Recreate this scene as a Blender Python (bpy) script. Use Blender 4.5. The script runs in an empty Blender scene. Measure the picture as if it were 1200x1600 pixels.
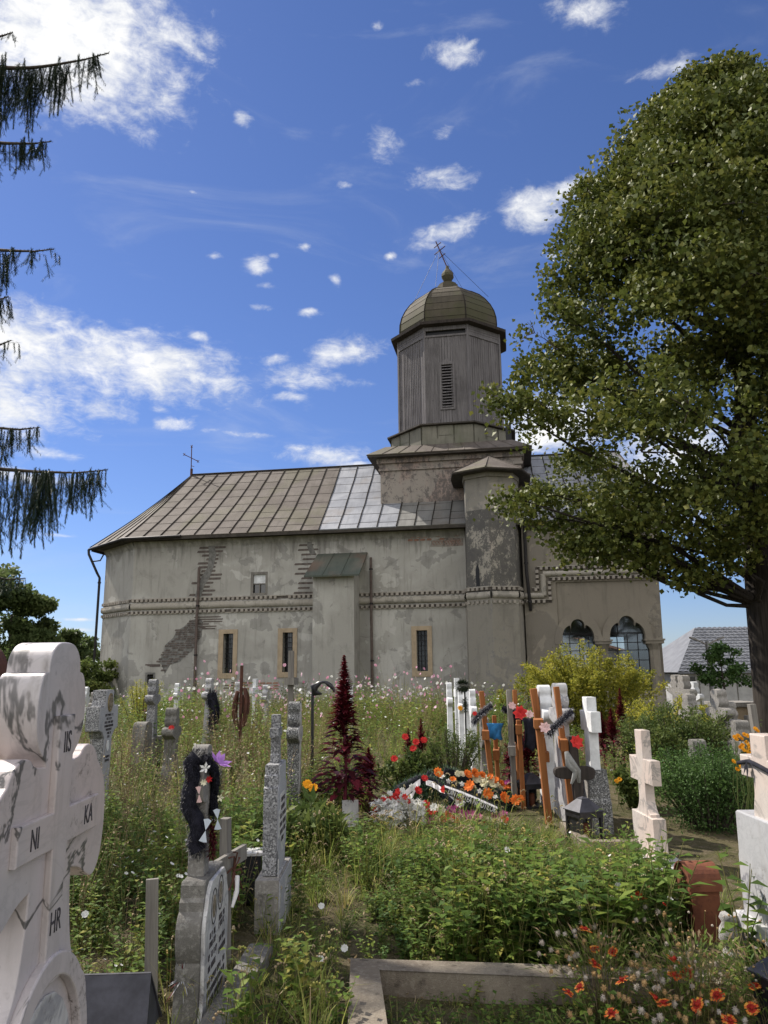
import bpy, bmesh, math, random
import numpy as np
from math import sin, cos, pi, radians, sqrt, atan2
from mathutils import Vector, Matrix
random.seed(7); rng = np.random.default_rng(11)
SC = bpy.context.scene
COL = SC.collection
# ---------------------------------------------------------------- camera
F_PX = 1200.0; PITCH = math.atan(245/1200); ROLL = .0115; EYE = 1.6
cam = bpy.data.cameras.new('camera'); camo = bpy.data.objects.new('camera', cam); COL.objects.link(camo)
cam.sensor_fit = 'VERTICAL'; cam.sensor_height = 24; cam.lens = 24*F_PX/1600; cam.clip_end = 3000; cam.clip_start = .05
_fw = Vector((0, cos(PITCH), sin(PITCH))); _u0 = Vector((0, -sin(PITCH), cos(PITCH))); _r0 = Vector((1, 0, 0))
_rt = _r0*cos(ROLL) - _u0*sin(ROLL); _up = _u0*cos(ROLL) + _r0*sin(ROLL)
m = Matrix((_rt, _up, -_fw)).transposed().to_4x4(); m.translation = (0, 0, EYE); camo.matrix_world = m
SC.camera = camo
def ray(x, y): return _fw + _rt*((x-600)/F_PX) + _up*((800-y)/F_PX)
def at(x, y, Y):
    r = ray(x, y); return Vector((0, 0, EYE)) + r*(Y/r.y)
# ---------------------------------------------------------------- view, world, sun
SC.view_settings.view_transform = 'Standard'; SC.view_settings.look = 'None'; SC.view_settings.gamma = 1
SC.view_settings.exposure = EXPOSURE = 1.2
SUN_AZ = radians(-50); SUN_EL = radians(47)      # azimuth from +Y towards +X
sun = bpy.data.lights.new('sun', 'SUN'); sun.energy = 3.3; sun.angle = radians(.53); sun.color = (1, .93, .83)
suno = bpy.data.objects.new('sun', sun); COL.objects.link(suno)
sd = Vector((sin(SUN_AZ)*cos(SUN_EL), cos(SUN_AZ)*cos(SUN_EL), sin(SUN_EL)))
suno.rotation_euler = sd.to_track_quat('Z', 'Y').to_euler(); suno.location = (0, 0, 40)
W = bpy.data.worlds.new('World'); SC.world = W; W.use_nodes = True
wt = W.node_tree; wt.nodes.clear()
class NT:
    def __init__(s, t): s.t = t
    def n(s, typ, ins=None, **kw):
        nd = s.t.nodes.new(typ)
        for k, v in kw.items(): setattr(nd, k, v)
        if ins:
            for k, v in ins.items():
                sock = nd.inputs[k]
                if isinstance(v, bpy.types.NodeSocket): s.t.links.new(v, sock)
                else: sock.default_value = v
        return nd
    def m(s, op, a, b=0.0, c=None):
        nd = s.t.nodes.new('ShaderNodeMath'); nd.operation = op
        for i, v in enumerate((a, b) if c is None else (a, b, c)):
            if isinstance(v, bpy.types.NodeSocket): s.t.links.new(v, nd.inputs[i])
            else: nd.inputs[i].default_value = v
        return nd.outputs[0]
    def mix(s, f, a, b, mode='MIX'):
        nd = s.t.nodes.new('ShaderNodeMix'); nd.data_type = 'RGBA'; nd.blend_type = mode
        for k, v in ((0, f), (6, a), (7, b)):
            if isinstance(v, bpy.types.NodeSocket): s.t.links.new(v, nd.inputs[k])
            elif k == 0: nd.inputs[0].default_value = v
            else: nd.inputs[k].default_value = (*v, 1) if len(v) == 3 else v
        return nd.outputs[2]
    def noise(s, vec, scale, detail=5, rough=.55, dist=0.0, col=False):
        nd = s.n('ShaderNodeTexNoise', {'Scale': scale, 'Detail': detail, 'Roughness': rough, 'Distortion': dist})
        if vec is not None: s.t.links.new(vec, nd.inputs['Vector'])
        return nd.outputs['Color' if col else 'Fac']
    def ss(s, v, a, b, lo=0.0, hi=1.0):
        nd = s.n('ShaderNodeMapRange', {0: v, 1: a, 2: b, 3: lo, 4: hi}); nd.interpolation_type = 'SMOOTHSTEP'; return nd.outputs[0]
    def ramp(s, v, stops, interp='LINEAR'):
        nd = s.n('ShaderNodeValToRGB', {0: v}); cr = nd.color_ramp; cr.interpolation = interp
        while len(cr.elements) < len(stops): cr.elements.new(.5)
        for e, (p, c) in zip(cr.elements, stops): e.position = p; e.color = (*c, 1)
        return nd.outputs[0]
    def mapping(s, vec, scale=(1, 1, 1), rot=(0, 0, 0), loc=(0, 0, 0)):
        return s.n('ShaderNodeMapping', {'Vector': vec, 'Location': loc, 'Rotation': rot, 'Scale': scale}).outputs[0]
w = NT(wt)
sky = w.n('ShaderNodeTexSky', sky_type='NISHITA', sun_disc=False, sun_elevation=SUN_EL, sun_rotation=SUN_AZ, air_density=1.0, dust_density=.15, ozone_density=2.5)
tc = w.n('ShaderNodeTexCoord').outputs['Generated']
sx = w.n('ShaderNodeSeparateXYZ', {0: tc})
az = w.m('ARCTAN2', sx.outputs[0], sx.outputs[1]); el = w.m('ARCSINE', sx.outputs[2])
CLOUDS = [  # photo-read directions of the cloud masses: x, y, half width, half height, weight, tilt
 (40, 545, 190, 62, 1.15, .1), (215, 572, 170, 50, 1.1, .12), (345, 598, 70, 40, .95, .2), (20, 640, 110, 55, .95, .1), (150, 640, 90, 25, .75, .1),
 (70, 50, 200, 105, 1.35, 0), (215, 105, 75, 65, .9, .3), (190, 190, 60, 26, .8, .4), (308, 120, 22, 18, .7, 0),
 (540, 552, 75, 30, .95, -.1), (480, 592, 80, 26, .82, 0), (600, 225, 42, 34, .72, 0), (692, 278, 62, 24, .95, 0), (705, 360, 80, 24, .8, -.2),
 (832, 325, 58, 42, 1.0, 0), (905, 300, 60, 30, .95, 0), (850, 665, 110, 58, 1.15, 0), (915, 18, 60, 36, .9, .2), (705, 85, 48, 26, .8, 0), (404, 415, 24, 18, .9, 0),
 (418, 447, 26, 10, .8, 0), (405, 480, 28, 9, .85, 0), (480, 488, 24, 12, .9, 0), (525, 437, 14, 16, .8, 0), (268, 662, 42, 16, .9, 0), (510, 710, 95, 20, .85, 0),
 (1030, 112, 60, 20, .8, 0), (378, 185, 17, 15, .9, 0), (590, 40, 16, 11, .8, 0), (60, 748, 120, 10, .85, .05), (385, 680, 60, 9, .75, 0), (608, 400, 12, 8, .8, 0),
 (70, 835, 60, 5, .8, 0), (70, 706, 90, 16, .8, .05), (120, 968, 45, 2.5, .8, 0), (120, 984, 50, 2.5, .8, 0), (1050, 740, 140, 90, 1.0, 0), (1020, 290, 70, 40, .9, 0), (475, 385, 16, 10, .8, 0),
 (250, 640, 26, 9, .85, .1), (430, 560, 30, 12, .85, -.2), (450, 620, 34, 12, .8, 0), (560, 600, 36, 14, .85, 0), (470, 700, 40, 10, .9, 0), (560, 725, 40, 9, .9, 0), (310, 525, 22, 10, .8, 0), (650, 130, 22, 9, .7, 0), (735, 70, 20, 8, .8, -.3), (300, 300, 10, 4, .7, 0), (540, 290, 18, 10, .6, 0), (430, 400, 12, 6, .7, 0), (690, 210, 24, 16, .7, 0), (860, 400, 14, 6, .8, 0), (325, 672, 22, 8, .8, 0), (335, 400, 20, 8, .6, 0), (1500, 300, 200, 90, 1.1, 0), (-350, 300, 180, 90, 1.1, 0), (1700, 700, 220, 60, 1.1, 0)]
CLOUDS = [(x, y, rx*(1 if rx > 90 else .8), ry*(1 if rx > 90 else .78), k, t_) for (x, y, rx, ry, k, t_) in CLOUDS]
best = None
for (x, y, rx, ry, k, tilt) in CLOUDS:
    r = ray(x, y).normalized(); a0 = atan2(r.x, r.y); e0 = math.asin(r.z)
    q = (r.dot(_fw))          # pixel size to angle at this spot
    rxa = max(rx/F_PX*q/max(.3, cos(e0)), .004); rya = max(ry/F_PX*q, .0025)
    da = w.m('SUBTRACT', az, a0); de = w.m('SUBTRACT', el, e0)
    if tilt:
        c_, s_ = cos(tilt), sin(tilt)
        da2 = w.m('SUBTRACT', w.m('MULTIPLY', da, c_), w.m('MULTIPLY', de, s_)); de = w.m('ADD', w.m('MULTIPLY', da, s_), w.m('MULTIPLY', de, c_)); da = da2
    d2 = w.m('ADD', w.m('POWER', w.m('ABSOLUTE', w.m('DIVIDE', da, rxa)), 2.0), w.m('POWER', w.m('ABSOLUTE', w.m('DIVIDE', de, rya)), 2.0))
    g = w.m('MULTIPLY', w.m('EXPONENT', w.m('MULTIPLY', d2, -.7)), k)
    best = g if best is None else w.m('MAXIMUM', best, g)
cv = w.n('ShaderNodeCombineXYZ', {0: az, 1: w.m('MULTIPLY', el, 1.7), 2: 0.0}).outputs[0]
n1 = w.noise(cv, 9, 9, .62, .35); n2 = w.noise(cv, 34, 8, .65, .5)
nn = w.m('ADD', w.m('MULTIPLY', n1, .6), w.m('MULTIPLY', n2, .4))
cirr = w.noise(w.mapping(cv, scale=(1, 1.9, 1), rot=(0, 0, .35)), 13, 10, .68, 1.1)
nn = w.m('ADD', w.m('MULTIPLY', nn, .8), w.m('MULTIPLY', cirr, .2))
dens = w.m('ADD', w.m('MULTIPLY', best, .97), w.m('MULTIPLY', w.m('SUBTRACT', nn, .5), 3.3))
mask = w.m('MULTIPLY', w.m('POWER', w.ss(dens, .30, 1.2), 1.1), w.ss(best, .05, .35))
# cirrus veil, thin
n3 = w.noise(w.mapping(cv, scale=(1, 2.2, 1), rot=(0, 0, .3)), 3.2, 9, .6, .8)
veil = w.m('MULTIPLY', w.ss(n3, .52, .8), .25)
mask = w.m('MAXIMUM', mask, veil)
skyc = w.mix(1.0, sky.outputs[0], (.35, .40, .565), 'MULTIPLY')
shade = w.noise(cv, 16, 6, .6)
cl = w.ramp(w.m('ADD', w.m('MULTIPLY', dens, .35), w.m('MULTIPLY', shade, .7)), [(.3, (3.0, 3.25, 3.7)), (.8, (5.0, 5.0, 5.0))])
# broken bright cloud deck added out of view behind the camera, lights the facade
back = w.m('MULTIPLY', w.ss(w.m('MULTIPLY', sx.outputs[1], -1.0), -.12, .22), w.ss(w.noise(tc, 3.2, 7, .6, .3), .36, .52))
back = w.m('MULTIPLY', back, w.ss(sx.outputs[2], 0.0, .1))
fin = w.mix(mask, skyc, cl); fin = w.mix(back, fin, (8.3, 8.1, 7.8))
bg = w.n('ShaderNodeBackground', {'Color': fin, 'Strength': .09})
wo = w.n('ShaderNodeOutputWorld', {0: bg.outputs[0]})

# ---------------------------------------------------------------- object helpers
def tag(o, label=None, cat=None, group=None, kind=None):
    if label: o['label'] = label
    if cat: o['category'] = cat
    if group: o['group'] = group
    if kind: o['kind'] = kind
    return o
def empty(name, loc=(0, 0, 0), rz=0, label=None, cat=None, group=None):
    o = bpy.data.objects.new(name, None); COL.objects.link(o); o.empty_display_size = .2
    o.location = loc; o.rotation_euler = (0, 0, rz)
    return tag(o, label, cat, group)
def link(name, me, parent=None):
    o = bpy.data.objects.new(name, me); COL.objects.link(o)
    if parent is not None: o.parent = parent
    return o
class MB:
    """collects shapes, then links them as one mesh object"""
    def __init__(s): s.v = []; s.f = []; s.smooth = []
    def add(s, vs, fs, sm=False, mtx=None):
        b = len(s.v)
        for p in vs: s.v.append(tuple(mtx @ Vector(p)) if mtx is not None else tuple(p))
        for f in fs: s.f.append([b+i for i in f]); s.smooth.append(sm)
        return s
    def box(s, x0, x1, y0, y1, z0, z1, mtx=None, taper=0):
        t = taper
        vs = [(x0, y0, z0), (x1, y0, z0), (x1, y1, z0), (x0, y1, z0), (x0+t, y0+t, z1), (x1-t, y0+t, z1), (x1-t, y1-t, z1), (x0+t, y1-t, z1)]
        return s.add(vs, [(0, 3, 2, 1), (4, 5, 6, 7), (0, 1, 5, 4), (1, 2, 6, 5), (2, 3, 7, 6), (3, 0, 4, 7)], False, mtx)
    def tube(s, pts, r, n=8, sm=True, cap=True, mtx=None):
        pts = [Vector(p) for p in pts]; k = len(pts)
        rs = r if isinstance(r, (list, tuple)) else [r]*k
        vs = []; prev = None
        for i, p in enumerate(pts):
            d = (pts[min(i+1, k-1)] - pts[max(i-1, 0)])
            if d.length < 1e-9: d = Vector((0, 0, 1))
            d.normalize()
            if prev is None:
                a = d.cross(Vector((0, 0, 1)) if abs(d.z) < .9 else Vector((1, 0, 0))).normalized()
            else:
                a = (prev - d*prev.dot(d)); a = a.normalized() if a.length > 1e-6 else d.orthogonal().normalized()
            prev = a; b = d.cross(a)
            for j in range(n):
                t = 2*pi*j/n; vs.append(p + (a*cos(t) + b*sin(t))*rs[i])
        fs = []
        for i in range(k-1):
            for j in range(n):
                j2 = (j+1) % n; fs.append((i*n+j, i*n+j2, (i+1)*n+j2, (i+1)*n+j))
        s.add(vs, fs, sm, mtx)
        if cap:
            s.add([vs[j] for j in range(n)][::-1], [tuple(range(n))], False, mtx); s.add(vs[-n:], [tuple(range(n))], False, mtx)
        return s
    def lathe(s, prof, n=16, c=(0, 0, 0), sm=True, a0=0, mtx=None):
        vs = []; fs = []
        for (r, z) in prof:
            for j in range(n):
                t = a0 + 2*pi*j/n; vs.append((c[0]+r*cos(t), c[1]+r*sin(t), c[2]+z))
        for i in range(len(prof)-1):
            for j in range(n):
                j2 = (j+1) % n; fs.append((i*n+j, i*n+j2, (i+1)*n+j2, (i+1)*n+j))
        s.add(vs, fs, sm, mtx)
        if prof[0][0] > 1e-4: s.add(vs[:n][::-1], [tuple(range(n))], False, mtx)
        if prof[-1][0] > 1e-4: s.add(vs[-n:], [tuple(range(n))], False, mtx)
        return s
    def build(s, name, mat, parent=None, bevel=0):
        me = bpy.data.meshes.new(name); me.from_pydata(s.v, [], s.f); me.materials.append(mat)
        me.polygons.foreach_set('use_smooth', s.smooth); me.update()
        if bevel:
            bm = bmesh.new(); bm.from_mesh(me); bmesh.ops.remove_doubles(bm, verts=bm.verts, dist=1e-5)
            es = [e for e in bm.edges if len(e.link_faces) == 2 and e.calc_face_angle() > .5]
            bmesh.ops.bevel(bm, geom=es, offset=bevel, segments=2, affect='EDGES', profile=.6); bm.to_mesh(me); bm.free()
        return link(name, me, parent)
def sm_path(pts, n=2, closed=True):
    """corner cutting; a point given as (x, z, 1) stays sharp"""
    P = [(p[0], p[1], p[2] if len(p) > 2 else 0) for p in pts]
    for _ in range(n):
        Q = []; k = len(P)
        for i in range(k):
            a = P[i]; b = P[(i+1) % k]
            if not closed and i == k-1: Q.append(a); break
            if i == 0 and not closed: Q.append(a)
            pa = a if a[2] else (a[0]*.75+b[0]*.25, a[1]*.75+b[1]*.25, 0)
            pb = b if b[2] else (a[0]*.25+b[0]*.75, a[1]*.25+b[1]*.75, 0)
            if not Q or Q[-1] != pa: Q.append(pa)
            if not (b[2] and i < k-1): Q.append(pb)
        P = Q
    return [(p[0], p[1]) for p in P]
def mirror(half):
    """half outline with x>=0 listed top to bottom -> closed symmetric outline"""
    L = [((-p[0],)+tuple(p[1:])) for p in half[::-1] if abs(p[0]) > 1e-6]
    return list(half) + L
def plate(name, loops, y0, y1, mat, parent=None, bevel=0.0, holes=()):
    """flat outline in x-z extruded from y0 (front) to y1 (back) into a solid, optional rounded edge"""
    cu = bpy.data.curves.new(name, 'CURVE'); cu.dimensions = '2D'; cu.fill_mode = 'BOTH'
    th = abs(y1-y0)/2; cu.extrude = max(th-bevel, 1e-4); cu.bevel_depth = bevel; cu.bevel_resolution = 1
    if bevel: cu.offset = -bevel
    for lp in list(loops)+list(holes):
        sp = cu.splines.new('POLY'); sp.points.add(len(lp)-1)
        for i, p in enumerate(lp): sp.points[i].co = (p[0], p[1], 0, 1)
        sp.use_cyclic_u = True
    tmp = bpy.data.objects.new('tmp', cu); me = bpy.data.meshes.new_from_object(tmp)
    bpy.data.objects.remove(tmp); bpy.data.curves.remove(cu)
    me.transform(Matrix(((1, 0, 0, 0), (0, 0, -1, (y0+y1)/2), (0, 1, 0, 0), (0, 0, 0, 1))))
    me.name = name; me.materials.clear(); me.materials.append(mat)
    for p in me.polygons: p.use_smooth = False
    return link(name, me, parent)
_fonts = {}
def text(name, s, size, loc, rot, mat, parent=None, depth=.002, align='CENTER', sx=1.0, spacing=1.0, bold=0.0, shear=0.0):
    cu = bpy.data.curves.new(name, 'FONT'); cu.body = s; cu.size = size; cu.extrude = depth; cu.align_x = align; cu.align_y = 'CENTER'
    cu.space_line = spacing; cu.offset = bold; cu.shear = shear
    tmp = bpy.data.objects.new('tmp', cu); COL.objects.link(tmp); bpy.context.view_layer.update()
    me = bpy.data.meshes.new_from_object(tmp.evaluated_get(bpy.context.evaluated_depsgraph_get()))
    bpy.data.objects.remove(tmp); bpy.data.curves.remove(cu)
    me.transform(Matrix.Diagonal((sx, 1, 1, 1))); me.name = name; me.materials.clear(); me.materials.append(mat)
    o = link(name, me, parent); o.location = loc; o.rotation_euler = rot
    return o
# ---------------------------------------------------------------- materials
def new_mat(name):
    mt = bpy.data.materials.new(name); mt.use_nodes = True; mt.node_tree.nodes.clear(); return mt, NT(mt.node_tree)
def finish(mt, t, col, rough=.8, bump=None, bstr=.3, bdist=.01, metal=0.0, spec=.3, trans=0.0, alpha=None, sheen=0):
    b = t.n('ShaderNodeBsdfPrincipled', {'Base Color': col if isinstance(col, bpy.types.NodeSocket) else (*col, 1), 'Roughness': rough, 'Metallic': metal, 'Specular IOR Level': spec})
    if bump is not None: t.t.links.new(t.n('ShaderNodeBump', {'Height': bump, 'Strength': bstr, 'Distance': bdist}).outputs[0], b.inputs['Normal'])
    out = b.outputs[0]
    if trans:
        tr = t.n('ShaderNodeBsdfTranslucent', {'Color': col if isinstance(col, bpy.types.NodeSocket) else (*col, 1)})
        out = t.n('ShaderNodeMixShader', {0: trans, 1: out, 2: tr.outputs[0]}).outputs[0]
    t.n('ShaderNodeOutputMaterial', {0: out}); return mt
def OC(t): return t.n('ShaderNodeTexCoord').outputs['Object']
def simple(name, col, rough=.6, var=.25, scale=12, bstr=.3, metal=0, spec=.3, bdist=.005):
    mt, t = new_mat(name); oc = OC(t); n = t.noise(oc, scale, 6, .6); n2 = t.noise(oc, scale*6, 3, .6)
    c = t.mix(t.ss(n, .3, .7), tuple(x*(1-var) for x in col), tuple(min(1, x*(1+var)) for x in col))
    c = t.mix(t.ss(n2, .45, .8, 0, .4), c, tuple(x*(1-var) for x in col))
    return finish(mt, t, c, rough, t.m('ADD', n, n2), bstr, bdist, metal, spec)
def plaster(name, tones, patch, dirt, pscale=.35, seed=0, flake=.0, flakecol=(.2, .19, .18), zdirt=None):
    mt, t = new_mat(name); oc = t.mapping(OC(t), loc=(seed*3.1, seed*1.7, seed*2.3))
    big = t.noise(oc, pscale, 4, .55, .6); mid = t.noise(oc, pscale*4.5, 6, .6, .4); fine = t.noise(oc, 14, 6, .7); grain = t.noise(oc, 110, 3, .7)
    c = t.mix(t.ss(big, .42, .58), tones[0], tones[1])
    e = t.m('ADD', big, t.m('MULTIPLY', t.m('SUBTRACT', mid, .5), .5))
    c = t.mix(t.ss(e, .555, .565, 0, .75), c, patch)                 # later repairs with hard outlines
    e2 = t.m('ADD', t.noise(t.mapping(oc, loc=(9, 4, 2)), pscale*1.7, 4, .6, .3), t.m('MULTIPLY', t.m('SUBTRACT', fine, .5), .08))
    c = t.mix(t.ss(e2, .64, .648, 0, .6), c, tones[2])
    st = t.noise(t.mapping(oc, scale=(3.0, 3.0, .35)), 1.6, 7, .65)    # runs of dirt
    c = t.mix(t.ss(st, .5, .70, 0, .42), c, dirt)
    c = t.mix(t.ss(mid, .5, .78, 0, .5), c, dirt)
    sep = t.n('ShaderNodeSeparateXYZ', {0: OC(t)}).outputs[2]
    damp = t.m('ADD', sep, t.m('MULTIPLY', t.m('SUBTRACT', mid, .5), 2.4))
    c = t.mix(t.ss(damp, 1.1, .2, 0, .5), c, tones[2])
    if zdirt is not None:
        zz = t.m('ADD', sep, t.m('MULTIPLY', t.m('SUBTRACT', st, .5), 3.0))
        c = t.mix(t.ss(zz, zdirt[0], zdirt[1], 0, .7), c, dirt)
    c = t.mix(t.m('MULTIPLY', fine, .45), c, tuple(x*.72 for x in tones[0]))
    cr = t.n('ShaderNodeTexVoronoi', {'Vector': t.mix(.12, oc, t.noise(oc, 2.5, 4, .6, 0, True)), 'Scale': 1.1}, feature='DISTANCE_TO_EDGE').outputs['Distance']
    crk = t.m('MULTIPLY', t.ss(cr, .006, .0, 0, .6), t.ss(mid, .5, .62)); c = t.mix(crk, c, tuple(x*.35 for x in tones[0]))
    if flake:
        fl = t.m('ADD', t.m('ADD', t.noise(t.mapping(oc, scale=(1.3, 1.3, .8)), 3.6, 10, .8, .4), t.m('MULTIPLY', t.m('SUBTRACT', big, .5), .35)), t.m('MULTIPLY', t.m('SUBTRACT', fine, .5), .3)); c = t.mix(t.ss(fl, flake-.03, flake+.02, 0, .8), c, flakecol)
    return finish(mt, t, c, .92, t.m('ADD', t.m('MULTIPLY', fine, 1.0), t.m('ADD', t.m('MULTIPLY', grain, .4), t.m('MULTIPLY', t.ss(e, .555, .575), .8))), .5, .012, 0, .15)
M = {}
M['plaster'] = plaster('grey_plaster', ((.355, .342, .312), (.46, .447, .412), (.60, .585, .55)), (.285, .277, .26), (.13, .12, .108), zdirt=(5.9, 7.1))
M['plaster_tur'] = plaster('flaking_plaster', ((.27, .25, .215), (.31, .285, .24), (.40, .36, .31)), (.24, .225, .2), (.13, .12, .105), seed=3, flake=.57)
M['plaster_flake'] = plaster('badly_flaked_plaster', ((.36, .33, .28), (.27, .25, .21), (.42, .37, .32)), (.24, .22, .2), (.12, .115, .11), seed=5, flake=.455, flakecol=(.075, .073, .072), pscale=.9)
M['plaster_porch'] = plaster('brown_plaster', ((.245, .217, .178), (.28, .25, .205), (.36, .32, .265)), (.20, .18, .155), (.12, .108, .09), seed=7)
M['plaster_pink'] = plaster('washed_red_plaster', ((.32, .285, .25), (.34, .26, .225), (.38, .345, .3)), (.28, .215, .185), (.15, .13, .12), seed=9, pscale=.8, flake=.53, flakecol=(.11, .1, .095))
M['band'] = plaster('string_course_plaster', ((.36, .33, .285), (.42, .39, .34), (.46, .43, .38)), (.25, .235, .21), (.12, .112, .1), seed=11, pscale=1.1)
M['dentil'] = simple('dentil_brick', (.30, .27, .235), .9, .25, 5)
M['dentil_shade'] = simple('dentil_shade_colour', (.10, .085, .075), .95, .35, 8)  # shade between the dentils, put into the strip's dark colour
M['stone_tan'] = simple('tan_sandstone', (.37, .29, .20), .85, .12, 6)
M['mortar'] = simple('exposed_brick_mortar', (.17, .165, .155), .95, .3, 7, .7, bdist=.02)
M['brick'] = simple('old_brick', (.115, .095, .085), .95, .35, 8, .6, bdist=.01)
M['redbrick'] = simple('red_brick', (.30, .17, .125), .95, .25, 8, .5)
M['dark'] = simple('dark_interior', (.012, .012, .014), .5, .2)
M['iron'] = simple('dark_iron', (.025, .023, .024), .55, .3, 20, metal=.3)
M['rust'] = None
def rustm(name, a, b, c3, rough=.75, metal=.15):
    mt, t = new_mat(name); oc = OC(t); n = t.noise(oc, 7, 8, .65, .3); n2 = t.noise(oc, 45, 5, .7)
    c = t.mix(t.ss(n, .35, .62), a, b); c = t.mix(t.ss(n2, .5, .72, 0, .6), c, c3)
    return finish(mt, t, c, rough, n2, .35, .003, metal, .3)
M['rust'] = rustm('rusty_sheet', (.13, .045, .025), (.19, .07, .035), (.06, .024, .018))
M['rust_dark'] = rustm('dark_rust', (.07, .03, .022), (.11, .045, .03), (.03, .017, .015))
def roofm(name, a, b, moss, mossamt, rough, metal, lo=.5):
    mt, t = new_mat(name); oc = OC(t); n = t.noise(oc, .9, 7, .6, .4); st = t.noise(t.mapping(oc, scale=(5, .6, .6)), 1.3, 7, .7); f = t.noise(oc, 25, 5, .7)
    c = t.mix(t.ss(n, .35, .65), a, b); c = t.mix(t.ss(st, .45, .75, 0, .55), c, tuple(x*.55 for x in a))
    c = t.mix(t.ss(t.noise(t.mapping(oc, loc=(4, 2, 1)), .55, 5, .6), lo, lo+.14, 0, mossamt), c, moss)
    c = t.mix(t.ss(f, .55, .75, 0, .35), c, tuple(x*.6 for x in b))
    # horizontal sheet joints
    return finish(mt, t, c, rough, t.m('ADD', f, n), .25, .01, metal, .25)
M['roof_old'] = roofm('patinated_roof_metal', (.085, .070, .060), (.13, .112, .098), (.088, .085, .045), .5, .8, .0, .5)
M['roof_new'] = roofm('bright_zinc_sheet', (.19, .20, .225), (.27, .28, .305), (.17, .145, .125), .5, .65, .05)
M['roof_grey'] = roofm('grey_zinc_sheet', (.15, .148, .14), (.19, .187, .178), (.13, .11, .09), .6, .6, .05)
M['roof_green'] = roofm('green_copper_sheet', (.075, .09, .075), (.12, .115, .095), (.15, .085, .06), .5, .8, .1)
M['dome'] = roofm('mossy_dome_metal', (.06, .052, .038), (.085, .072, .052), (.065, .065, .032), .7, .85, .0)
M['drum'] = roofm('lichen_drum_sheet', (.15, .145, .115), (.20, .19, .155), (.12, .13, .085), .6, .85, .0)
M['seam'] = simple('roof_seam', (.028, .024, .02), .9, .3, 8, spec=.1)
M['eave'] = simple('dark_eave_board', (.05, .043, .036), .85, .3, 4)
def boards(name, a, b, w_=.14, axis=0):
    mt, t = new_mat(name); oc = OC(t); sp = t.n('ShaderNodeSeparateXYZ', {0: oc})
    g = t.noise(t.mapping(oc, scale=(14, 14, .7)), 2.0, 7, .7); n = t.noise(oc, 1.1, 4, .6)
    c = t.mix(t.ss(g, .3, .7), a, b); c = t.mix(t.ss(n, .45, .7, 0, .45), c, tuple(x*.6 for x in a))
    return finish(mt, t, c, .9, g, .5, .006, 0, .15)
M['wood_grey'] = boards('weathered_grey_boards', (.105, .098, .10), (.19, .178, .18))
M['wood_post'] = boards('grey_old_wood', (.13, .12, .11), (.24, .225, .20))
M['wood_orange'] = boards('varnished_orange_wood', (.21, .08, .03), (.30, .12, .042))
M['wood_dark'] = boards('dark_stained_wood', (.03, .026, .024), (.06, .05, .045))
def marble(name, a, vein, vs=2.2, pink=(.62, .5, .44), pk=.5, dirt=.3, rough=.35, seed=0, v2a=.25, vg=.15, vw=.034):
    mt, t = new_mat(name); oc = t.mapping(OC(t), loc=(seed*1.3, seed*2.1, seed*.7), rot=(.3, .5, .2))
    n = t.noise(oc, vs, 7, .6, 1.4); v = t.m('ABSOLUTE', t.m('SUBTRACT', n, .5)); vm = t.ss(v, vw, .002); v2 = t.ss(t.m('ABSOLUTE', t.m('SUBTRACT', t.noise(oc, vs*2.7, 8, .65, 2.2), .5)), .035, 0)
    bl = t.noise(oc, vs*.8, 3, .5); c = t.mix(t.ss(bl, .4, .62, 0, pk), a, pink)
    soft = t.ss(t.noise(oc, vs*2, 5, .7, 3), .4, .75); c = t.mix(t.m('MULTIPLY', soft, .35), c, tuple(x*.72 for x in a))
    c = t.mix(t.m('MULTIPLY', vm, t.ss(bl, .40, .52, vg, 1.0)), c, vein); c = t.mix(t.m('MULTIPLY', v2, v2a), c, vein)
    fn = t.noise(oc, 30, 6, .75); c = t.mix(t.ss(fn, .58, .75, 0, dirt), c, (.3, .28, .25)); lich = t.m('MULTIPLY', t.ss(t.noise(oc, 5, 5, .6), .52, .66), t.ss(t.noise(oc, 48, 6, .8), .5, .62)); c = t.mix(t.m('MULTIPLY', lich, min(1, dirt*2)), c, (.07, .055, .045)); run = t.ss(t.noise(t.mapping(OC(t), scale=(9, 9, .8)), 2.0, 6, .65), .52, .75, 0, dirt*1.1); c = t.mix(run, c, (.26, .23, .21))
    return finish(mt, t, c, rough, fn, .15, .002, 0, .45)
M['marble_big'] = marble('white_veined_marble', (.47, .455, .475), (.10, .095, .095), 1.15, (.53, .43, .39), .7, .45, v2a=.12, vg=.0, vw=.013)
M['marble_pink'] = marble('pink_white_marble', (.52, .47, .43), (.3, .27, .25), 2.5, (.56, .45, .39), .7, .07, seed=4)
M['marble_white'] = marble('white_marble', (.40, .40, .41), (.2, .2, .22), 2.2, (.42, .41, .40), .5, .45, seed=8)
M['paint_white'] = simple('chalky_white_paint', (.62, .63, .64), .65, .18, 7)
M['letter'] = simple('worn_black_letter_paint', (.055, .05, .055), .7, .6, 60)
def terrazzo(name, a, b, sc=70, dk=(.05, .05, .052), thr=.42):
    mt, t = new_mat(name); oc = OC(t); v = t.n('ShaderNodeTexVoronoi', {'Vector': oc, 'Scale': sc}).outputs['Color']
    s = t.n('ShaderNodeSeparateXYZ', {0: v}).outputs[0]; c = t.ramp(s, [(0, dk), (thr-.1, a), (.6, b), (.92, (.42, .42, .42))], 'CONSTANT')
    n = t.noise(oc, 3, 5, .6); c = t.mix(t.ss(n, .4, .7, 0, .4), c, tuple(x*.6 for x in a)); f = t.noise(oc, 60, 4, .7)
    return finish(mt, t, c, .75, f, .4, .003, 0, .25)
M['terrazzo'] = terrazzo('speckled_mosaic_concrete', (.19, .19, .195), (.30, .30, .31), 110, (.09, .09, .095))
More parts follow.
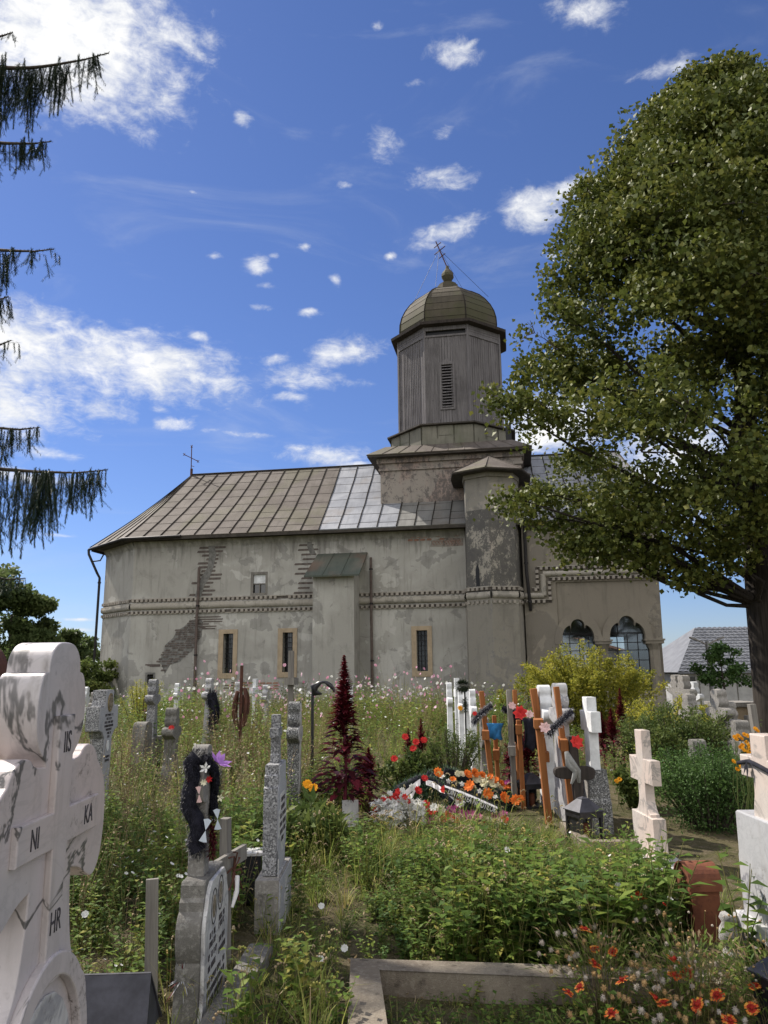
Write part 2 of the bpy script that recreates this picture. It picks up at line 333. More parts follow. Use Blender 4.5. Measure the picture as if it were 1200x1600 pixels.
M['terrazzo_dk'] = terrazzo('dark_speckled_mosaic', (.11, .11, .11), (.20, .20, .19), 120, (.05, .05, .05))
M['slab_grey'] = terrazzo('fine_grey_mosaic_front', (.33, .335, .36), (.40, .405, .43), 260, (.27, .27, .3), .3)
def concrete(name, a, b, lich, amt):
    mt, t = new_mat(name); oc = OC(t); n = t.noise(oc, 2.6, 7, .65, .3); f = t.noise(oc, 38, 6, .75); g = t.noise(oc, 150, 3, .7)
    c = t.mix(t.ss(n, .35, .65), a, b); c = t.mix(t.ss(f, .5, .62, 0, amt), c, lich); c = t.mix(t.ss(t.noise(oc, 12, 6, .7), .55, .68, 0, .6), c, tuple(x*.35 for x in a))
    c = t.mix(t.ss(g, .5, .8, 0, .5), c, tuple(x*.5 for x in b))
    return finish(mt, t, c, .95, t.m('ADD', f, g), .8, .006, 0, .15)
M['concrete'] = concrete('weathered_concrete', (.20, .19, .175), (.29, .27, .25), (.42, .41, .38), .5)
M['kerb'] = concrete('kerb_concrete', (.15, .125, .10), (.22, .19, .15), (.29, .26, .21), .5)
M['concrete_dk'] = concrete('blackened_concrete', (.12, .115, .105), (.19, .18, .165), (.38, .37, .34), .4)
M['slab_white'] = marble('white_inscription_slab', (.52, .52, .52), (.3, .3, .32), 2, (.48, .46, .44), .4, .5, .5, seed=2)
M['black_metal'] = simple('black_painted_metal', (.02, .02, .024), .35, .3, 25, .1, metal=.2, spec=.5)
M['black_box'] = simple('dusty_black_sheet', (.045, .045, .055), .5, .35, 8, .15, metal=.2)
M['cloth_black'] = simple('black_mourning_cloth', (.012, .012, .02), .95, .4, 20)
M['cloth_blue'] = simple('blue_printed_cloth', (.03, .16, .36), .9, .5, 9)
M['ribbon_white'] = simple('white_satin_ribbon', (.70, .68, .68), .5, .1, 20)
M['ribbon_black'] = simple('black_ribbon', (.012, .011, .014), .4, .2)
M['red_ribbon'] = simple('pink_red_petal', (.55, .05, .05), .6, .3, 20)
M['photo'] = simple('faded_enamel_photo', (.18, .15, .12), .25, .6, 30)
M['gilt'] = simple('dull_gilt_frame', (.25, .19, .10), .4, .3, 20, metal=.5)
def glassm(name, tint, rough=.12):
    mt, t = new_mat(name); return finish(mt, t, tint, rough, t.noise(OC(t), 2.5, 3), .12, .02, 0, .9)
M['glass_dark'] = glassm('dark_window_glass', (.01, .012, .014))
M['bark'] = boards('ridged_bark', (.016, .013, .011), (.052, .044, .037))
M['bark_twig'] = simple('twig_bark', (.06, .048, .038), .9, .3, 10)
# ================================================================= ground
def ground_h(x, y):
    h = .03*math.sin(x*1.3+.7)*math.cos(y*.9) + .02*math.sin(x*3.1+y*2.3)
    h += .12*math.exp(-(((x-.95)/1.25)**2 + ((y-9.0)/1.0)**2)**1.5)          # fresh grave mound
    d = max(0.0, (x-9.5)/12) * min(1.0, max(0.0, (y-17)/20)); h -= min(1.0, d)**.8*2.0 if d > 0 else 0
    return h
def ground():
    xs = np.concatenate([np.linspace(-900, -40, 12), np.linspace(-36, -8, 20), np.linspace(-7.6, 7.6, 90), np.linspace(8, 40, 34), np.linspace(45, 900, 12)])
    ys = np.concatenate([np.linspace(-60, 1.5, 8), np.linspace(2, 16, 90), np.linspace(16.5, 60, 50), np.linspace(65, 1500, 14)])
    vs = [(x, y, ground_h(x, y)) for y in ys for x in xs]; n = len(xs)
    fs = [(j*n+i, j*n+i+1, (j+1)*n+i+1, (j+1)*n+i) for j in range(len(ys)-1) for i in range(n-1)]
    mb = MB(); mb.add(vs, fs, True)
    mt, t = new_mat('earth_and_litter'); oc = OC(t)
    n1 = t.noise(oc, .8, 6, .6); n2 = t.noise(oc, 9, 7, .7); n3 = t.noise(oc, 60, 5, .75)
    c = t.mix(t.ss(n1, .4, .62), (.055, .06, .022), (.10, .085, .045)); c = t.mix(t.ss(n2, .45, .65), c, (.13, .105, .07)); c = t.mix(t.ss(n3, .52, .7, 0, .7), c, (.22, .19, .13))
    finish(mt, t, c, .95, t.m('ADD', n2, t.m('MULTIPLY', n3, .5)), 1.0, .04, 0, .1)
    o = mb.build('ground', mt); tag(o, kind='structure')
ground()
# ================================================================= church
TH = radians(9.6); CO = Vector((0, 29, 0)); CU_ = Vector((cos(TH), -sin(TH), 0)); CV_ = Vector((sin(TH), cos(TH), 0))
def ch(x, y, v=0):
    r = ray(x, y); o = Vector((0, 0, EYE)) - CO - CV_*v; t = -o.dot(CV_)/r.dot(CV_); p = o + CV_*v + r*t; return p.dot(CU_), (p).z
church = empty('church', CO, -TH, 'long grey plastered old church with metal roof and wooden octagonal belfry tower', 'church')
# nave wall with openings
def rect(u0, u1, z0, z1): return [(u0, z0), (u1, z0), (u1, z1), (u0, z1)]
WIN = [(-6.15, 1.5, 3.0), (-3.77, 1.52, 3.0), (1.37, 1.5, 2.98)]
holes = [rect(u-.2, u+.2, a, b) for u, a, b in WIN] + [rect(-5.24, -4.67, 4.5, 5.3), rect(-9.46, -9.14, 1.13, 1.52)]
plate('nave_wall', [rect(-10.25, 3.3, -.3, 6.95)], 0, .7, M['plaster'], church, 0, holes)
# apse facets
AP = [(-10.25, 0), (-12.35, 1.55), (-12.35, 6.9), (-10.25, 8.6)]
mb = MB()
for (a, b) in zip(AP[:-1], AP[1:]):
    mb.add([(a[0], a[1], -.3), (b[0], b[1], -.3), (b[0], b[1], 6.9), (a[0], a[1], 6.9)], [(0, 3, 2, 1)])
mb.build('apse_wall', M['plaster'], church)
mb = MB(); mb.box(-10.25, 3.3, 7.9, 8.6, -.3, 6.95); mb.build('rear_wall', M['plaster'], church)
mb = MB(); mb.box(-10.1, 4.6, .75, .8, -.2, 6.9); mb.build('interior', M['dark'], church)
# windows: tan stone frame > pane, bars
for i, (u, a, b) in enumerate(WIN):
    fo = rect(u-.39, u+.37, a-.2, b+.16); fr = plate('window', [fo], -.035, .05, M['stone_tan'], church, .004, [rect(u-.2, u+.2, a, b)])
    m1 = MB().box(u-.22, u+.22, .30, .33, a-.05, b+.05); m1.build('pane', M['glass_dark'], fr)
    m2 = MB()
    for k in range(1, 3): m2.box(u-.2+.4*k/3-.008, u-.2+.4*k/3+.008, .20, .22, a, b)
    for k in range(1, 8): m2.box(u-.2, u+.2, .195, .215, a+(b-a)*k/8-.008, a+(b-a)*k/8+.008)
    m2.build('grille', M['iron'], fr)
fr = plate('window', [rect(-5.30, -4.62, 4.44, 5.36)], -.012, .05, M['wood_post'], church, 0, [rect(-5.2, -4.7, 4.54, 5.26)])
MB().box(-5.22, -4.68, .1, .12, 4.5, 4.9).build('pane', M['glass_dark'], fr); MB().box(-5.2, -4.7, .06, .1, 4.9, 5.28).build('pane', M['paint_white'], fr)
MB().box(-5.2, -4.7, .04, .08, 4.88, 4.92).box(-4.97, -4.93, .04, .08, 4.54, 4.9).build('glazing_bar', M['wood_post'], fr)
fr = plate('window', [rect(-9.5, -9.1, 1.09, 1.56)], -.015, .05, M['mortar'], church, 0, [rect(-9.43, -9.17, 1.16, 1.49)])
mm = MB()
for k in range(4): mm.box(-9.42+.08*k, -9.40+.08*k, .05, .07, 1.14, 1.5)
for k in range(3): mm.box(-9.45, -9.15, .05, .065, 1.2+.1*k, 1.22+.1*k)
mm.build('grille', M['iron'], fr)
# string course with dentils
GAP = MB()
def belt_seg(roll, dent, p0, p1, n, z, off=.19, ends=0, skip=0.0, seed=1):
    """p0,p1 (u,v); n outward normal"""
    rr = random.Random(seed); p0 = Vector(p0); p1 = Vector(p1); n = Vector(n).normalized(); d = (p1-p0); L = d.length; d.normalize()
    def bx(mb, s0, s1, o0, o1, z0, z1):
        c = [p0+d*s0+n*o0, p0+d*s1+n*o0, p0+d*s1+n*o1, p0+d*s0+n*o1]
        mb.add([(q.x, q.y, z0) for q in c]+[(q.x, q.y, z1) for q in c], [(0, 3, 2, 1), (4, 5, 6, 7), (0, 1, 5, 4), (1, 2, 6, 5), (2, 3, 7, 6), (3, 0, 4, 7)])
    prof = [(0, -.13), (.05, -.12), (.09, -.08), (.11, -.02), (.105, .04), (.08, .09), (.09, .12), (0, .13)]
    K = max(2, int(L/.5)); vs = []; fs = []; m_ = len(prof)
    for k in range(K+1):
        q = p0+d*(L*k/K); w_ = 1+rr.uniform(-.09, .07); dz = rr.uniform(-.008, .008)
        for o, zz in prof: r_ = q+n*(o*w_); vs.append((r_.x, r_.y, z+zz+dz))
    for k in range(K):
        for j in range(m_-1): fs.append((k*m_+j, (k+1)*m_+j, (k+1)*m_+j+1, k*m_+j+1))
    roll.add(vs, fs, True)
    for sgn in (1, -1):
        zc = z+sgn*(off+.045); s = .03
        bx(roll, 0, L, .0, .035, zc+sgn*.068-.018, zc+sgn*.068+.018)
        bx(GAP, 0, L, .0, .006, zc-.055, zc+.055)  # thin dark strip on the wall, painted shade behind the dentils
        while s < L-.12:
            if rr.random() > skip: bx(dent, s, s+.10+rr.uniform(-.012, .012), .003, .09+rr.uniform(-.012, .006), zc-.052, zc+.05)
            s += .19
roll = MB(); dent = MB()
belt_seg(roll, dent, (-10.25, 0), (3.05, 0), (0, -1), 4.12, skip=.03)
belt_seg(roll, dent, (-12.35, 1.55), (-10.25, 0), (-1.55, -2.1), 4.12, skip=.03)
TUR = [(3.05, .0), (3.14, -.72), (4.02, -1.18), (4.93, -.80), (5.16, .0), (5.16, 1.2), (3.05, 1.2)]
def outn(a, b, c=(4.1, 0)):
    d = Vector((b[0]-a[0], b[1]-a[1])); n = Vector((d.y, -d.x)); mid = Vector(((a[0]+b[0])/2-c[0], (a[1]+b[1])/2-c[1])); return n if n.dot(mid) > 0 else -n
for a, b in zip(TUR[:4], TUR[1:5]): belt_seg(roll, dent, a, b, outn(a, b), 4.12)
roll.build('string_course', M['band'], church); dent.build('dentils', M['dentil'], church); GAP.build('dentil_shade_strip', M['dentil_shade'], church)
# exposed brickwork scars
rr = random.Random(5); mb = MB()
def bar(mb, u0, u1, z, h=.06, y=-.006): mb.add([(u0, y, z-h/2*rr.uniform(.5, 1)), (u0+.03, y-.003, z-h/2), (u1-.04, y-.003, z-h/2), (u1, y, z-h*.2), (u1-.02, y, z+h/2*rr.uniform(.7, 1)), (u0+.05, y-.003, z+h/2), (u0, .02, z-h/2), (u1, .02, z-h/2), (u1, .02, z+h/2), (u0, .02, z+h/2)], [(0, 1, 2, 3, 4, 5), (1, 6, 7, 2), (5, 4, 8, 9), (0, 5, 9, 6), (3, 7, 8, 4)])
for k in range(14):
    z = 6.55-k*.155; c = -6.95-(.0 if k < 4 else (k-4)*.035); bar(mb, c-.22-rr.uniform(0, .42), c+.2+rr.uniform(0, .42), z, .088)
for k in range(11):
    z = 6.35-k*.185; c = -2.95-.02*k; bar(mb, c-.15-rr.uniform(0, .4), min(-2.6, c+.15+rr.uniform(0, .3)), z, .075)
for k in range(6): bar(mb, -7.3-rr.uniform(-.1, .3), -6.5+rr.uniform(-.3, .3)-k*.08, 3.66-k*.09, .05)
for k in range(4): bar(mb, -6.3+rr.uniform(-.2, .3), -5.6+rr.uniform(-.2, .5), 1.15-k*.1, .05)
for k in range(3): bar(mb, -9.55+.1*k, -8.9, 1.86-.03*k, .05)
stem = [(-7.0, 6.9), (-6.82, 6.9), (-6.85, 6.5), (-6.75, 6.1), (-6.86, 5.6), (-7.0, 5.2), (-7.2, 4.9), (-7.35, 4.42), (-7.6, 4.42), (-7.45, 4.95), (-7.3, 5.3), (-7.1, 5.6), (-7.05, 6.1), (-7.1, 6.5)]
plate('exposed_joint', [[(x*1.0, z) for x, z in stem]], -.010, .02, M['mortar'], church)
plate('exposed_joint', [[(-2.98, 6.9), (-2.85, 6.9), (-2.86, 6.4), (-2.7, 6.0), (-2.9, 5.95), (-3.05, 6.3)]], -.010, .02, M['mortar'], church)
mb.build('exposed_brickwork', M['brick'], church)
lowp = [(-7.35, 3.62), (-7.2, 3.45), (-7.25, 2.9), (-7.5, 2.6), (-7.62, 2.35), (-7.9, 2.2), (-8.1, 1.95), (-8.5, 1.85), (-8.7, 1.5), (-8.85, 1.85), (-9.0, 1.95), (-8.8, 2.3), (-8.75, 2.6), (-8.4, 2.9), (-8.3, 3.15), (-8.0, 3.3), (-7.7, 3.55)]
plate('exposed_joint', [lowp], -.006, .02, M['mortar'], church)
def inpoly(x, y, P):
    c = False; j = len(P)-1
    for i in range(len(P)):
        if (P[i][1] > y) != (P[j][1] > y) and x < (P[j][0]-P[i][0])*(y-P[i][1])/(P[j][1]-P[i][1])+P[i][0]: c = not c
        j = i
    return c
mb = MB()
for k in range(25):
    z = 3.6-k*.085; u = -9.2+(k % 2)*.12
    while u < -7.1:
        L = rr.uniform(.18, .3)
        if inpoly(u+L/2, z, lowp) and rr.random() > .12: bar(mb, u, u+L-.015, z, .058, -.012-rr.uniform(0, .012))
        u += L
mb.build('exposed_brickwork', M['brick'], church)
mb = MB()
for k in range(3):
    u = -5.9
    while u < -4.1:
        if rr.random() > .3: bar(mb, u, u+.23, 1.12-k*.1, .06, -.01)
        u += .26
for k in range(3):
    u = .9+.1*(k % 2)
    while u < 3.0:
        if rr.random() > .45: bar(mb, u, u+.2, 6.62-k*.12, .08, -.012)
        u += .24
mb.build('red_brickwork', M['redbrick'], church)
# painted frieze scrap beneath the eaves
fz = plate('painted_frieze', [[(1.75, 6.1), (2.3, 6.08), (3.0, 6.1), (3.0, 6.38), (2.2, 6.42), (1.8, 6.33)]], -.008, .02, M['plaster_pink'], church)
mb = MB()
for k in range(9): mb.tube([(1.9+.12*k+.05*cos(t), -.012, 6.24+.07*sin(t)) for t in np.linspace(0, 5, 9)], .01, 4)
mb.build('scrollwork', M['redbrick'], fz)
# buttress
mb = MB(); mb.add([(-2.54, -1.0, -.2), (-.98, -1.0, -.2), (-.98, .02, -.2), (-2.54, .02, -.2), (-2.54, -1.0, 4.98), (-.98, -1.0, 4.98), (-.98, .02, 5.75), (-2.54, .02, 5.75)],
                  [(4, 5, 6, 7), (0, 1, 5, 4), (1, 2, 6, 5), (3, 0, 4, 7)])
mb.add([(-2.6, -1.12, -.2), (-.9, -1.12, -.2), (-.9, 0, -.2), (-2.6, 0, -.2), (-2.6, -1.12, .45), (-.9, -1.12, .45), (-.9, 0, .45), (-2.6, 0, .45)], [(4, 5, 6, 7), (0, 1, 5, 4), (1, 2, 6, 5), (3, 0, 4, 7)])
bt = mb.build('buttress', M['plaster'], church)
mb = MB(); mb.add([(-2.80, -1.32, 4.93), (-.72, -1.32, 4.93), (-.66, .0, 5.92), (-2.62, .0, 5.92), (-2.80, -1.32, 4.99), (-.72, -1.32, 4.99), (-.66, .0, 5.98), (-2.62, .0, 5.98)],
                  [(0, 3, 2, 1), (4, 5, 6, 7), (0, 1, 5, 4), (1, 2, 6, 5), (2, 3, 7, 6), (3, 0, 4, 7)])
for k in (1, 2):
    ub = -2.80+2.08*k/3; ut = -2.62+1.96*k/3; mb.tube([(ub, -1.32, 5.0), (ut, 0, 5.99)], .018, 4)
mb.build('buttress_roof', M['roof_green'], bt)
# ---- roof. ridge at v=4.3 z=10.58, eaves v=-.55 z=6.84
def slab(mb, q, th=.05):
    q = [Vector(p) for p in q]; n = (q[1]-q[0]).cross(q[-1]-q[0]).normalized(); k = len(q)
    if n.z < 0: n = -n
    lo = [p-n*th for p in q]; mb.add(list(q)+lo, [tuple(range(k)), tuple(range(2*k-1, k-1, -1))]+[(i, (i+1) % k, k+(i+1) % k, k+i) for i in range(k)])
EZ, RZ, EV, RV = 6.84, 10.58, -.55, 4.3
def rp(u, t, side=0):       # point on the front slope, t 0 eave..1 ridge, gentle sag
    v = EV+(RV-EV)*t; z = EZ+(RZ-EZ)*t - .10*sin(pi*t); return (u, v if not side else 8.6+.55-(v-EV), z)
def roofpart(u0, u1, u0t, u1t, mat, label):
    mb = MB(); T = [0, .2, .4, .6, .8, 1]
    for a, b in zip(T[:-1], T[1:]):
        L0 = u0+(u0t-u0)*a; R0 = u1+(u1t-u1)*a; L1 = u0+(u0t-u0)*b; R1 = u1+(u1t-u1)*b
        slab(mb, [rp(L0, a), rp(R0, a), rp(R1, b), rp(L1, b)])
    o = mb.build('roof_sheet', mat, church); o['label'] = label
    s = MB(); u = u0; n = max(1, round((u1-u0)/.70))
    for k in range(n+1):
        ub = u0+(u1-u0)*k/n; ut = u0t+(u1t-u0t)*k/n
        s.tube([tuple(Vector(rp(ub+(ut-ub)*t+rr.uniform(-.012, .012), t))+Vector((0, -.01, .02))) for t in np.linspace(0, 1, 9)], .019, 5, False)
        if k < n:
            for t in np.linspace(.08, .95, 8):
                t += rr.uniform(-.02, .02); un = u0+(u1-u0)*(k+1)/n+((u0t+(u1t-u0t)*(k+1)/n)-(u0+(u1-u0)*(k+1)/n))*t; uu = ub+(ut-ub)*t
                s.tube([tuple(Vector(rp(uu, t))+Vector((0, 0, .004))), tuple(Vector(rp(un, t))+Vector((0, 0, .004)))], .009, 4, False, False)
    s.build('roof_seam', M['seam'], church)
roofpart(-10.35, -2.45, -9.82, -2.70, M['roof_old'], 'brown green patinated roof metal')
roofpart(-2.44, .55, -2.69, .5, M['roof_new'], 'bright newer zinc roof sheets')
roofpart(.56, 5.2, .51, 5.2, M['roof_grey'], 'dull grey roof sheets below the tower')
roofpart(5.21, 10.6, 5.21, 9.4, M['roof_new'], 'pale roof sheets over the porch')
mb = MB(); slab(mb, [rp(-10.35, 0, 1), rp(10.6, 0, 1), rp(9.4, 1, 1), rp(-9.82, 1, 1)])
EAV = [(-10.45, -.55), (-12.95, 1.25), (-12.95, 7.2), (-10.45, 9.15)]
for a, b in zip(EAV[:-1], EAV[1:]):
    for t0, t1 in ((0, .33), (.33, .66), (.66, 1)):
        def q(e, t): return (e[0]+(-9.82-e[0])*t, e[1]+(RV-e[1])*t, EZ-.05+(RZ-EZ+.05)*t-.15*sin(pi*t))
        if t1 < 1: slab(mb, [q(a, t0), q(b, t0), q(b, t1), q(a, t1)])
        else: slab(mb, [q(a, t0), q(b, t0), q(a, 1)])
slab(mb, [(10.6, -.55, EZ), (10.6, 9.15, EZ), (9.4, 4.3, RZ)])
mb.build('roof_sheet', M['roof_old'], church)
s = MB()
for (a, b), n in zip(zip(EAV[:-1], EAV[1:]), (4, 6, 4)):
    for k in range(n+1):
        e = (a[0]+(b[0]-a[0])*k/n, a[1]+(b[1]-a[1])*k/n); s.tube([tuple(Vector(q(e, t))+Vector((-.01, -.01, .02))) for t in np.linspace(0, 1, 9)], .018, 5, False)
s.tube([(-9.85, RV, RZ+.02), (9.4, RV, RZ+.02)], .05, 6); s.build('roof_seam', M['seam'], church)
# soffits / eave boards
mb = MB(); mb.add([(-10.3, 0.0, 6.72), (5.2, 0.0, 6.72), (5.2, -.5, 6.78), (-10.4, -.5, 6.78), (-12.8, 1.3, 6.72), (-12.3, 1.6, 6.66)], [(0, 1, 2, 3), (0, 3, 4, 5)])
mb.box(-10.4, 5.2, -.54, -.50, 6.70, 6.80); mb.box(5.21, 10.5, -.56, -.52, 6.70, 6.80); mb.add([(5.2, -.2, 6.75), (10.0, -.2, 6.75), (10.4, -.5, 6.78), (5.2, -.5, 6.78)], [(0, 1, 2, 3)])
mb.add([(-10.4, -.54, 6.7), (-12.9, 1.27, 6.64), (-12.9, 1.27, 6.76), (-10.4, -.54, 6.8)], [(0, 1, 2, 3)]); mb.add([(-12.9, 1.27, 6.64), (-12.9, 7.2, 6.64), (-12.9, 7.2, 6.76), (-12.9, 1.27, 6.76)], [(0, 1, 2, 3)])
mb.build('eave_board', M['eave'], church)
mb = MB(); mb.add([(-10.25, -.001, 6.45), (3.05, -.001, 6.45), (3.05, -.12, 6.72), (-10.25, -.12, 6.72)], [(0, 1, 2, 3)]); mb.add([(-12.35, 1.55, 6.4), (-10.25, -.001, 6.45), (-10.3, -.12, 6.72), (-12.45, 1.48, 6.68)], [(0, 1, 2, 3)])
mb.build('cornice', M['plaster'], church)
g = MB(); g.tube([(-12.95, 1.2, 6.72), (-10.45, -.62, 6.78), (-8, -.62, 6.8)], .06, 8); g.build('gutter', M['iron'], church)
# drainpipes
def pipe(pts, r=.05, mat='iron', br=()):
    d = MB(); d.tube(pts, r, 8); p = d.build('drainpipe', M[mat], church)
    if br:
        c = MB()
        for (u, v, z) in br: c.tube([(u, v, z-.03), (u, v, z+.03)], r*1.35, 8)
        c.build('pipe_bracket', M['iron'], p)
M['pipe_brown'] = simple('brown_painted_pipe', (.10, .075, .065), .6, .25, 6)
pipe([(-7.4, -.13, 5.6), (-7.4, -.13, 4.4), (-7.42, -.13, 3.7), (-7.42, -.09, 0)], .058, 'pipe_brown', [(-7.4, -.13, 4.1), (-7.42, -.11, 2.2)])
pipe([(-.50, -.16, 5.75), (-.50, -.16, 3.6), (-.49, -.09, 0)], .05, 'pipe_brown', [(-.5, -.16, 5.3), (-.5, -.16, 4.0), (-.49, -.12, 1.9)])
pipe([(5.33, -.5, 6.8), (5.28, -.42, 6.5), (5.28, -.42, 5.0), (5.36, -.4, 3.75), (5.36, -.32, 3.6)], .06, 'iron', [(5.28, -.42, 5.3), (5.34, -.41, 3.9)])
pipe([(-12.95, 1.15, 6.7), (-12.9, 1.1, 6.5), (-12.55, 1.25, 5.7), (-12.45, 1.3, 5.5), (-12.5, 1.35, 0)], .055, 'iron', [(-12.47, 1.32, 3), (-12.45, 1.3, 5.3)])
pipe([(-12.75, 1.2, 6.2), (-12.5, 1.35, 6.25), (-12.4, 1.4, 6.5)], .03)
# ---- stair turret
def prism(mb, P, z0, z1, s=1.0, c=(4.1, 0.0)):
    k = len(P); Q = [(c[0]+(p[0]-c[0])*s, c[1]+(p[1]-c[1])*s) for p in P]
    mb.add([(p[0], p[1], z0) for p in P]+[(p[0], p[1], z1) for p in Q], [tuple(range(k-1, -1, -1)), tuple(range(k, 2*k))]+[(i, (i+1) % k, k+(i+1) % k, k+i) for i in range(k)])
TUR_IN = [(4.1+(p[0]-4.1)*.985, p[1]*.98) for p in TUR]
lowT = [(4.1+(p[0]-4.1)*1.03, p[1]*1.05) for p in TUR]
mb = MB(); prism(mb, lowT[::1], -.3, 4.0, .985); mb.build('stair_turret', M['plaster_tur'], church)
mb = MB(); prism(mb, TUR_IN, 4.0, 7.25, .985); o = mb.build('stair_turret', M['plaster_flake'], church); o['label'] = 'badly flaked upper shaft of the stair turret'
upT = [(4.1+(p[0]-4.1)*.955, p[1]*.95) for p in TUR]
mb = MB(); prism(mb, [(4.1+(p[0]-4.1)*.97, p[1]*.965) for p in TUR], 7.25, 8.45, .985); prism(mb, [(4.1+(p[0]-4.1)*1.0, p[1]*1.02) for p in TUR], 8.45, 8.75, 1.03); mb.build('stair_turret', M['plaster_tur'], church)
mb = MB(); E2 = [(4.1+(p[0]-4.1)*1.42, p[1]*1.35-.05) for p in TUR]; k = len(E2); apx = (4.05, .45, 9.62)
for i in range(k): slab(mb, [(*E2[i], 8.68), (*E2[(i+1) % k], 8.68), apx], .04)
for p in E2[:5]: mb.tube([(*p, 8.70), apx], .02, 5, False)
mb.build('turret_roof', M['roof_old'], church)
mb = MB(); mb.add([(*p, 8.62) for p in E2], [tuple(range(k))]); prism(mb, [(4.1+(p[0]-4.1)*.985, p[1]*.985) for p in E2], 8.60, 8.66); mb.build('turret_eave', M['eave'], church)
n1 = Vector(outn(TUR[1], TUR[2])).normalized(); cxy = Vector(TUR_IN[1]).lerp(Vector(TUR_IN[2]), .45)+n1*.003; td = (Vector(TUR[2])-Vector(TUR[1])).normalized()
sl = MB(); sv = []
for s_, z_ in [(-.07, 4.45), (.07, 4.45), (.08, 5.05), (.0, 5.3), (-.08, 5.05)]: q_ = cxy+td*s_; sv.append((q_.x, q_.y, z_))
sl.add([(a+n1.x*.006, b+n1.y*.006, c) for a, b, c in sv], [(0, 1, 2, 3, 4)]); sl.build('slit_window', M['dark'], church)
# ---- tower base
TC = (2.40, 4.3)
mb = MB(); mb.box(-.33, 5.3, 1.2, 7.4, 7.4, 9.45); mb.build('tower_base', M['plaster_pink'], church)
mb = MB(); mb.box(-.40, 5.37, 1.13, 7.47, 9.45, 9.56); mb.box(-.36, 5.33, 1.17, 7.43, 9.56, 9.75); mb.box(-.46, 5.43, 1.07, 7.53, 9.75, 10.02); mb.build('tower_cornice', M['plaster_pink'], church)
mb = MB(); e0, e1, f0, f1 = -.82, 5.75, .72, 7.9; ins = 1.9
top = [(TC[0]-2.6, TC[1]-2.6), (TC[0]+2.6, TC[1]-2.6), (TC[0]+2.6, TC[1]+2.6), (TC[0]-2.6, TC[1]+2.6)]; bot = [(e0, f0), (e1, f0), (e1, f1), (e0, f1)]
for i in range(4):
    j = (i+1) % 4; slab(mb, [(*bot[i], 10.05), (*bot[j], 10.05), (*top[j], 10.62), (*top[i], 10.62)], .045)
    for k in range(1, 10):
        t = k/10; a_ = Vector(bot[i]).lerp(Vector(bot[j]), t); b_ = Vector(top[i]).lerp(Vector(top[j]), t); mb.tube([(a_.x, a_.y, 10.06), (b_.x, b_.y, 10.63)], .016, 4, False)
mb.box(top[0][0], top[2][0], top[0][1], top[2][1], 10.5, 10.62); mb.build('tower_skirt_roof', M['roof_old'], church)
mb = MB(); mb.box(e0+.03, e1-.03, f0+.03, f1-.03, 9.95, 10.0); mb.build('tower_eave', M['eave'], church)
def octp(r, a0=pi/8): return [(TC[0]+r*cos(a0+k*pi/4), TC[1]+r*sin(a0+k*pi/4)) for k in range(8)]
mb = MB(); mb.lathe([(2.78, 10.55), (2.76, 11.45)], 8, (*TC, 0), False, pi/8)
o = mb.build('drum', M['drum'], church); mb = MB()
for k in range(8):
    a, b = octp(2.785)[k], octp(2.785)[(k+1) % 8]
    for j, (t0, t1, z0, z1) in enumerate([(0, .3, 10.6, 11.4), (.31, .62, 10.98, 11.4), (.31, .62, 10.6, 10.96), (.63, 1, 10.6, 11.38), (.1, .45, 10.6, 10.85)]):
        d_ = .012+.006*j+rr.uniform(0, .01); A_ = Vector(a).lerp(Vector(b), t0+.01); B_ = Vector(a).lerp(Vector(b), t1-.01); n_ = Vector(((a[0]+b[0])/2-TC[0], (a[1]+b[1])/2-TC[1])).normalized()
        mb.add([(A_.x+n_.x*d_, A_.y+n_.y*d_, z0), (B_.x+n_.x*d_, B_.y+n_.y*d_, z0), (B_.x+n_.x*(d_+.01), B_.y+n_.y*(d_+.01), z1), (A_.x+n_.x*(d_+.01), A_.y+n_.y*(d_+.01), z1)], [(0, 1, 2, 3)])
mb.build('drum_sheet', M['drum'], church)
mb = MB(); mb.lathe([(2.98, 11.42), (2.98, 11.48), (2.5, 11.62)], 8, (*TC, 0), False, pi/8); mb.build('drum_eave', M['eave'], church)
MB().box(4.75, 4.98, 1.95, 2.2, 10.7, 11.35).build('drum_opening', M['dark'], church)
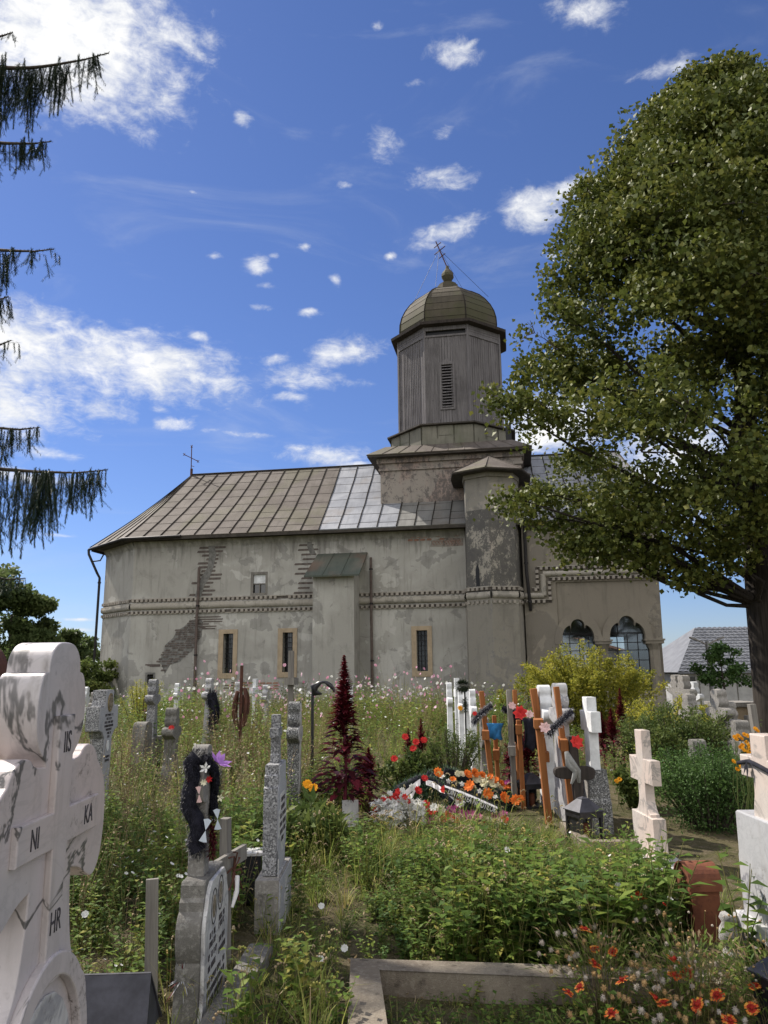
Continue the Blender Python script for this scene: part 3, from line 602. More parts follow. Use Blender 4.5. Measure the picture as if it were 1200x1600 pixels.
# ---- wooden belfry
mb = MB(); mb.lathe([(2.31, 11.5), (2.29, 16.0)], 8, (*TC, 0), False, pi/8); mb.build('belfry_core', M['dark'], church)
mb = MB(); posts = MB(); fri = MB()
LW = (2.42, 12.28, 14.2)
for k in range(8):
    a, b = Vector(octp(2.40)[k]), Vector(octp(2.40)[(k+1) % 8]); d_ = b-a; L = d_.length; d_.normalize(); n_ = ((a+b)/2-Vector(TC)).normalized(); nb = 15; front = n_.y < -.95
    for j in range(nb):
        s0 = L*j/nb+.004; s1 = L*(j+1)/nb-.006; off = rr.uniform(-.008, .010); z0 = 11.55+rr.uniform(0, .10); z1 = 15.5
        segs = [(z0, z1)]
        p0 = a+d_*s0; p1 = a+d_*s1
        if rr.random() < .2: zc = rr.uniform(12.4, 14.6); segs = [(z0, zc-.004), (zc+.004, z1)]
        if front and abs((p0.x+p1.x)/2-LW[0]) < .22: segs = [(z0, LW[1]), (LW[2], z1)]
        for za, zb in segs:
            o2 = off+rr.uniform(-.004, .004); c_ = [p0+n_*o2, p1+n_*o2, p1-n_*.05, p0-n_*.05]
            mb.add([(q.x, q.y, za) for q in c_]+[(q.x, q.y, zb) for q in c_], [(0, 1, 5, 4), (1, 2, 6, 5), (2, 3, 7, 6), (3, 0, 4, 7), (4, 5, 6, 7), (0, 3, 2, 1)])
        if j < nb-1:      # cover strips
            pc = a+d_*(L*(j+1)/nb); wv = .016; c_ = [pc-d_*wv+n_*.02, pc+d_*wv+n_*.02, pc+d_*wv-n_*.02, pc-d_*wv-n_*.02]; zt = z1
            if not (front and abs(pc.x-LW[0]) < .28) and rr.random() < .8: mb.add([(q.x, q.y, z0+rr.uniform(0, .2)) for q in c_]+[(q.x, q.y, zt) for q in c_], [(0, 1, 5, 4), (1, 2, 6, 5), (3, 0, 4, 7), (0, 3, 2, 1)])
    posts.tube([(a.x, a.y, 11.5), (a.x, a.y, 15.98)], .07, 4, False)
    for z0, z1, o_ in [(15.48, 15.56, .05), (15.78, 16.0, .03)] + ([] if front else [(15.57, 15.67, .02), (15.68, 15.77, .025)]):
        c_ = [a+n_*o_, b+n_*o_, b-n_*.06, a-n_*.06]; fri.add([(q.x, q.y, z0) for q in c_]+[(q.x, q.y, z1) for q in c_], [(0, 1, 5, 4), (1, 2, 6, 5), (2, 3, 7, 6), (3, 0, 4, 7), (4, 5, 6, 7), (0, 3, 2, 1)])
mb.build('belfry_boarding', M['wood_grey'], church); posts.build('belfry_post', M['wood_grey'], church); fri.build('belfry_frieze', M['wood_grey'], church)
fy = TC[1]-2.40*cos(pi/8)
fr = plate('louvred_window', [[(LW[0]-.32, LW[1]-.08), (LW[0]+.32, LW[1]-.08), (LW[0]+.32, LW[2]+.08), (LW[0]+.12, LW[2]+.16), (LW[0], LW[2]+.32), (LW[0]-.12, LW[2]+.16), (LW[0]-.32, LW[2]+.08)]], fy-.05, fy+.02, M['wood_grey'], church, .004, [rect(LW[0]-.24, LW[0]+.24, LW[1], LW[2])])
s = MB()
for k in range(15):
    z = LW[1]+.06+k*.127; tl = rr.uniform(-.04, .04) if k in (5, 6, 7) else 0
    s.add([(LW[0]-.25, fy-.03, z-.02+tl), (LW[0]+.25, fy-.03, z-.02-tl), (LW[0]+.25, fy+.06, z+.055-tl), (LW[0]-.25, fy+.06, z+.055+tl), (LW[0]-.25, fy-.03, z-.005+tl), (LW[0]+.25, fy-.03, z-.005-tl), (LW[0]+.25, fy+.06, z+.07-tl), (LW[0]-.25, fy+.06, z+.07+tl)], [(0, 3, 2, 1), (4, 5, 6, 7), (0, 1, 5, 4), (1, 2, 6, 5), (2, 3, 7, 6), (3, 0, 4, 7)])
s.build('slat', M['wood_grey'], fr)
mb = MB(); mb.lathe([(2.38, 15.94), (2.74, 15.98), (2.76, 16.10), (2.38, 16.2)], 8, (*TC, 0), False, pi/8); mb.build('belfry_cornice', M['wood_dark'], church)
prof = [(2.30, 16.12), (2.34, 16.45), (2.32, 16.8), (2.23, 17.15), (2.06, 17.5), (1.83, 17.82), (1.56, 18.1), (1.2, 18.35), (.85, 18.52), (.5, 18.64), (.1, 18.68)]
mb = MB(); mb.lathe(prof, 8, (*TC, 0), False, pi/8); dm = mb.build('dome', M['dome'], church)
mb = MB()
for k in range(8):
    t = pi/8+k*pi/4; mb.tube([(TC[0]+(r+.005)*cos(t), TC[1]+(r+.005)*sin(t), z) for r, z in prof[:-1]], .028, 5, False)
for r, z in prof[1:8]: 
    P8 = [(TC[0]+(r+.004)*cos(pi/8+k*pi/4), TC[1]+(r+.004)*sin(pi/8+k*pi/4), z) for k in range(9)]; mb.tube(P8, .008, 4, False)
mb.build('dome_rib', M['seam'], dm)
mb = MB(); mb.lathe([(.52, 18.62), (.5, 18.92), (.42, 18.95), (.42, 19.02), (.15, 19.06), (.12, 19.15), (.2, 19.25), (.30, 19.42), (.29, 19.55), (.2, 19.7), (.1, 19.82), (.07, 19.98)], 8, (*TC, 0), False, pi/8); mb.build('finial', M['dome'], church)
cx = MB(); B0 = Vector((TC[0]+.0, TC[1], 19.9)); T0 = Vector((TC[0]-.50, TC[1], 21.3)); ax = (T0-B0).normalized(); sidev = Vector((.75, -.55, .22)).normalized()
cx.tube([B0, T0], .028, 6)
for s_, L in ((.66, .34), (.86, .22), (.45, .2)): c = B0.lerp(T0, s_); cx.tube([c-sidev*L, c+sidev*L], .022, 6)
cx.build('tower_cross', M['rust_dark'], church)
cx = MB()
for (u, v, z) in [(.75, 4.0, 18.0), (4.25, 3.6, 17.9), (2.0, 2.4, 18.0), (3.6, 5.3, 18.1)]: cx.tube([B0.lerp(T0, .7), (u, v, z)], .008, 4)
cx.build('guy_wire', M['iron'], church)
cx = MB(); cx.tube([(-9.86, RV, 10.5), (-9.86, RV, 10.9)], .06, 6); cx.tube([(-9.88, RV, 10.8), (-9.9, RV, 12.0)], .022, 6); cx.tube([(-10.26, RV+.0, 11.62), (-9.55, RV, 11.24)], .02, 6); cx.tube([(-9.74, RV, 11.0), (-9.9, RV, 11.05)], .015, 5)
for c in ((-10.26, 11.62), (-9.55, 11.24), (-9.9, 12.0)): cx.tube([(c[0]-.05, RV, c[1]-.06), (c[0]+.05, RV, c[1]+.06)], .014, 5); cx.tube([(c[0]-.05, RV, c[1]+.06), (c[0]+.05, RV, c[1]-.06)], .014, 5)
cx.build('ridge_cross', M['rust_dark'], church)
# ---- porch
PV = -.25
def trefoil(cu, hw, zs, n=10):
    """opening outline: jambs, side foils and a raised centre foil"""
    L = [(cu+hw, zs-.1)]
    for k in range(n+1): t = radians(-10+ 100*k/n); L.append((cu+hw*.42+hw*.58*cos(t), zs+hw*.80*max(0, sin(t))*1.0+.02))
    r = hw*.44; zc = zs+hw*.78
    for k in range(n+1): t = radians(-10+200*k/n); L.append((cu+r*cos(t), zc+r*1.0*sin(t)))
    for k in range(n+1): t = radians(90+100*k/n); L.append((cu-hw*.42+hw*.58*cos(t), zs+hw*.80*max(0, sin(t))+.02))
    L.append((cu-hw, zs-.1)); return L
A1 = (6.98, .55, 2.58); A2 = (8.66, .60, 2.60)
wall_o = [(5.16, -.3), (6.36, -.3), (6.36, 2.35), (A1[0]-A1[1]-.02, 2.35)] + trefoil(*A1)[::-1] + [(7.60, 2.35), (8.0, 2.35)] + trefoil(*A2)[::-1] + [(9.27, 2.35), (9.84, 2.35), (9.90, 6.95), (5.16, 6.95)]
plate('porch_wall', [wall_o], PV, PV+.5, M['plaster_porch'], church)
MB().box(5.16, 9.80, PV-.02, PV+.45, -.3, .75).build('porch_parapet', M['plaster_porch'], church)
# proud surround leaving the recessed arcade panel
plate('porch_surround', [[(5.16, .9), (6.30, .9), (6.30, 4.58), (9.93, 4.58), (9.97, 6.9), (5.16, 6.9)]], PV-.057, PV-.001, M['plaster_porch'], church, .003)
for (cu, hw, zs) in (A1, A2):     # raised hood round each arch
    o = [(cu+(hw+.27)*cos(t), zs-.1+(hw+.42)*sin(t)*1.05) for t in np.linspace(0, pi, 25)]; i_ = trefoil(cu, hw, zs)
    plate('arch_hood', [o+[(cu-hw-.27, zs-.2), (cu-hw, zs-.2)]+i_[::-1]+[(cu+hw, zs-.2), (cu+hw+.27, zs-.2)]], PV-.08-.002*(cu > 8), PV, M['plaster_porch'], church, .003)
for cu, w_ in ((7.83, .27), (9.56, .30), (6.36, .1)):
    mb = MB(); mb.box(cu-w_, cu+w_, PV-.09, PV+.4, 2.36, 2.46).box(cu-w_-.04, cu+w_+.04, PV-.12, PV+.42, 2.46, 2.52) if cu > 6.5 else None
    if cu > 6.5:
        mb.lathe([(w_*.62, .75), (w_*.60, 2.15), (w_*.9, 2.36)], 8, (cu, PV+.16, 0), False, pi/8); mb.build('porch_column', M['plaster_porch'], church)
belt = MB(); dn = MB(); gp = MB()
def strip(P, off, kind):
    for (a, b) in zip(P[:-1], P[1:]):
        a = Vector(a); b = Vector(b); d = (b-a).normalized(); L = (b-a).length; 
        if kind == 'roll': belt.tube([(a.x, PV-.05, a.y), (b.x, PV-.05, b.y)], .11, 10)
        else:
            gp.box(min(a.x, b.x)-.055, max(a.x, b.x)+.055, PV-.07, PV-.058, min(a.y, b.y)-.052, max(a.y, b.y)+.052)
            nrm = Vector((d.y, -d.x)); s = .03
            while s < L-.1:
                c = a+d*(s+.055); hx = .048 if abs(d.x) > .5 else .052; hz = .052 if abs(d.x) > .5 else .055
                dn.box(c.x-hx, c.x+hx, PV-.16, PV-.065, c.y-hz, c.y+hz); s += .19
            e = .014; belt.box(min(a.x, b.x)-.05, max(a.x, b.x)+.05, PV-.095, PV-.06, (a.y if abs(d.x) > .5 else min(a.y, b.y))+(.055 if abs(d.x) > .5 else 0), (a.y if abs(d.x) > .5 else max(a.y, b.y))+(.08 if abs(d.x) > .5 else 0)) if abs(d.x) > .5 else None
strip([(5.2, 4.12), (5.86, 4.12)], 0, 'roll'); strip([(5.86, 4.12), (5.86, 4.90)], 0, 'roll'); strip([(5.86, 4.90), (9.93, 4.90)], 0, 'roll')
strip([(5.5, 4.34), (5.64, 4.34)], 0, 'd'); strip([(5.65, 4.34), (5.65, 5.1)], 0, 'd'); strip([(5.72, 5.10), (9.93, 5.10)], 0, 'd')
strip([(5.2, 3.91), (6.07, 3.91)], 0, 'd'); strip([(6.07, 3.92), (6.07, 4.70)], 0, 'd'); strip([(6.14, 4.70), (9.93, 4.70)], 0, 'd')
belt.build('string_course', M['band'], church); dn.build('dentils', M['dentil'], church); gp.build('dentil_shade_strip', M['dentil_shade'], church)
# glazing, rear wall and side wall of the hollow porch
mt, t = new_mat('thin_window_glass'); gl = t.n('ShaderNodeBsdfGlossy', {'Color': (.8, .85, .9, 1), 'Roughness': .06}); tr = t.n('ShaderNodeBsdfTransparent', {'Color': (.80, .84, .86, 1)})
t.n('ShaderNodeOutputMaterial', {0: t.n('ShaderNodeMixShader', {0: .12, 1: tr.outputs[0], 2: gl.outputs[0]}).outputs[0]}); M['glass_thin'] = mt
for (a, b) in ((6.36, 7.68), (7.98, 9.38)):
    pz = MB().box(a, b, PV+.28, PV+.285, .75, 3.6); gz = pz.build('porch_glazing', M['glass_thin'], church); s = MB()
    n = 4
    for k in range(n+1): x = a+(b-a)*k/n; s.box(x-.014, x+.014, PV+.26, PV+.30, .75, 2.72)
    x = a+(b-a)*.28; s.box(x-.02, x+.02, PV+.26, PV+.30, 2.7, 3.6)
    for z in (1.1, 1.45, 1.8, 2.15, 2.42, 2.72, 2.76): s.box(a, b, PV+.262, PV+.298, z-.013, z+.013)
    s.build('glazing_bar', M['iron'], gz)
u1, _ = ch(872, 1010, 8.0); u2, _ = ch(915, 1010, 8.0); u3, _ = ch(948, 1010, 8.0); u4, _ = ch(980, 1010, 8.0); _, zt = ch(900, 996, 8.0)
plate('porch_rear_wall', [rect(5.16, 9.9, -.3, 6.9)], 8.0, 8.5, M['plaster_porch'], church, 0, [rect(u1, u2, .8, zt), rect(u3, u4, .8, zt)])
MB().box(9.6, 9.88, PV+.5, 8.0, -.3, 6.9).box(4.7, 5.16, .3, 8.0, -.3, 6.9).build('porch_side_wall', M['plaster_porch'], church)
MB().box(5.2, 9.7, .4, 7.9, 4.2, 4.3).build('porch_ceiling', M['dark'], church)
# ================================================================= graves
def X_(px, Y, py=1150): return at(px, py, Y).x
R90 = pi/2
def root(name, X, Y, label, cat, group=None, rz=R90, lean=(0, 0), z=None):
    o = empty(name, (X, Y, ground_h(X, Y)-.02 if z is None else z), rz, label, cat, group)
    o.rotation_euler = (radians(lean[0]), radians(lean[1]), rz); return o
def tre_half(H, W, b=.2, s=1.0):
    return [(.03*s, H), (.07*s, H-.015), (.088*s, H-.065), (.065*s, H-.12), (.10*s, H-.15), (.118*s, H-.20), (.075*s, H-.255, 1), (W-.09, H-.26), (W-.03, H-.27), (W, H-.32), (W-.02, H-.37), (W-.08, H-.39), (.07*s, H-.43, 1),
            (.078*s, H-.6), (.10*s, H-.75), (b*.8, .32), (b, .22), (b, .10), (b, 0, 1)]
def lat_half(H, W, zt, zb, a, b=None, neck=None):
    L = [(a, H, 1), (a, zt, 1), (W, zt, 1), (W, zb, 1), (a, zb, 1)]
    if neck: L += [(a, neck[0]+.1), (a+.02, neck[0]+.03), (b, neck[0]-.05), (b, neck[0]-.08, 1), (b, 0, 1)]
    else: L += [(b or a, 0, 1)]
    return L
def oval(cx, cz, rx, rz, n=20): return [(cx+rx*cos(2*pi*k/n), cz+rz*sin(2*pi*k/n)) for k in range(n)]
def inscription(parent, rows, y, seed=0, h=.03, mat='letter', gap=.35, th=.002):
    """worn unreadable rows of incised letters: rows = (x centre, z, half width)"""
    r = random.Random(seed); mb = MB(); hh = h
    for (cx_, z, hw) in rows:
        x = cx_-hw
        while x < cx_+hw-hh*.5:
            wl = hh*.45; k = r.random(); t = hh*.13
            if r.random() < .9:
                mb.box(x, x+t, y-th, y+.001, z-hh/2, z+hh/2)
                if k < .7: mb.box(x+wl-t, x+wl, y-th, y+.001, z-hh/2+(hh*.4 if k < .2 else 0), z+hh/2)
                if k > .3: mb.box(x+t, x+wl-t, y-th*.9, y+.001, z+hh/2-t, z+hh/2)
                if k < .5: mb.box(x+t, x+wl-t, y-th*.9, y+.001, z-t/2, z+t/2)
                if .5 < k: mb.box(x+t, x+wl-t, y-th*.9, y+.001, z-hh/2, z-hh/2+t)
            x += wl+hh*.2*(1 if r.random() < .85 else 3)
    return mb.build('inscription', M[mat], parent)
# --- 1 the big marble cross, nearest left
bc = root('marble_cross', -.735, 1.69, 'large dark-veined white marble cross lettered IIS NI KA HR, nearest on the left', 'gravestone')
half = [(.0, 1.665), (.045, 1.662), (.078, 1.635), (.082, 1.602, 1), (.105, 1.598), (.122, 1.56), (.125, 1.50), (.108, 1.452), (.072, 1.425), (.066, 1.413, 1), (.115, 1.417), (.135, 1.435), (.165, 1.44), (.205, 1.425), (.225, 1.395, 1), (.255, 1.375), (.285, 1.33), (.292, 1.25), (.275, 1.17), (.235, 1.135), (.195, 1.148), (.15, 1.175), (.10, 1.185, 1), (.103, 1.13), (.125, 1.02), (.16, .975), (.17, .965, 1), (.23, .935), (.245, .86), (.245, .81, 1), (.29, .80, 1), (.30, .76, 1), (.32, .76, 1), (.33, 0, 1)]
T = .045
plate('cross_body', [sm_path(mirror(half), 3)], -T, T, M['marble_big'], bc, .003)
pan = plate('raised_cross', [[(-.042, 1.512), (.036, 1.512), (.036, 1.322), (.205, 1.322), (.205, 1.25), (.036, 1.25), (.03, 1.18), (.03, 1.04), (.05, .99), (-.05, .99), (-.034, 1.04), (-.036, 1.25), (-.195, 1.25), (-.195, 1.322), (-.042, 1.322)]], -T-.014, -T+.001, M['marble_big'], bc, .003)
for s_, x, z, sz in (('IIS', .0, 1.455, .062), ('NI', -.125, 1.286, .058), ('KA', .145, 1.286, .058), ('HR', .0, 1.105, .062)):
    text('lettering', s_, sz, (x, -T-.0145, z), (R90, 0, 0), M['letter'], bc, .0008, sx=.66, bold=.0)
ring = [(.205*cos(t), .80+.245*sin(t)) for t in np.linspace(0, pi, 30)]; rin = [(.165*cos(t), .80+.20*sin(t)) for t in np.linspace(pi, 0, 30)]
plate('arch_moulding', [ring+[(-.205, .3), (-.165, .3)]+rin+[(.165, .3), (.205, .3)]], -T-.02, -T+.001, M['marble_big'], bc, .004)
plate('medallion', [oval(0, .78, .15, .19)], -T-.006, -T+.001, M['slab_white'], bc, .002)
# --- granite mosaic cross
gcx = root('mosaic_cross', -3.28, 9.15, 'grey speckled mosaic cross with oval portrait behind the big marble cross', 'gravestone')
plate('cross_body', [sm_path(mirror([(.13, 1.44, 1), (.13, 1.33, 1), (.17, 1.26, 1), (.30, 1.26, 1), (.31, 1.0, 1), (.20, .97, 1), (.13, .90, 1), (.12, .5, 1), (.16, 0, 1)]), 0)], -.075, .075, M['terrazzo'], gcx, .004)
plate('front_slab', [mirror([(.12, 1.43), (.12, 1.32), (.165, 1.25), (.29, 1.25), (.30, 1.01), (.19, .98), (.12, .91), (.11, .5), (.14, .1)])], -.082, -.0751, M['slab_grey'], gcx, 0)
pf = plate('portrait_frame', [oval(0, 1.30, .075, .105)], -.094, -.0821, M['gilt'], gcx, .002); plate('portrait', [oval(0, 1.30, .058, .086)], -.097, -.0941, M['photo'], pf)
inscription(gcx, [(0, 1.16, .13), (0, 1.12, .10), (0, 1.08, .14), (0, 1.04, .14), (0, 1.0, .09), (0, .96, .08), (0, .92, .04), (0, .70, .09), (0, .66, .07)], -.084, 3, .026)
plate('oval_emblem', [oval(0, .82, .035, .06)], -.087, -.0821, M['paint_white'], gcx)
# --- stone with garlanded cross
g10 = root('gravestone', -.93, 4.15, 'blackened concrete gravestone with white inscribed slab and black garlanded cross, lower left', 'gravestone')
hb = [(.20, .615, 1), (.215, .60, 1), (.215, .545, 1), (.235, .53, 1), (.235, .49, 1), (.255, .48), (.285, .44), (.288, .36), (.27, .30), (.255, .275, 1), (.268, .26, 1), (.285, .10, 1), (.30, 0, 1)]
plate('base_block', [sm_path(mirror(hb), 2)], -.058, .058, M['concrete_dk'], g10, .006)
hs = [(.14, .60, 1), (.20, .56), (.225, .50, 1), (.255, .46), (.272, .40), (.262, .30, 1), (.262, .12, 1), (.29, .05, 1), (.29, 0, 1)]
sl = plate('inscribed_slab', [sm_path(mirror(hs), 2)], -.078, -.0585, M['slab_white'], g10, .002)
for x, z in ((-.09, .475), (.055, .50)):
    e = plate('oval_frame', [oval(x, z, .062, .082)], -.0805, -.0785, M['letter'], g10, 0, [oval(x, z, .056, .076)]); plate('oval_portrait', [oval(x, z, .036, .052)], -.0805, -.0785, M['photo'], g10)
inscription(g10, [(-.10, .36, .07), (.10, .385, .07), (-.10, .32, .07), (.10, .35, .07), (-.09, .27, .10), (.12, .28, .07), (-.1, .22, .09), (.12, .23, .08), (0, .16, .2), (0, .115, .2), (0, .07, .16)], -.0785, 5, .026)
cr = plate('cross', [sm_path(mirror([(.03, .62), (.055, .605), (.062, .57), (.058, .53, 1), (.10, .53), (.125, .50), (.13, .42), (.12, .37), (.09, .35), (.045, .345, 1), (.048, .2), (.06, .0, 1)]), 2)], -.04, .04, M['concrete'], g10, .005); cr.location = (-.05, .015, .61)
# --- black garland with bows, hung on that cross (fuzz comes with the foliage helpers)
# --- slim monument with base, slab and small cross
g9 = root('monument', -.76, 5.48, 'tall slim speckled monument with inlaid white cross on its base and small cross on top', 'gravestone')
plate('base_block', [rect(-.31, .31, -.1, .345)], -.075, .075, M['concrete'], g9, .004)
plate('base_front', [rect(-.305, .305, -.1, .335)], -.081, -.0755, M['slab_grey'], g9)
plate('inlaid_cross', [mirror([(.016, .30), (.02, .19), (.085, .215), (.085, .15), (.02, .13), (.018, -.05)])], -.0835, -.0812, M['slab_white'], g9)
for sx_ in (-1, 1): plate('inlaid_edge', [[(sx_*.30, .33), (sx_*.27, .26), (sx_*.285, .2), (sx_*.30, .15)][::sx_]], -.0835, -.0812, M['slab_white'], g9); plate('inlaid_edge', [[(sx_*.30, .1), (sx_*.275, .0), (sx_*.30, -.08)][::sx_]], -.0835, -.0812, M['slab_white'], g9)
sb = [(.17, 1.02, 1), (.17, .965, 1), (.195, .955, 1), (.195, .89, 1), (.22, .88, 1), (.22, .35, 1)]
so = plate('upper_slab', [mirror(sb)], -.045, .045, M['terrazzo'], g9, .003)
plate('slab_front', [mirror([(.165, 1.012), (.165, .90), (.21, .87), (.21, .5), (.10, .36)])], -.051, -.0452, M['slab_grey'], g9)
plate('inscription_plate', [mirror([(.10, .83), (.12, .80), (.12, .74), (.19, .73), (.19, .56), (.10, .55), (.04, .46)])], -.054, -.0512, M['slab_white'], g9)
inscription(g9, [(0, .79, .09), (0, .74, .09), (0, .69, .15), (0, .64, .15), (0, .59, .13), (0, .54, .06)], -.0545, 9, .028)
MB().box(-.17, .17, -.06, .0, .345, .352).box(-.24, -.20, -.062, -.058, .345, .45).build('ledge', M['slab_white'], g9)
plate('cross', [mirror([(.034, 1.335), (.034, 1.25), (.10, 1.25), (.10, 1.19), (.034, 1.19), (.034, 1.075), (.05, 1.07), (.05, 1.02)])], -.03, .03, M['terrazzo'], g9, .003)
# --- small generic crosses by a builder; every one its own thing
def cross_stone(name, X, Y, half, t, mat, label, group=None, sm=2, rz=R90, lean=(0, 0), base=None, bmat=None, bev=.004, front=None, z=None):
    r = root(name, X, Y, label, 'gravestone', group, rz, lean, z)
    if base:
        w_, h_, tb = base; mbx = MB(); mbx.box(-w_, w_, -tb, tb, -.05, h_, taper=.0); mbx.build('plinth', bmat or mat, r, .006)
    plate('cross_body', [sm_path(mirror(half), sm)], -t/2, t/2, mat, r, bev)
    if front:
        f = [(max(p[0]-.02, 0.004), p[1]-.015 if i == 0 else p[1]) + tuple(p[2:]) for i, p in enumerate(half)]
        plate('face_slab', [sm_path(mirror(f), sm)], -t/2-.006, -t/2-.0005, front, r)
    return r
# tall pale crosses right of centre
cross_stone('white_cross', X_(850, 8.95)+.02, 8.95, tre_half(1.50, .27), .13, M['paint_white'], 'tall scalloped white cross, left one of the leaning pair beside the wooden crosses', 'pair of tall scalloped white crosses', lean=(0, 0), bev=.006, front=M['marble_white'], z=-.1)
cross_stone('white_cross', X_(878, 8.45), 8.45, tre_half(1.53, .27, .24), .13, M['marble_white'], 'tall scalloped white cross, right one of the leaning pair, behind the black cross', 'pair of tall scalloped white crosses', lean=(0, 0), bev=.006, rz=R90+.06, z=-.1)
c24 = root('white_cross', X_(922, 8.25), 8.2, 'plain square-cut white cross on a speckled tapering pedestal', 'gravestone', z=-.05)
plate('cross_body', [mirror([(.09, 1.34), (.09, 1.20), (.22, 1.20), (.22, 1.0), (.09, 1.0), (.10, .62)])], -.05, .05, M['paint_white'], c24, .006)
plate('pedestal', [mirror([(.13, .63), (.15, .55), (.2, .42), (.2, .38), (.24, .33), (.25, -.05)])], -.1, .1, M['terrazzo_dk'], c24, .005)
plate('pedestal_back', [mirror([(.12, .62), (.19, .40), (.24, .32), (.24, -.04)])], .101, .108, M['concrete'], c24)
# marble cross right with plinth
m26 = root('marble_cross', 2.25, 7.02, 'pink white marble latin cross on a low slab, beside the rusty lantern', 'gravestone', rz=R90+.02)
plate('cross_body', [sm_path(mirror([(.085, 1.10, 1), (.085, .865, 1), (.275, .865, 1), (.275, .665, 1), (.085, .665, 1), (.085, .55), (.09, .50), (.14, .43), (.17, .42, 1), (.17, .385, 1)]), 2)], -.04, .04, M['marble_pink'], m26, .005)
plate('lower_block', [mirror([(.26, .40), (.265, .06)])], -.055, .055, M['marble_pink'], m26, .005)
MB().box(-.42, .40, -.20, .20, -.05, .055).build('plinth', M['slab_white'], m26, .005)
MB().box(-.55, .5, -.27, .25, -.1, -.01).build('footing', M['concrete'], m26, .006)
M['kerb_pale'] = concrete('pale_dirty_stone', (.33, .32, .31), (.42, .41, .40), (.12, .12, .12), .6)
# big cross and base at the right edge
r29 = root('marble_cross', 2.07, 4.36, 'white marble cross with dark ribbon on a tall white block at the right edge', 'gravestone', z=0)
plate('cross_body', [sm_path(mirror([(.09, 1.225, 1), (.09, 1.10, 1), (.235, 1.10, 1), (.235, .985, 1), (.09, .985, 1), (.095, .90), (.12, .84), (.13, .76, 1)]), 2)], -.05, .05, M['marble_pink'], r29, .006)
plate('upper_block', [sm_path(mirror([(.30, .785, 1), (.32, .775, 1), (.325, .56), (.335, .54, 1), (.335, .225, 1)]), 1)], -.12, .07, M['marble_white'], r29, .008)
plate('cornice', [mirror([(.36, .24), (.37, .17), (.34, .165)])], -.16, .11, M['slab_white'], r29, .005)
plate('pedestal', [mirror([(.32, .166), (.31, .0), (.34, -.2)])], -.13, .08, M['concrete'], r29, .005)
mb = MB(); mb.lathe([(.05, .22), (.06, .20), (.045, .175), (.065, .14), (.07, .09), (.05, .06), (.035, .045), (.06, .03), (.065, .0), (.045, -.02), (.05, -.16)], 14, (.36, .14, 0)); mb.build('corner_baluster', M['kerb_pale'], r29)
rb = tag(MB().tube([(2.012, 4.60, 1.05), (2.008, 4.46, 1.075), (2.008, 4.36, 1.065), (2.01, 4.12, 1.03)], .012, 6).build('ribbon', M['cloth_black']), 'dark ribbon tied across the white marble cross at the right edge', 'ribbon')
mb = MB()
for (dy, dz, a) in ((.02, -.07, .3), (.0, -.09, -.1), (-.06, -.03, 1.0)):
    mb.add([(2.0, 4.46, 1.08), (1.996, 4.46+dy+.012, 1.08+dz*.5), (1.99, 4.46+dy*2, 1.08+dz*1.2), (1.996, 4.46+dy-.014, 1.08+dz*.6)], [(0, 1, 2, 3)])
mb.build('ribbon_tail', M['cloth_black'], rb)
# row of white crosses in the middle distance
protos = []
for i, (px, Y, H, W, lab) in enumerate([(704, 14.2, 1.36, .2, 'slim white cross, leftmost of the white row before the turret'), (716, 14.6, 1.42, .22, 'white cross second from the left in the row before the turret'), (722, 13.4, 1.28, .2, 'white cross in the middle of the row, behind the evergreen ball'),
                                       (731, 13.0, 1.25, .2, 'white cross second from the right in the row before the turret'), (740, 12.6, 1.26, .24, 'white scalloped cross, rightmost of the row before the turret')]):
    cross_stone('white_cross', X_(px, Y), Y, tre_half(H, W, .16, .9) if i % 2 == 0 else lat_half(H, W, H-.2, H-.34, .06, .12, (.35,)), .09, M['paint_white'], lab, 'row of white crosses before the turret', lean=(0, (1.5, 0, 0, 1, 0)[i]))
cross_stone('gravestone', X_(757, 11.6), 11.6, tre_half(.92, .22, .22), .12, M['concrete_dk'], 'low dark rounded stone cross at the end of the white row', lean=(0, 0))
# left middle distance
cross_stone('grey_cross', X_(236, 13.6), 13.6, tre_half(1.46, .25, .2), .14, M['terrazzo'], 'tall pale grey stone cross left of the long brick scar, white top', base=(.28, .5, .12), bmat=M['concrete_dk'])
cross_stone('gravestone', X_(268, 11.2), 11.2, tre_half(1.13, .24, .2), .16, M['concrete_dk'], 'dark weathered stone cross with red flowers at its foot')
cross_stone('gravestone', X_(222, 12.6), 12.6, [(.1, .85), (.16, .8), (.2, .7), (.2, .3), (.28, .25, 1), (.28, 0, 1)], .2, M['concrete_dk'], 'low rounded dark headstone left of the pale grey cross')
cross_stone('white_cross', X_(325, 15.5), 15.5, tre_half(1.48, .28, .2), .12, M['marble_white'], 'white scalloped cross with a dark wreath left of the rusty cross', rz=R90-.15)
cross_stone('white_cross', X_(130, 21), 21, tre_half(1.25, .25, .2), .12, M['paint_white'], 'far small white cross at the left before the trees')
cross_stone('grey_cross', X_(143, 20), 20, tre_half(1.15, .22, .2), .12, M['concrete'], 'far small grey cross near the apse drainpipe')
cross_stone('white_cross', X_(274, 22), 22, tre_half(1.28, .22, .2), .12, M['paint_white'], 'far white cross top showing under the barred low window')
cross_stone('white_cross', X_(397, 20), 20, lat_half(1.42, .22, 1.2, 1.06, .05, .1, (.3,)), .10, M['paint_white'], 'slender white latin cross right of the rusty iron cross', rz=R90-.3)
cross_stone('white_cross', X_(414, 19.5), 19.5, tre_half(1.28, .25, .18), .14, M['marble_white'], 'white scalloped cross nearest to the second slit window', rz=R90-.1)
cross_stone('grey_cross', X_(371, 18.5), 18.5, tre_half(1.36, .3, .25), .16, M['marble_white'], 'white grey stepped cross directly behind the rusty iron cross', base=(.35, .5, .15), bmat=M['concrete'])
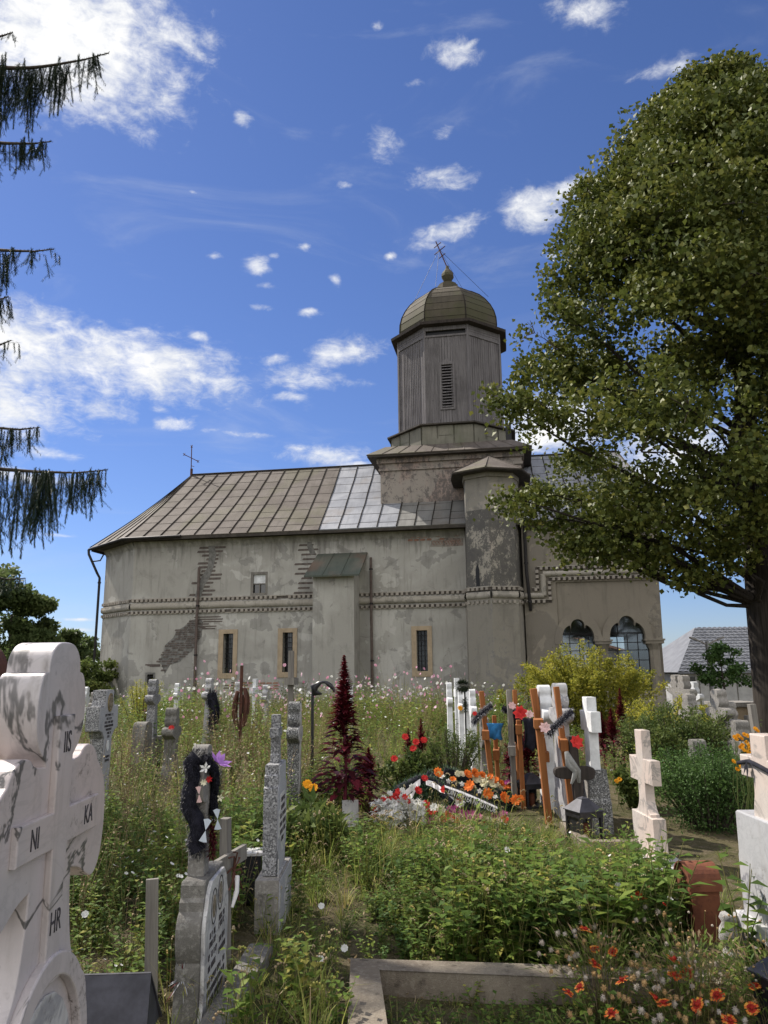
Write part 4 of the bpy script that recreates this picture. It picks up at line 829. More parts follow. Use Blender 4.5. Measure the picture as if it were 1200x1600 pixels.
cross_stone('white_cross', X_(549, 20), 20, lat_half(1.22, .2, 1.0, .9, .06, .08), .09, M['paint_white'], 'thin white cross against the foot of the buttress')
cross_stone('grey_cross', X_(467, 8.6)-.04, 8.55, tre_half(1.30, .25, .17, 1.1), .12, M['terrazzo_dk'], 'grey scalloped mosaic cross with white face beside the yellow flowers', front=M['slab_white'])
# rusty iron cross and wooden crosses at left middle
rc = root('iron_cross', X_(375, 13), 13, 'tall rusty iron cross with a pierced rusty panel', 'iron cross')
mb = MB(); mb.tube([(0, 0, 0), (0, 0, 1.72)], .028, 6).tube([(-.22, 0, 1.12), (.22, 0, 1.12)], .02, 6).build('shaft', M['rust_dark'], rc)
mb = MB(); mb.box(-.2, .2, -.05, -.03, .95, 1.25)
for s_ in (-1, 1):
    mb.tube([(.02*s_, -.06, 1.35), (.1*s_, -.1, 1.2), (.13*s_, -.1, 1.0), (.05*s_, -.05, .75)], .03, 6); mb.tube([(.02*s_, .06, 1.3), (.1*s_, .09, 1.15), (.1*s_, .1, .95), (.02*s_, .05, .7)], .03, 6)
mb.build('pierced_panel', M['rust_dark'], rc)
wc = root('wooden_cross', X_(453, 10.5), 10.5, 'tall thin dark grey wooden cross standing before the second slit window', 'wooden cross', lean=(0, 1))
MB().box(-.04, .04, -.035, .035, 0, 1.83).build('post', M['wood_post'], wc); MB().box(-.26, .26, -.075, .055, 1.38, 1.47).build('crossbar', M['wood_post'], wc)
# iron crook with hanging lamp
ck = root('lantern_crook', X_(488, 10.8), 10.8, 'black iron crook with a curled leaf end for a grave lantern', 'lantern post', rz=0)
P = [(0, 0, 0), (0, 0, 1.25)]+[(.15-.15*cos(t), 0, 1.27+.16*sin(t)) for t in np.linspace(.2, pi*.95, 9)]
mb = MB().tube(P, .02, 8); mb.build('pole', M['black_metal'], ck)
mb = MB(); mb.tube([(.10, 0, 1.42), (.02, 0, 1.36), (.04, 0, 1.28), (.13, 0, 1.27)], [.03, .06, .05, .01], 6); mb.tube([(.15, 0, 1.44), (.22, 0, 1.40), (.27, 0, 1.33)], [.01, .035, .008], 6); mb.build('leaf_ornament', M['black_metal'], ck)
def lantern(X, Y, s, label, rz=0, z=None, name='grave_lantern'):
    r = root(name, X, Y, label, 'lantern', 'black grave lanterns', rz, z=z)
    mb = MB(); w_ = .095*s; h = .25*s
    for a, b in ((-1, -1), (1, -1), (1, 1), (-1, 1)): mb.box(a*w_-.012*s, a*w_+.012*s, b*w_-.012*s, b*w_+.012*s, 0, h)
    mb.box(-w_-.02*s, w_+.02*s, -w_-.02*s, w_+.02*s, 0, .03*s); mb.box(-w_-.013*s, w_+.013*s, -w_-.013*s, w_+.013*s, h-.05*s, h)
    mb.box(-w_+.01*s, w_-.01*s, w_-.004, w_, .03*s, h-.05*s); mb.box(-w_, -w_+.004, -w_, w_, .03*s, h-.05*s); mb.build('frame', M['black_metal'], r, .002*s)
    m2 = MB(); m2.lathe([(.165*s, h-.005), (.168*s, h+.004), (.05*s, h+.085*s), (.05*s, h+.09*s), (.0, h+.105*s)], 4, (0, 0, 0), False, pi/4); m2.build('roof', M['black_box'], r)
    m3 = MB(); m3.lathe([(.03*s, .03*s), (.035*s, .06*s), (.033*s, .14*s), (.02*s, .15*s)], 10); m3.build('candle_cup', M['rust'], r)
    return r
lantern(X_(905, 7.6), 7.6, 1.15, 'black metal lantern with pyramid roof in front of the speckled pedestal', .35, z=0)
lantern(X_(826, 8.9), 8.9, 1.05, 'black metal lantern between the orange wooden cross and the white crosses', .3)
lantern(at(1188, 1520, 3.72).x+.14, 3.72, 1.1, 'black metal lantern at the lower right corner beside the baluster', .3, z=at(1188, 1482, 3.72).z-.39)
lantern(X_(722, 7.9)*1.0-1.6, 8.0, 1.0, 'dark lantern half hidden behind the slim monument', .3)
# low black gabled lantern, lower left
bl = root('grave_lantern', -1.02, 3.15, 'dusty black gabled sheet metal lantern at the lower left beside the big marble cross', 'lantern', rz=.05, z=0)
MB().box(-.15, .13, -.09, .09, 0, .36).build('body', M['black_metal'], bl, .003)
mb = MB(); slab(mb, [(-.17, -.13, .30), (.15, -.13, .30), (.13, .0, .50), (-.15, 0, .50)], .006); slab(mb, [(-.17, .13, .30), (.15, .13, .30), (.13, 0, .50), (-.15, 0, .50)], .006)
mb.add([(.14, -.12, .30), (.14, .12, .30), (.125, 0, .495)], [(0, 1, 2)]); mb.build('gabled_roof', M['black_box'], bl)
# rusty arched lantern
rl = root('rusty_lantern', 1.905, 5.1, 'rusty red brown sheet metal lantern with arched roof beside the pink marble cross', 'lantern', rz=R90+.05, z=-.02)
arch = lambda r_, h_: [(r_*cos(t), h_+r_*sin(t)) for t in np.linspace(0, pi, 16)]
plate('body', [arch(.105, .31)+[(-.105, 0), (.105, 0)]], -.085, .085, M['rust'], rl, .002)
a1 = arch(.122, .31); a2 = arch(.112, .31)[::-1]
plate('roof', [[(.122, .285)]+a1+[(-.122, .285), (-.112, .285)]+a2+[(.112, .285)]], -.10, .10, M['rust'], rl, .001)
plate('door_opening', [arch(.055, .16)+[(-.055, .04), (.055, .04)]], .0852, .087, M['rust_dark'], rl)
mb = MB(); mb.box(-.006, .006, .0853, .0875, .315, .365).box(-.02, .02, .0853, .0876, .34, .35); mb.build('pierced_cross', M['dark'], rl)
ic = root('iron_cross', X_(1092, 5.75, 1350), 5.7, 'tiny rusty iron cross standing behind the rusty arched lantern', 'iron cross', rz=.3)
MB().box(-.012, .012, -.006, .006, 0, .20).build('shaft', M['rust'], ic); MB().box(-.045, .045, -.007, .007, .12, .145).build('arm', M['rust'], ic)
# weathered plank and little wooden cross near the garlanded stone
pl = root('wooden_plank', -1.135, 4.05, 'old grey weathered plank standing left of the garlanded gravestone', 'plank', lean=(0, -2), rz=.2)
MB().box(-.032, .032, -.015, .015, -.05, .615, taper=.003).build('board', M['wood_post'], pl)
wx = root('wooden_cross', -.90, 4.62, 'small weathered grey wooden cross leaning behind the garlanded gravestone', 'wooden cross', rz=R90-.3, lean=(0, -3))
MB().box(-.024, .024, -.024, .024, -.1, .78).build('post', M['wood_post'], wx); MB().box(-.17, .17, -.045, -.02, .52, .60).build('crossbar', M['wood_post'], wx)
mb = MB()
for k in range(10): a = k*.7; mb.tube([(.0, -.05, .5), (.05*cos(a), -.07, .5+.1*sin(a)), (.09*cos(a+.4), -.06, .47+.14*sin(a))], .005, 4)
mb.build('withered_stems', M['rust_dark'], wx)
mb = MB(); mb.tube([(.02, -.06, .47), (-.02, -.08, .40), (-.05, -.07, .33)], [.016, .014, .008], 6); mb.build('white_bow', M['ribbon_white'], wx)
# white tray box
wb = root('metal_box', X_(395, 5.9, 1300), 5.9, 'black lantern stand with a pale flat metal lid left of the slim monument', 'box', rz=.1, z=0)
MB().box(-.09, .08, -.09, .09, .31, .33).build('lid', M['slab_white'], wb, .002); MB().box(-.075, .065, -.075, .075, 0, .308).build('body', M['black_metal'], wb, .002)
ws = root('marker_stone', X_(547, 8.3, 1290), 8.4, 'small white slab leaning at the foot of the tall dark red amaranth', 'stone', rz=.1, lean=(-12, 0))
MB().box(-.085, .085, -.02, .02, -.05, .28).build('slab', M['slab_white'], ws, .004)
# arched grave roof at far left edge
ar = root('arched_grave_roof', -2.72, 5.0, 'dark wooden cross with an arched tin hood at the left edge', 'grave cross', rz=.1, z=0)
o1 = [(.27*cos(t), 1.56+.29*sin(t)) for t in np.linspace(0, pi, 20)]; i1 = [(.245*cos(t), 1.56+.265*sin(t)) for t in np.linspace(pi, 0, 20)]
plate('hood', [o1+i1], -.11, .11, M['rust_dark'], ar); MB().box(-.04, .04, -.02, .02, -.1, 1.78).build('post', M['wood_dark'], ar); MB().box(-.24, .24, -.03, .03, 1.42, 1.52).build('crossbar', M['wood_dark'], ar); plate('back_board', [arch(.24, 1.56)], .03, .05, M['wood_dark'], ar)
# ---- orange wooden crosses round the fresh grave
def leancross(name, pb, pt, Y, r_, mat, label, arm=None, group='fresh wooden crosses by the wreaths', armw=.3, Yt=None):
    """post from photo foot pb to head pt at depth Y"""
    a = at(pb[0], pb[1], Y); b = at(pt[0], pt[1], Yt or Y); a.z = min(a.z, 0.05)
    o = empty(name, a, 0, label, 'wooden cross', group); d = b-a; mtx = d.to_track_quat('Z', 'Y').to_matrix().to_4x4(); L = d.length
    MB().box(-r_, r_, -r_*.8, r_*.8, 0, L, mtx=mtx).build('post', mat, o, .004)
    if arm:
        for (t, aw, ah) in arm:
            c = d*t; m2 = Matrix.Translation(c) @ Matrix.Rotation(-.16, 4, 'Z'); MB().box(-r_*1.2, r_*1.2, -armw*.75, armw*.75, -ah, ah, mtx=m2).build('crossbar', mat, o, .004)
    return o
og = M['wood_orange']
leancross('wooden_cross', (772, 1235), (752, 1080), 9.3, .035, og, 'tall orange wooden cross leaning left with a grey tinsel wreath', [(.62, .3, .05)])
leancross('wooden_cross', (779, 1225), (772, 1118), 9.6, .03, og, 'shorter orange wooden cross draped with a blue cloth', [(.55, .3, .055)])
leancross('wooden_cross', (812, 1235), (804, 1078), 9.5, .03, og, 'slim orange wooden cross between black cloths', [(.75, .2, .04)])
leancross('wooden_cross', (818, 1255), (810, 1125), 8.8, .03, og, 'orange wooden cross with short post in front of the black cloth', [(.9, .3, .05)], armw=.12)
leancross('wooden_cross', (857, 1270), (841, 1128), 8.2, .04, og, 'nearest orange wooden post leaning left before the white crosses', [(.985, .3, .045)], armw=.18)
leancross('wooden_cross', (862, 1245), (833, 1076), 8.9, .045, og, 'tallest orange wooden cross leaning against the left white cross', [(.45, .3, .05)])
leancross('wooden_cross', (893, 1240), (869, 1073), 8.15, .032, og, 'brown wooden cross with black side leaning over the right white cross', [(.58, .3, .055)])
leancross('wooden_cross', (804, 1240), (795, 1078), 9.0, .035, M['wood_post'], 'grey weathered wooden cross among the orange ones', [(.5, .3, .05)])
bkc = leancross('black_cross', (907, 1262), (893, 1150), 7.95, .05, M['wood_dark'], 'black wooden cross with rounded arms and grey ribbon before the white crosses', None)
m2 = Matrix.Translation(Vector((-.05, 0, .52))) @ Matrix.Rotation(.12, 4, 'Z')
plate('arms', [sm_path([(-.16, -.05), (-.20, .0), (-.19, .06), (-.05, .065), (.0, .05), (.05, .065), (.2, .06), (.22, .0), (.19, -.07), (.05, -.06), (0, -.05)], 2)], -.035, .035, M['wood_dark'], bkc, .006).matrix_local = m2
tb = tag(MB().tube([at(885, 1175, 7.8), at(893, 1190, 7.75), at(903, 1205, 7.75), at(905, 1222, 7.8)], [.02, .03, .03, .015], 8).tube([at(885, 1175, 7.8), at(888, 1195, 7.75), at(900, 1205, 7.75)], [.02, .03, .03], 8).tube([at(900, 1205, 7.75), at(893, 1225, 7.76)], [.03, .012], 8).build('ribbon', simple('grey_ribbon', (.22, .22, .21), .7, .2, 20)), 'twisted grey ribbon knotted on the black wooden cross', 'ribbon')
def cloth(P, Y, label, mat, fold=.03, n=6):
    """hanging cloth: P = (x left, x right, y top, y bottom) in photo, real folds"""
    mb = MB(); nu, nv = 14, 8; vs = []
    for j in range(nv+1):
        for i in range(nu+1):
            u, v = i/nu, j/nv; s = 1-.18*sin(v*2.4)
            x = P[0]+(P[1]-P[0])*(.5+(u-.5)*s) + 1.5*sin(u*9+v*4); p = at(x, P[2]+(P[3]-P[2])*v*(1-.12*abs(sin(u*7))), Y); vs.append((p.x, p.y+fold*sin(u*n*2)*(.4+v), p.z))
    fs = [(j*(nu+1)+i, j*(nu+1)+i+1, (j+1)*(nu+1)+i+1, (j+1)*(nu+1)+i) for j in range(nv) for i in range(nu)]
    mb.add(vs, fs, True); o = mb.build('mourning_cloth' if mat != 'cloth_blue' else 'printed_cloth', M[mat]); md = o.modifiers.new('s', 'SOLIDIFY'); md.thickness = .006
    return tag(o, label, 'cloth', 'cloths hung on the wooden crosses')
cloth((816, 848, 1122, 1175), 8.55, 'black mourning cloth with hanging sleeves between two orange wooden crosses', 'cloth_black', n=5)
cloth((800, 818, 1108, 1166), 9.1, 'black mourning cloth hung on the grey weathered wooden cross', 'cloth_black', n=3)
cloth((760, 786, 1130, 1157), 9.1, 'blue and green printed cloth hung on the orange wooden cross', 'cloth_blue', n=3)
# ---- background graves on the right
bg = 'old stone crosses in the background on the right'
cross_stone('grey_cross', X_(1064, 17), 17, tre_half(1.42, .22, .2), .16, M['concrete'], 'far greenish grey stone cross nearest the porch corner', bg, rz=R90+.3)
cross_stone('grey_cross', X_(1076, 15), 15, tre_half(1.40, .28, .2), .16, M['concrete'], 'weathered grey trefoil cross below the house gable', bg, rz=R90+.25)
cross_stone('white_cross', X_(1091, 17.5), 17.5, tre_half(1.28, .25, .2), .12, M['paint_white'], 'bright white ragged cross below the house wall', rz=R90+.3)
cross_stone('grey_cross', X_(1129, 11.5), 11.5, tre_half(1.30, .25, .2), .16, M['concrete'], 'tall lichened grey cross overgrown by the green bush, right of the lamp post', bg, rz=R90+.2)
cross_stone('grey_cross', X_(1143, 12.5), 12.5, tre_half(1.02, .24, .2), .16, M['concrete'], 'shorter grey cross just right of the tall lichened cross', bg, rz=R90+.2)
cross_stone('grey_cross', X_(1158, 10.5), 10.5, tre_half(.9, .24, .22), .18, M['concrete_dk'], 'dark low stone cross behind the orange marigolds', bg)
cross_stone('grey_cross', X_(1082, 13.2), 13.2, tre_half(1.12, .24, .22), .16, M['concrete'], 'grey stone cross sunk in the bush under the trefoil cross', bg, rz=R90+.2)
cross_stone('grey_cross', X_(1088, 9.6), 9.6, tre_half(.72, .24, .22), .16, M['concrete_dk'], 'low dark stone overgrown by the dark green shrub', bg)
wt_ = leancross('wooden_cross', (1187, 1160), (1174, 1100), 10.8, .05, M['wood_post'], 'stubby grey wooden cross leaning at the foot of the big tree', [(.55, .2, .06)], None, .2); 
leancross('wooden_cross', (1172, 1165), (1170, 1118), 11.3, .06, M['wood_post'], 'second stubby wooden cross left of the leaning one by the tree', None, None)
pd = root('pedestal_tomb', X_(1150, 16), 16, 'squat tan stone pedestal tomb with a flat grey top', 'tomb', rz=.1)
MB().box(-.3, .3, -.3, .3, 0, .78).build('body', M['stone_tan'], pd, .01); MB().box(-.4, .4, -.4, .4, .78, .87).build('cap', M['concrete'], pd, .01)
for px, Y, w_, h_, lab in ((1112, 11.5, .55, .32, 'low white grave slab with black rim in the right background'), (1150, 9.3, .3, .38, 'small white box tomb behind the right edge cross')):
    o = root('grave_slab', X_(px, Y), Y, lab, 'tomb', rz=.1); MB().box(-w_, w_, -.4, .6, 0, h_-.1).build('kerb', M['black_box'], o, .005); MB().box(-w_-.03, w_+.03, -.43, .63, h_-.1, h_).build('slab', M['slab_white'], o, .005)
# ---- kerb at the bottom centre
kb = empty('grave_kerb', (-.1, 4.3, 0), 0, 'low concrete grave kerb forming a corner at the bottom centre', 'kerb')
def kpt(x, y, z=.10): r = ray(x, y); t = (z-EYE)/r.z; p = Vector((0, 0, EYE))+r*t; return p-Vector((-.1, 4.3, 0))
mb = MB()
q1, q2, q3, q4 = kpt(546, 1612), kpt(604, 1612), kpt(590, 1512), kpt(550, 1498)
d1 = (q1-q4).normalized()*1.2; d2 = (q2-q3).normalized()*1.2
def solid(mb, q, h=.22, seg=1):
    lo = [p-Vector((0, 0, h)) for p in q]; k = len(q); mb.add([tuple(p) for p in q+lo], [tuple(range(k)), tuple(range(2*k-1, k-1, -1))]+[(i, (i+1) % k, k+(i+1) % k, k+i) for i in range(k)])
solid(mb, [q4+d1, q3+d2, q3, q4]); mb.build('side_kerb', M['kerb'], kb, .008)
mb = MB(); e1, e2, e3, e4 = kpt(549, 1497), kpt(592, 1513), kpt(1140, 1535), kpt(1130, 1515)
solid(mb, [e2+Vector((.003, 0, -.004)), e3+Vector((0, 0, -.004)), e4+Vector((0, 0, -.004)), e1+Vector((.003, .0, -.004))]); mb.build('cross_kerb', M['kerb'], kb, .01)
k2 = empty('grave_kerb', (-.75, 4.0, 0), 0, 'broken low concrete edge beside the path at the foot of the slim monument', 'kerb')
mb = MB(); mb.box(-.08, .06, -1.0, .75, -.1, .09, mtx=Matrix.Rotation(-.05, 4, 'Z')); mb.build('edge', M['concrete_dk'], k2, .02)
# rim stones near the marble cross
k3 = empty('grave_kerb', (2.2, 6.9, 0), 0, 'pinkish stone grave edge behind the pink marble cross', 'kerb'); MB().box(-.5, .1, .25, .35, -.05, .1).box(-.5, -.4, .35, 1.2, -.05, .1).build('edge', M['kerb'], k3, .01)
# ---- street lamp and houses beyond
LH = ground_h(12.4, 30)
lp = empty('street_lamp', (12.43, 30, LH-.1), 0, 'thin grey double armed street lamp between the church and the house', 'street lamp')
MB().tube([(0, 0, 0), (-.05, 0, 2.5-LH), (-.05, 0, 2.6-LH)], [.12, .085, .07], 8).build('post', simple('grey_lamp_post', (.2, .2, .2), .7), lp)
for s_ in (-1, 1):
    MB().tube([(-.05, 0, 2.45-LH), (-.05+s_*.22, 0, 2.58-LH), (-.05+s_*.42, 0, 2.66-LH)], .035, 6).build('arm', M['concrete'], lp)
    MB().box(-.14, .14, -.06, .06, -.03, .04, mtx=Matrix.Translation((-.05+s_*.53, 0, 2.70-LH)) @ Matrix.Rotation(-s_*.35, 4, 'Y')).build('lamp_head', M['concrete'], lp, .02)
mt, t = new_mat('grey_roof_tiles'); oc = OC(t); n_ = t.noise(oc, 2, 5); f_ = t.noise(oc, 30, 4); M['tiles'] = finish(mt, t, t.mix(t.ss(n_, .3, .7), (.095, .10, .112), (.14, .146, .16)), .6, f_, .2, .01, 0, .4)
HX, HY = 17.2, 42.0; hg = ground_h(HX, HY)
hs_ = empty('house', (HX, HY, hg), 0, 'low grey rendered house with a grey pantile roof behind the cemetery', 'house')
ex = at(1052, 1050, 40).x-HX; 
MB().box(-1.3, 8, 0, 8, -.5, 1.15-hg).build('wall', simple('grey_render', (.36, .36, .36), .9, .15, 3), hs_)
mb = MB(); nx, ny = 150, 14; vs = []; 
for j in range(ny+1):
    for k_ in (0, 1):
        for i in range(nx+1):
            u = i/nx; v = (j+(.999 if k_ else 0))/(ny+1); xl = -1.75+2.9*v*1.0; x = xl+(8.6-xl)*u; z = (1.22-hg)+2.55*v; y = -.5+4.4*v
            vs.append((x, y, z+.045*abs(sin(x*pi/.30))+.06*(1-k_)*0+(.05 if k_ == 0 else 0)))
W1 = nx+1
fs = [(r*W1+i, r*W1+i+1, (r+1)*W1+i+1, (r+1)*W1+i) for r in range(2*ny+1) for i in range(nx)]
mb.add(vs, fs); mb.add([(-1.75, -.5, 1.18-hg), (8.6, -.5, 1.18-hg), (8.6, -.45, 1.28-hg), (-1.75, -.45, 1.28-hg)], [(0, 1, 2, 3)]); mb.add([(1.1, 3.9, 3.75-hg), (8.6, 3.9, 3.8-hg), (8.6, 8.5, 1.2-hg), (-1.7, 8.5, 1.2-hg)], [(0, 1, 2, 3)]); mb.build('roof', M['tiles'], hs_)
mb = MB(); mb.add([(-1.76, -.5, 1.24-hg), (-1.76, 8.5, 1.24-hg), (1.12, 3.9, 3.80-hg)], [(0, 1, 2)]); mb.build('hip_roof', M['tiles'], hs_)
mb = MB(); mb.box(-1.2, 8, -.03, .0, .35, .38); 
for k in range(5): mb.box(-.5+2*k, -.46+2*k, -.03, 0, 0, 1.1-hg)
mb.build('wall_joint', M['concrete_dk'], hs_)
mb = MB(); mb.box(-1.05, -.7, -.06, .02, .55-hg, 1.0-hg); mb.build('window', M['glass_dark'], hs_)
h2 = empty('house', (15.4, 50, ground_h(15, 50)), 0, 'distant pale house with red roof edge beside the porch corner', 'house'); g2 = ground_h(15, 50)
zr = at(1040, 1022, 50).z
mb = MB(); mb.add([(-5, 0, 0), (4, 0, 0), (4, 0, zr-.9-g2), (-5, 0, zr+1.6-g2), (-5, 6, 0), (4, 6, 0), (4, 6, zr-.9-g2), (-5, 6, zr+1.6-g2)], [(0, 1, 2, 3), (1, 5, 6, 2), (5, 4, 7, 6)]); mb.build('wall', M['concrete'], h2)
mb = MB(); slab(mb, [(-5, -.3, zr+1.68-g2), (4.4, -.3, zr-.93-g2), (4.4, 6.3, zr-.93-g2), (-5, 6.3, zr+1.68-g2)], .15); mb.build('roof', M['redbrick'], h2)
# ================================================================= foliage
def leafmat(name, stops, trans=.5, rough=.6, spec=.18):
    mt, t = new_mat(name); a = t.n('ShaderNodeAttribute', attribute_name='rnd').outputs['Fac']
    return finish(mt, t, t.ramp(a, stops), rough, spec=spec, trans=trans)
LM = {
 'weed': leafmat('weed_leaf', [(0, (0.064, 0.112, 0.023)), (0.45, (0.118, 0.191, 0.036)), (0.8, (0.216, 0.28, 0.053)), (1, (0.367, 0.344, 0.082))]),
 'grass': leafmat('grass_blade', [(0, (0.103, 0.156, 0.033)), (0.5, (0.207, 0.255, 0.057)), (0.8, (0.344, 0.329, 0.099)), (1, (0.569, 0.46, 0.197))]),
 'dry': leafmat('dry_straw', [(0, (.16, .11, .06)), (.5, (.27, .20, .115)), (1, (.40, .33, .21))], .25, .8),
 'stem': leafmat('green_stem', [(0, (0.077, 0.098, 0.029)), (1, (0.231, 0.21, 0.08))], .1),
 'pink': leafmat('pink_petal', [(0, (.55, .18, .30)), (.5, (.70, .38, .50)), (1, (.8, .68, .72))], .3, .7),
 'white': leafmat('white_petal', [(0, (.62, .62, .58)), (1, (.78, .78, .76))], .3, .7),
 'dark': leafmat('deep_green_leaf', [(0, (0.044, 0.082, 0.023)), (0.5, (0.07, 0.131, 0.034)), (1, (0.14, 0.219, 0.049))], .3),
 'linden': leafmat('linden_leaf', [(0, (0.054, 0.074, 0.017)), (0.4, (0.1, 0.121, 0.025)), (0.75, (0.162, 0.17, 0.039)), (1, (0.287, 0.24, 0.059))], .26, .55, .22),
 'needle': leafmat('spruce_needle', [(0, (0.013, 0.026, 0.015)), (0.6, (0.023, 0.042, 0.022)), (1, (0.065, 0.065, 0.035))], .1, .6),
 'yellow': leafmat('yellow_green_leaf', [(0, (0.164, 0.186, 0.031)), (0.5, (0.348, 0.335, 0.049)), (0.85, (0.574, 0.485, 0.071)), (1, (0.862, 0.634, 0.089))], .45),
 'bush': leafmat('bush_leaf', [(0, (0.049, 0.08, 0.021)), (0.5, (0.104, 0.138, 0.036)), (1, (0.209, 0.217, 0.055))], .35),
 'farbush': leafmat('distant_tree_leaf', [(0, (0.066, 0.1, 0.036)), (0.5, (0.101, 0.137, 0.047)), (1, (0.167, 0.197, 0.072))], .5),
 'amar': leafmat('amaranth_leaf', [(0, (0.037, 0.008, 0.012)), (0.5, (0.08, 0.013, 0.02)), (1, (0.181, 0.023, 0.036))], .3, .45),
 'amarfl': leafmat('amaranth_plume', [(0, (0.063, 0.005, 0.012)), (0.6, (0.135, 0.011, 0.021)), (1, (0.243, 0.027, 0.043))], .15, .9),
 'broad': leafmat('broad_glossy_leaf', [(0, (0.061, 0.11, 0.023)), (0.6, (0.121, 0.187, 0.042)), (1, (0.242, 0.286, 0.073))], .4, .4),
 'orange': leafmat('orange_petal', [(0, (.60, .13, .02)), (1, (.85, .26, .05))], .2, .7),
 'red': leafmat('red_petal', [(0, (.42, .015, .02)), (1, (.70, .06, .05))], .2, .7),
 'cream': leafmat('cream_petal', [(0, (.62, .58, .38)), (1, (.75, .72, .55))], .2, .7),
 'magenta': leafmat('magenta_petal', [(0, (.25, .03, .14)), (1, (.5, .12, .30))], .2, .7),
 'tinsel': leafmat('green_tinsel', [(0, (.015, .04, .02)), (1, (.05, .10, .05))], .1, .6),
 'blackfuzz': leafmat('black_tinsel', [(0, (.006, .006, .008)), (1, (.035, .035, .045))], 0, .5),
 'greyfuzz': leafmat('grey_tinsel', [(0, (.06, .06, .07)), (1, (.5, .5, .52))], 0, .4),
 'marigold': leafmat('marigold', [(0, (.65, .25, .01)), (1, (.85, .45, .03))], .2, .7),
 'seed': leafmat('fluffy_seed_head', [(0, (.35, .22, .10)), (.45, (.42, .28, .13)), (.5, (.36, .31, .25)), (1, (.50, .455, .39))], .2, .9),
 'gail': leafmat('blanket_flower_petal', [(0, (.32, .02, .015)), (.55, (.50, .05, .02)), (.75, (.60, .17, .03)), (1, (.70, .36, .06))], .25, .6),
}
class FT:
    """foliage template: polygons with material name and a random value; rows kept as numpy"""
    def __init__(s): s.v = []; s.f = []; s.m = []; s.r = []
    def add(s, vs, fs, mat, rnd):
        b = len(s.v); s.v += [tuple(p) for p in vs]; s.f += [tuple(b+i for i in f) for f in fs]; s.m += [mat]*len(fs); s.r += [rnd]*len(fs); return s
    def leaf(s, p, d, L, w, mat, rnd, droop=.25, fold=.25, n=2, up=None):
        """ovate leaf from p along d"""
        p = Vector(p); d = Vector(d).normalized(); u = Vector(up) if up else Vector((0, 0, 1)); sd_ = d.cross(u)
        if sd_.length < .05: sd_ = d.cross(Vector((1, .3, 0)))
        sd_.normalize(); nn_ = sd_.cross(d)
        a = p; m_ = p+d*L*.42 - nn_*0 + Vector((0, 0, -droop*L*.12)); t = p+d*L*.96+Vector((0, 0, -droop*L*.5)); l = m_+sd_*w*.5+nn_*fold*w*.5; r = m_-sd_*w*.5+nn_*fold*w*.5
        if n == 1: return s.add([a, l, t, r], [(0, 3, 2, 1)], mat, rnd)
        return s.add([a, l, t, r, m_], [(0, 4, 2, 1), (0, 3, 2, 4)], mat, rnd)
    def blade(s, p, d, L, w, mat, rnd, bend=.5, seg=3):
        p = Vector(p); d = Vector(d).normalized(); h = Vector((d.x, d.y, 0)); h = h.normalized() if h.length > .01 else Vector((1, 0, 0)); sd_ = Vector((-h.y, h.x, 0))
        vs = []; q = p.copy(); dd = d.copy()
        for i in range(seg+1):
            ww = w*(1-(i/seg)**1.6)*.5; vs += [q+sd_*ww, q-sd_*ww] if i < seg else [q]
            dd = (dd+(h*.6+Vector((0, 0, -1)))*bend/seg*(i+.6)/1.5).normalized(); q = q+dd*L/seg
        fs = [(2*i, 2*i+1, 2*i+3, 2*i+2) for i in range(seg-1)]+[(2*seg-2, 2*seg-1, 2*seg)]
        return s.add(vs, fs, mat, rnd)
    def stem(s, pts, r, mat, rnd):
        k = len(pts); vs = []
        for i, p in enumerate(pts):
            rr_ = r*(1-.6*i/(k-1)); vs += [Vector(p)+Vector((rr_*cos(a), rr_*sin(a), 0)) for a in (0, 2.1, 4.2)]
        return s.add(vs, [(3*i+j, 3*i+(j+1) % 3, 3*i+3+(j+1) % 3, 3*i+3+j) for i in range(k-1) for j in range(3)], mat, rnd)
    def ball(s, c, r, mat, rnd, n=5, flat=1.0):
        c = Vector(c); vs = [c+Vector((0, 0, r*flat))]
        for z_, q in ((.45, .9), (-.45, .9)): vs += [c+Vector((r*q*cos(2*pi*j/n+z_), r*q*sin(2*pi*j/n+z_), r*z_*flat)) for j in range(n)]
        vs += [c-Vector((0, 0, r*flat))]; fs = [(0, 1+j, 1+(j+1) % n) for j in range(n)]+[(1+j, 1+n+j, 1+n+(j+1) % n, 1+(j+1) % n) for j in range(n)]+[(1+2*n, 1+n+(j+1) % n, 1+n+j) for j in range(n)]
        return s.add(vs, fs, mat, rnd)
    def bloom(s, c, nrm, r, n, mat, rnd, cup=.3, core=None, pw=.6, rv=.1):
        c = Vector(c); nrm = Vector(nrm).normalized(); a = nrm.orthogonal().normalized(); b = nrm.cross(a)
        for k in range(n):
            t = 2*pi*k/n+random.uniform(-.15, .15); d = (a*cos(t)+b*sin(t)); s2 = nrm.cross(d); e = c+d*r+nrm*r*cup; m_ = c+d*r*.6+nrm*r*cup*.5
            s.add([c, m_+s2*r*pw*.5, e, m_-s2*r*pw*.5], [(0, 1, 2, 3)], mat, min(1, max(0, rnd+random.uniform(-rv, rv))))
        if core: s.ball(c+nrm*r*.12, r*.28, core, .3, 5)
        return s
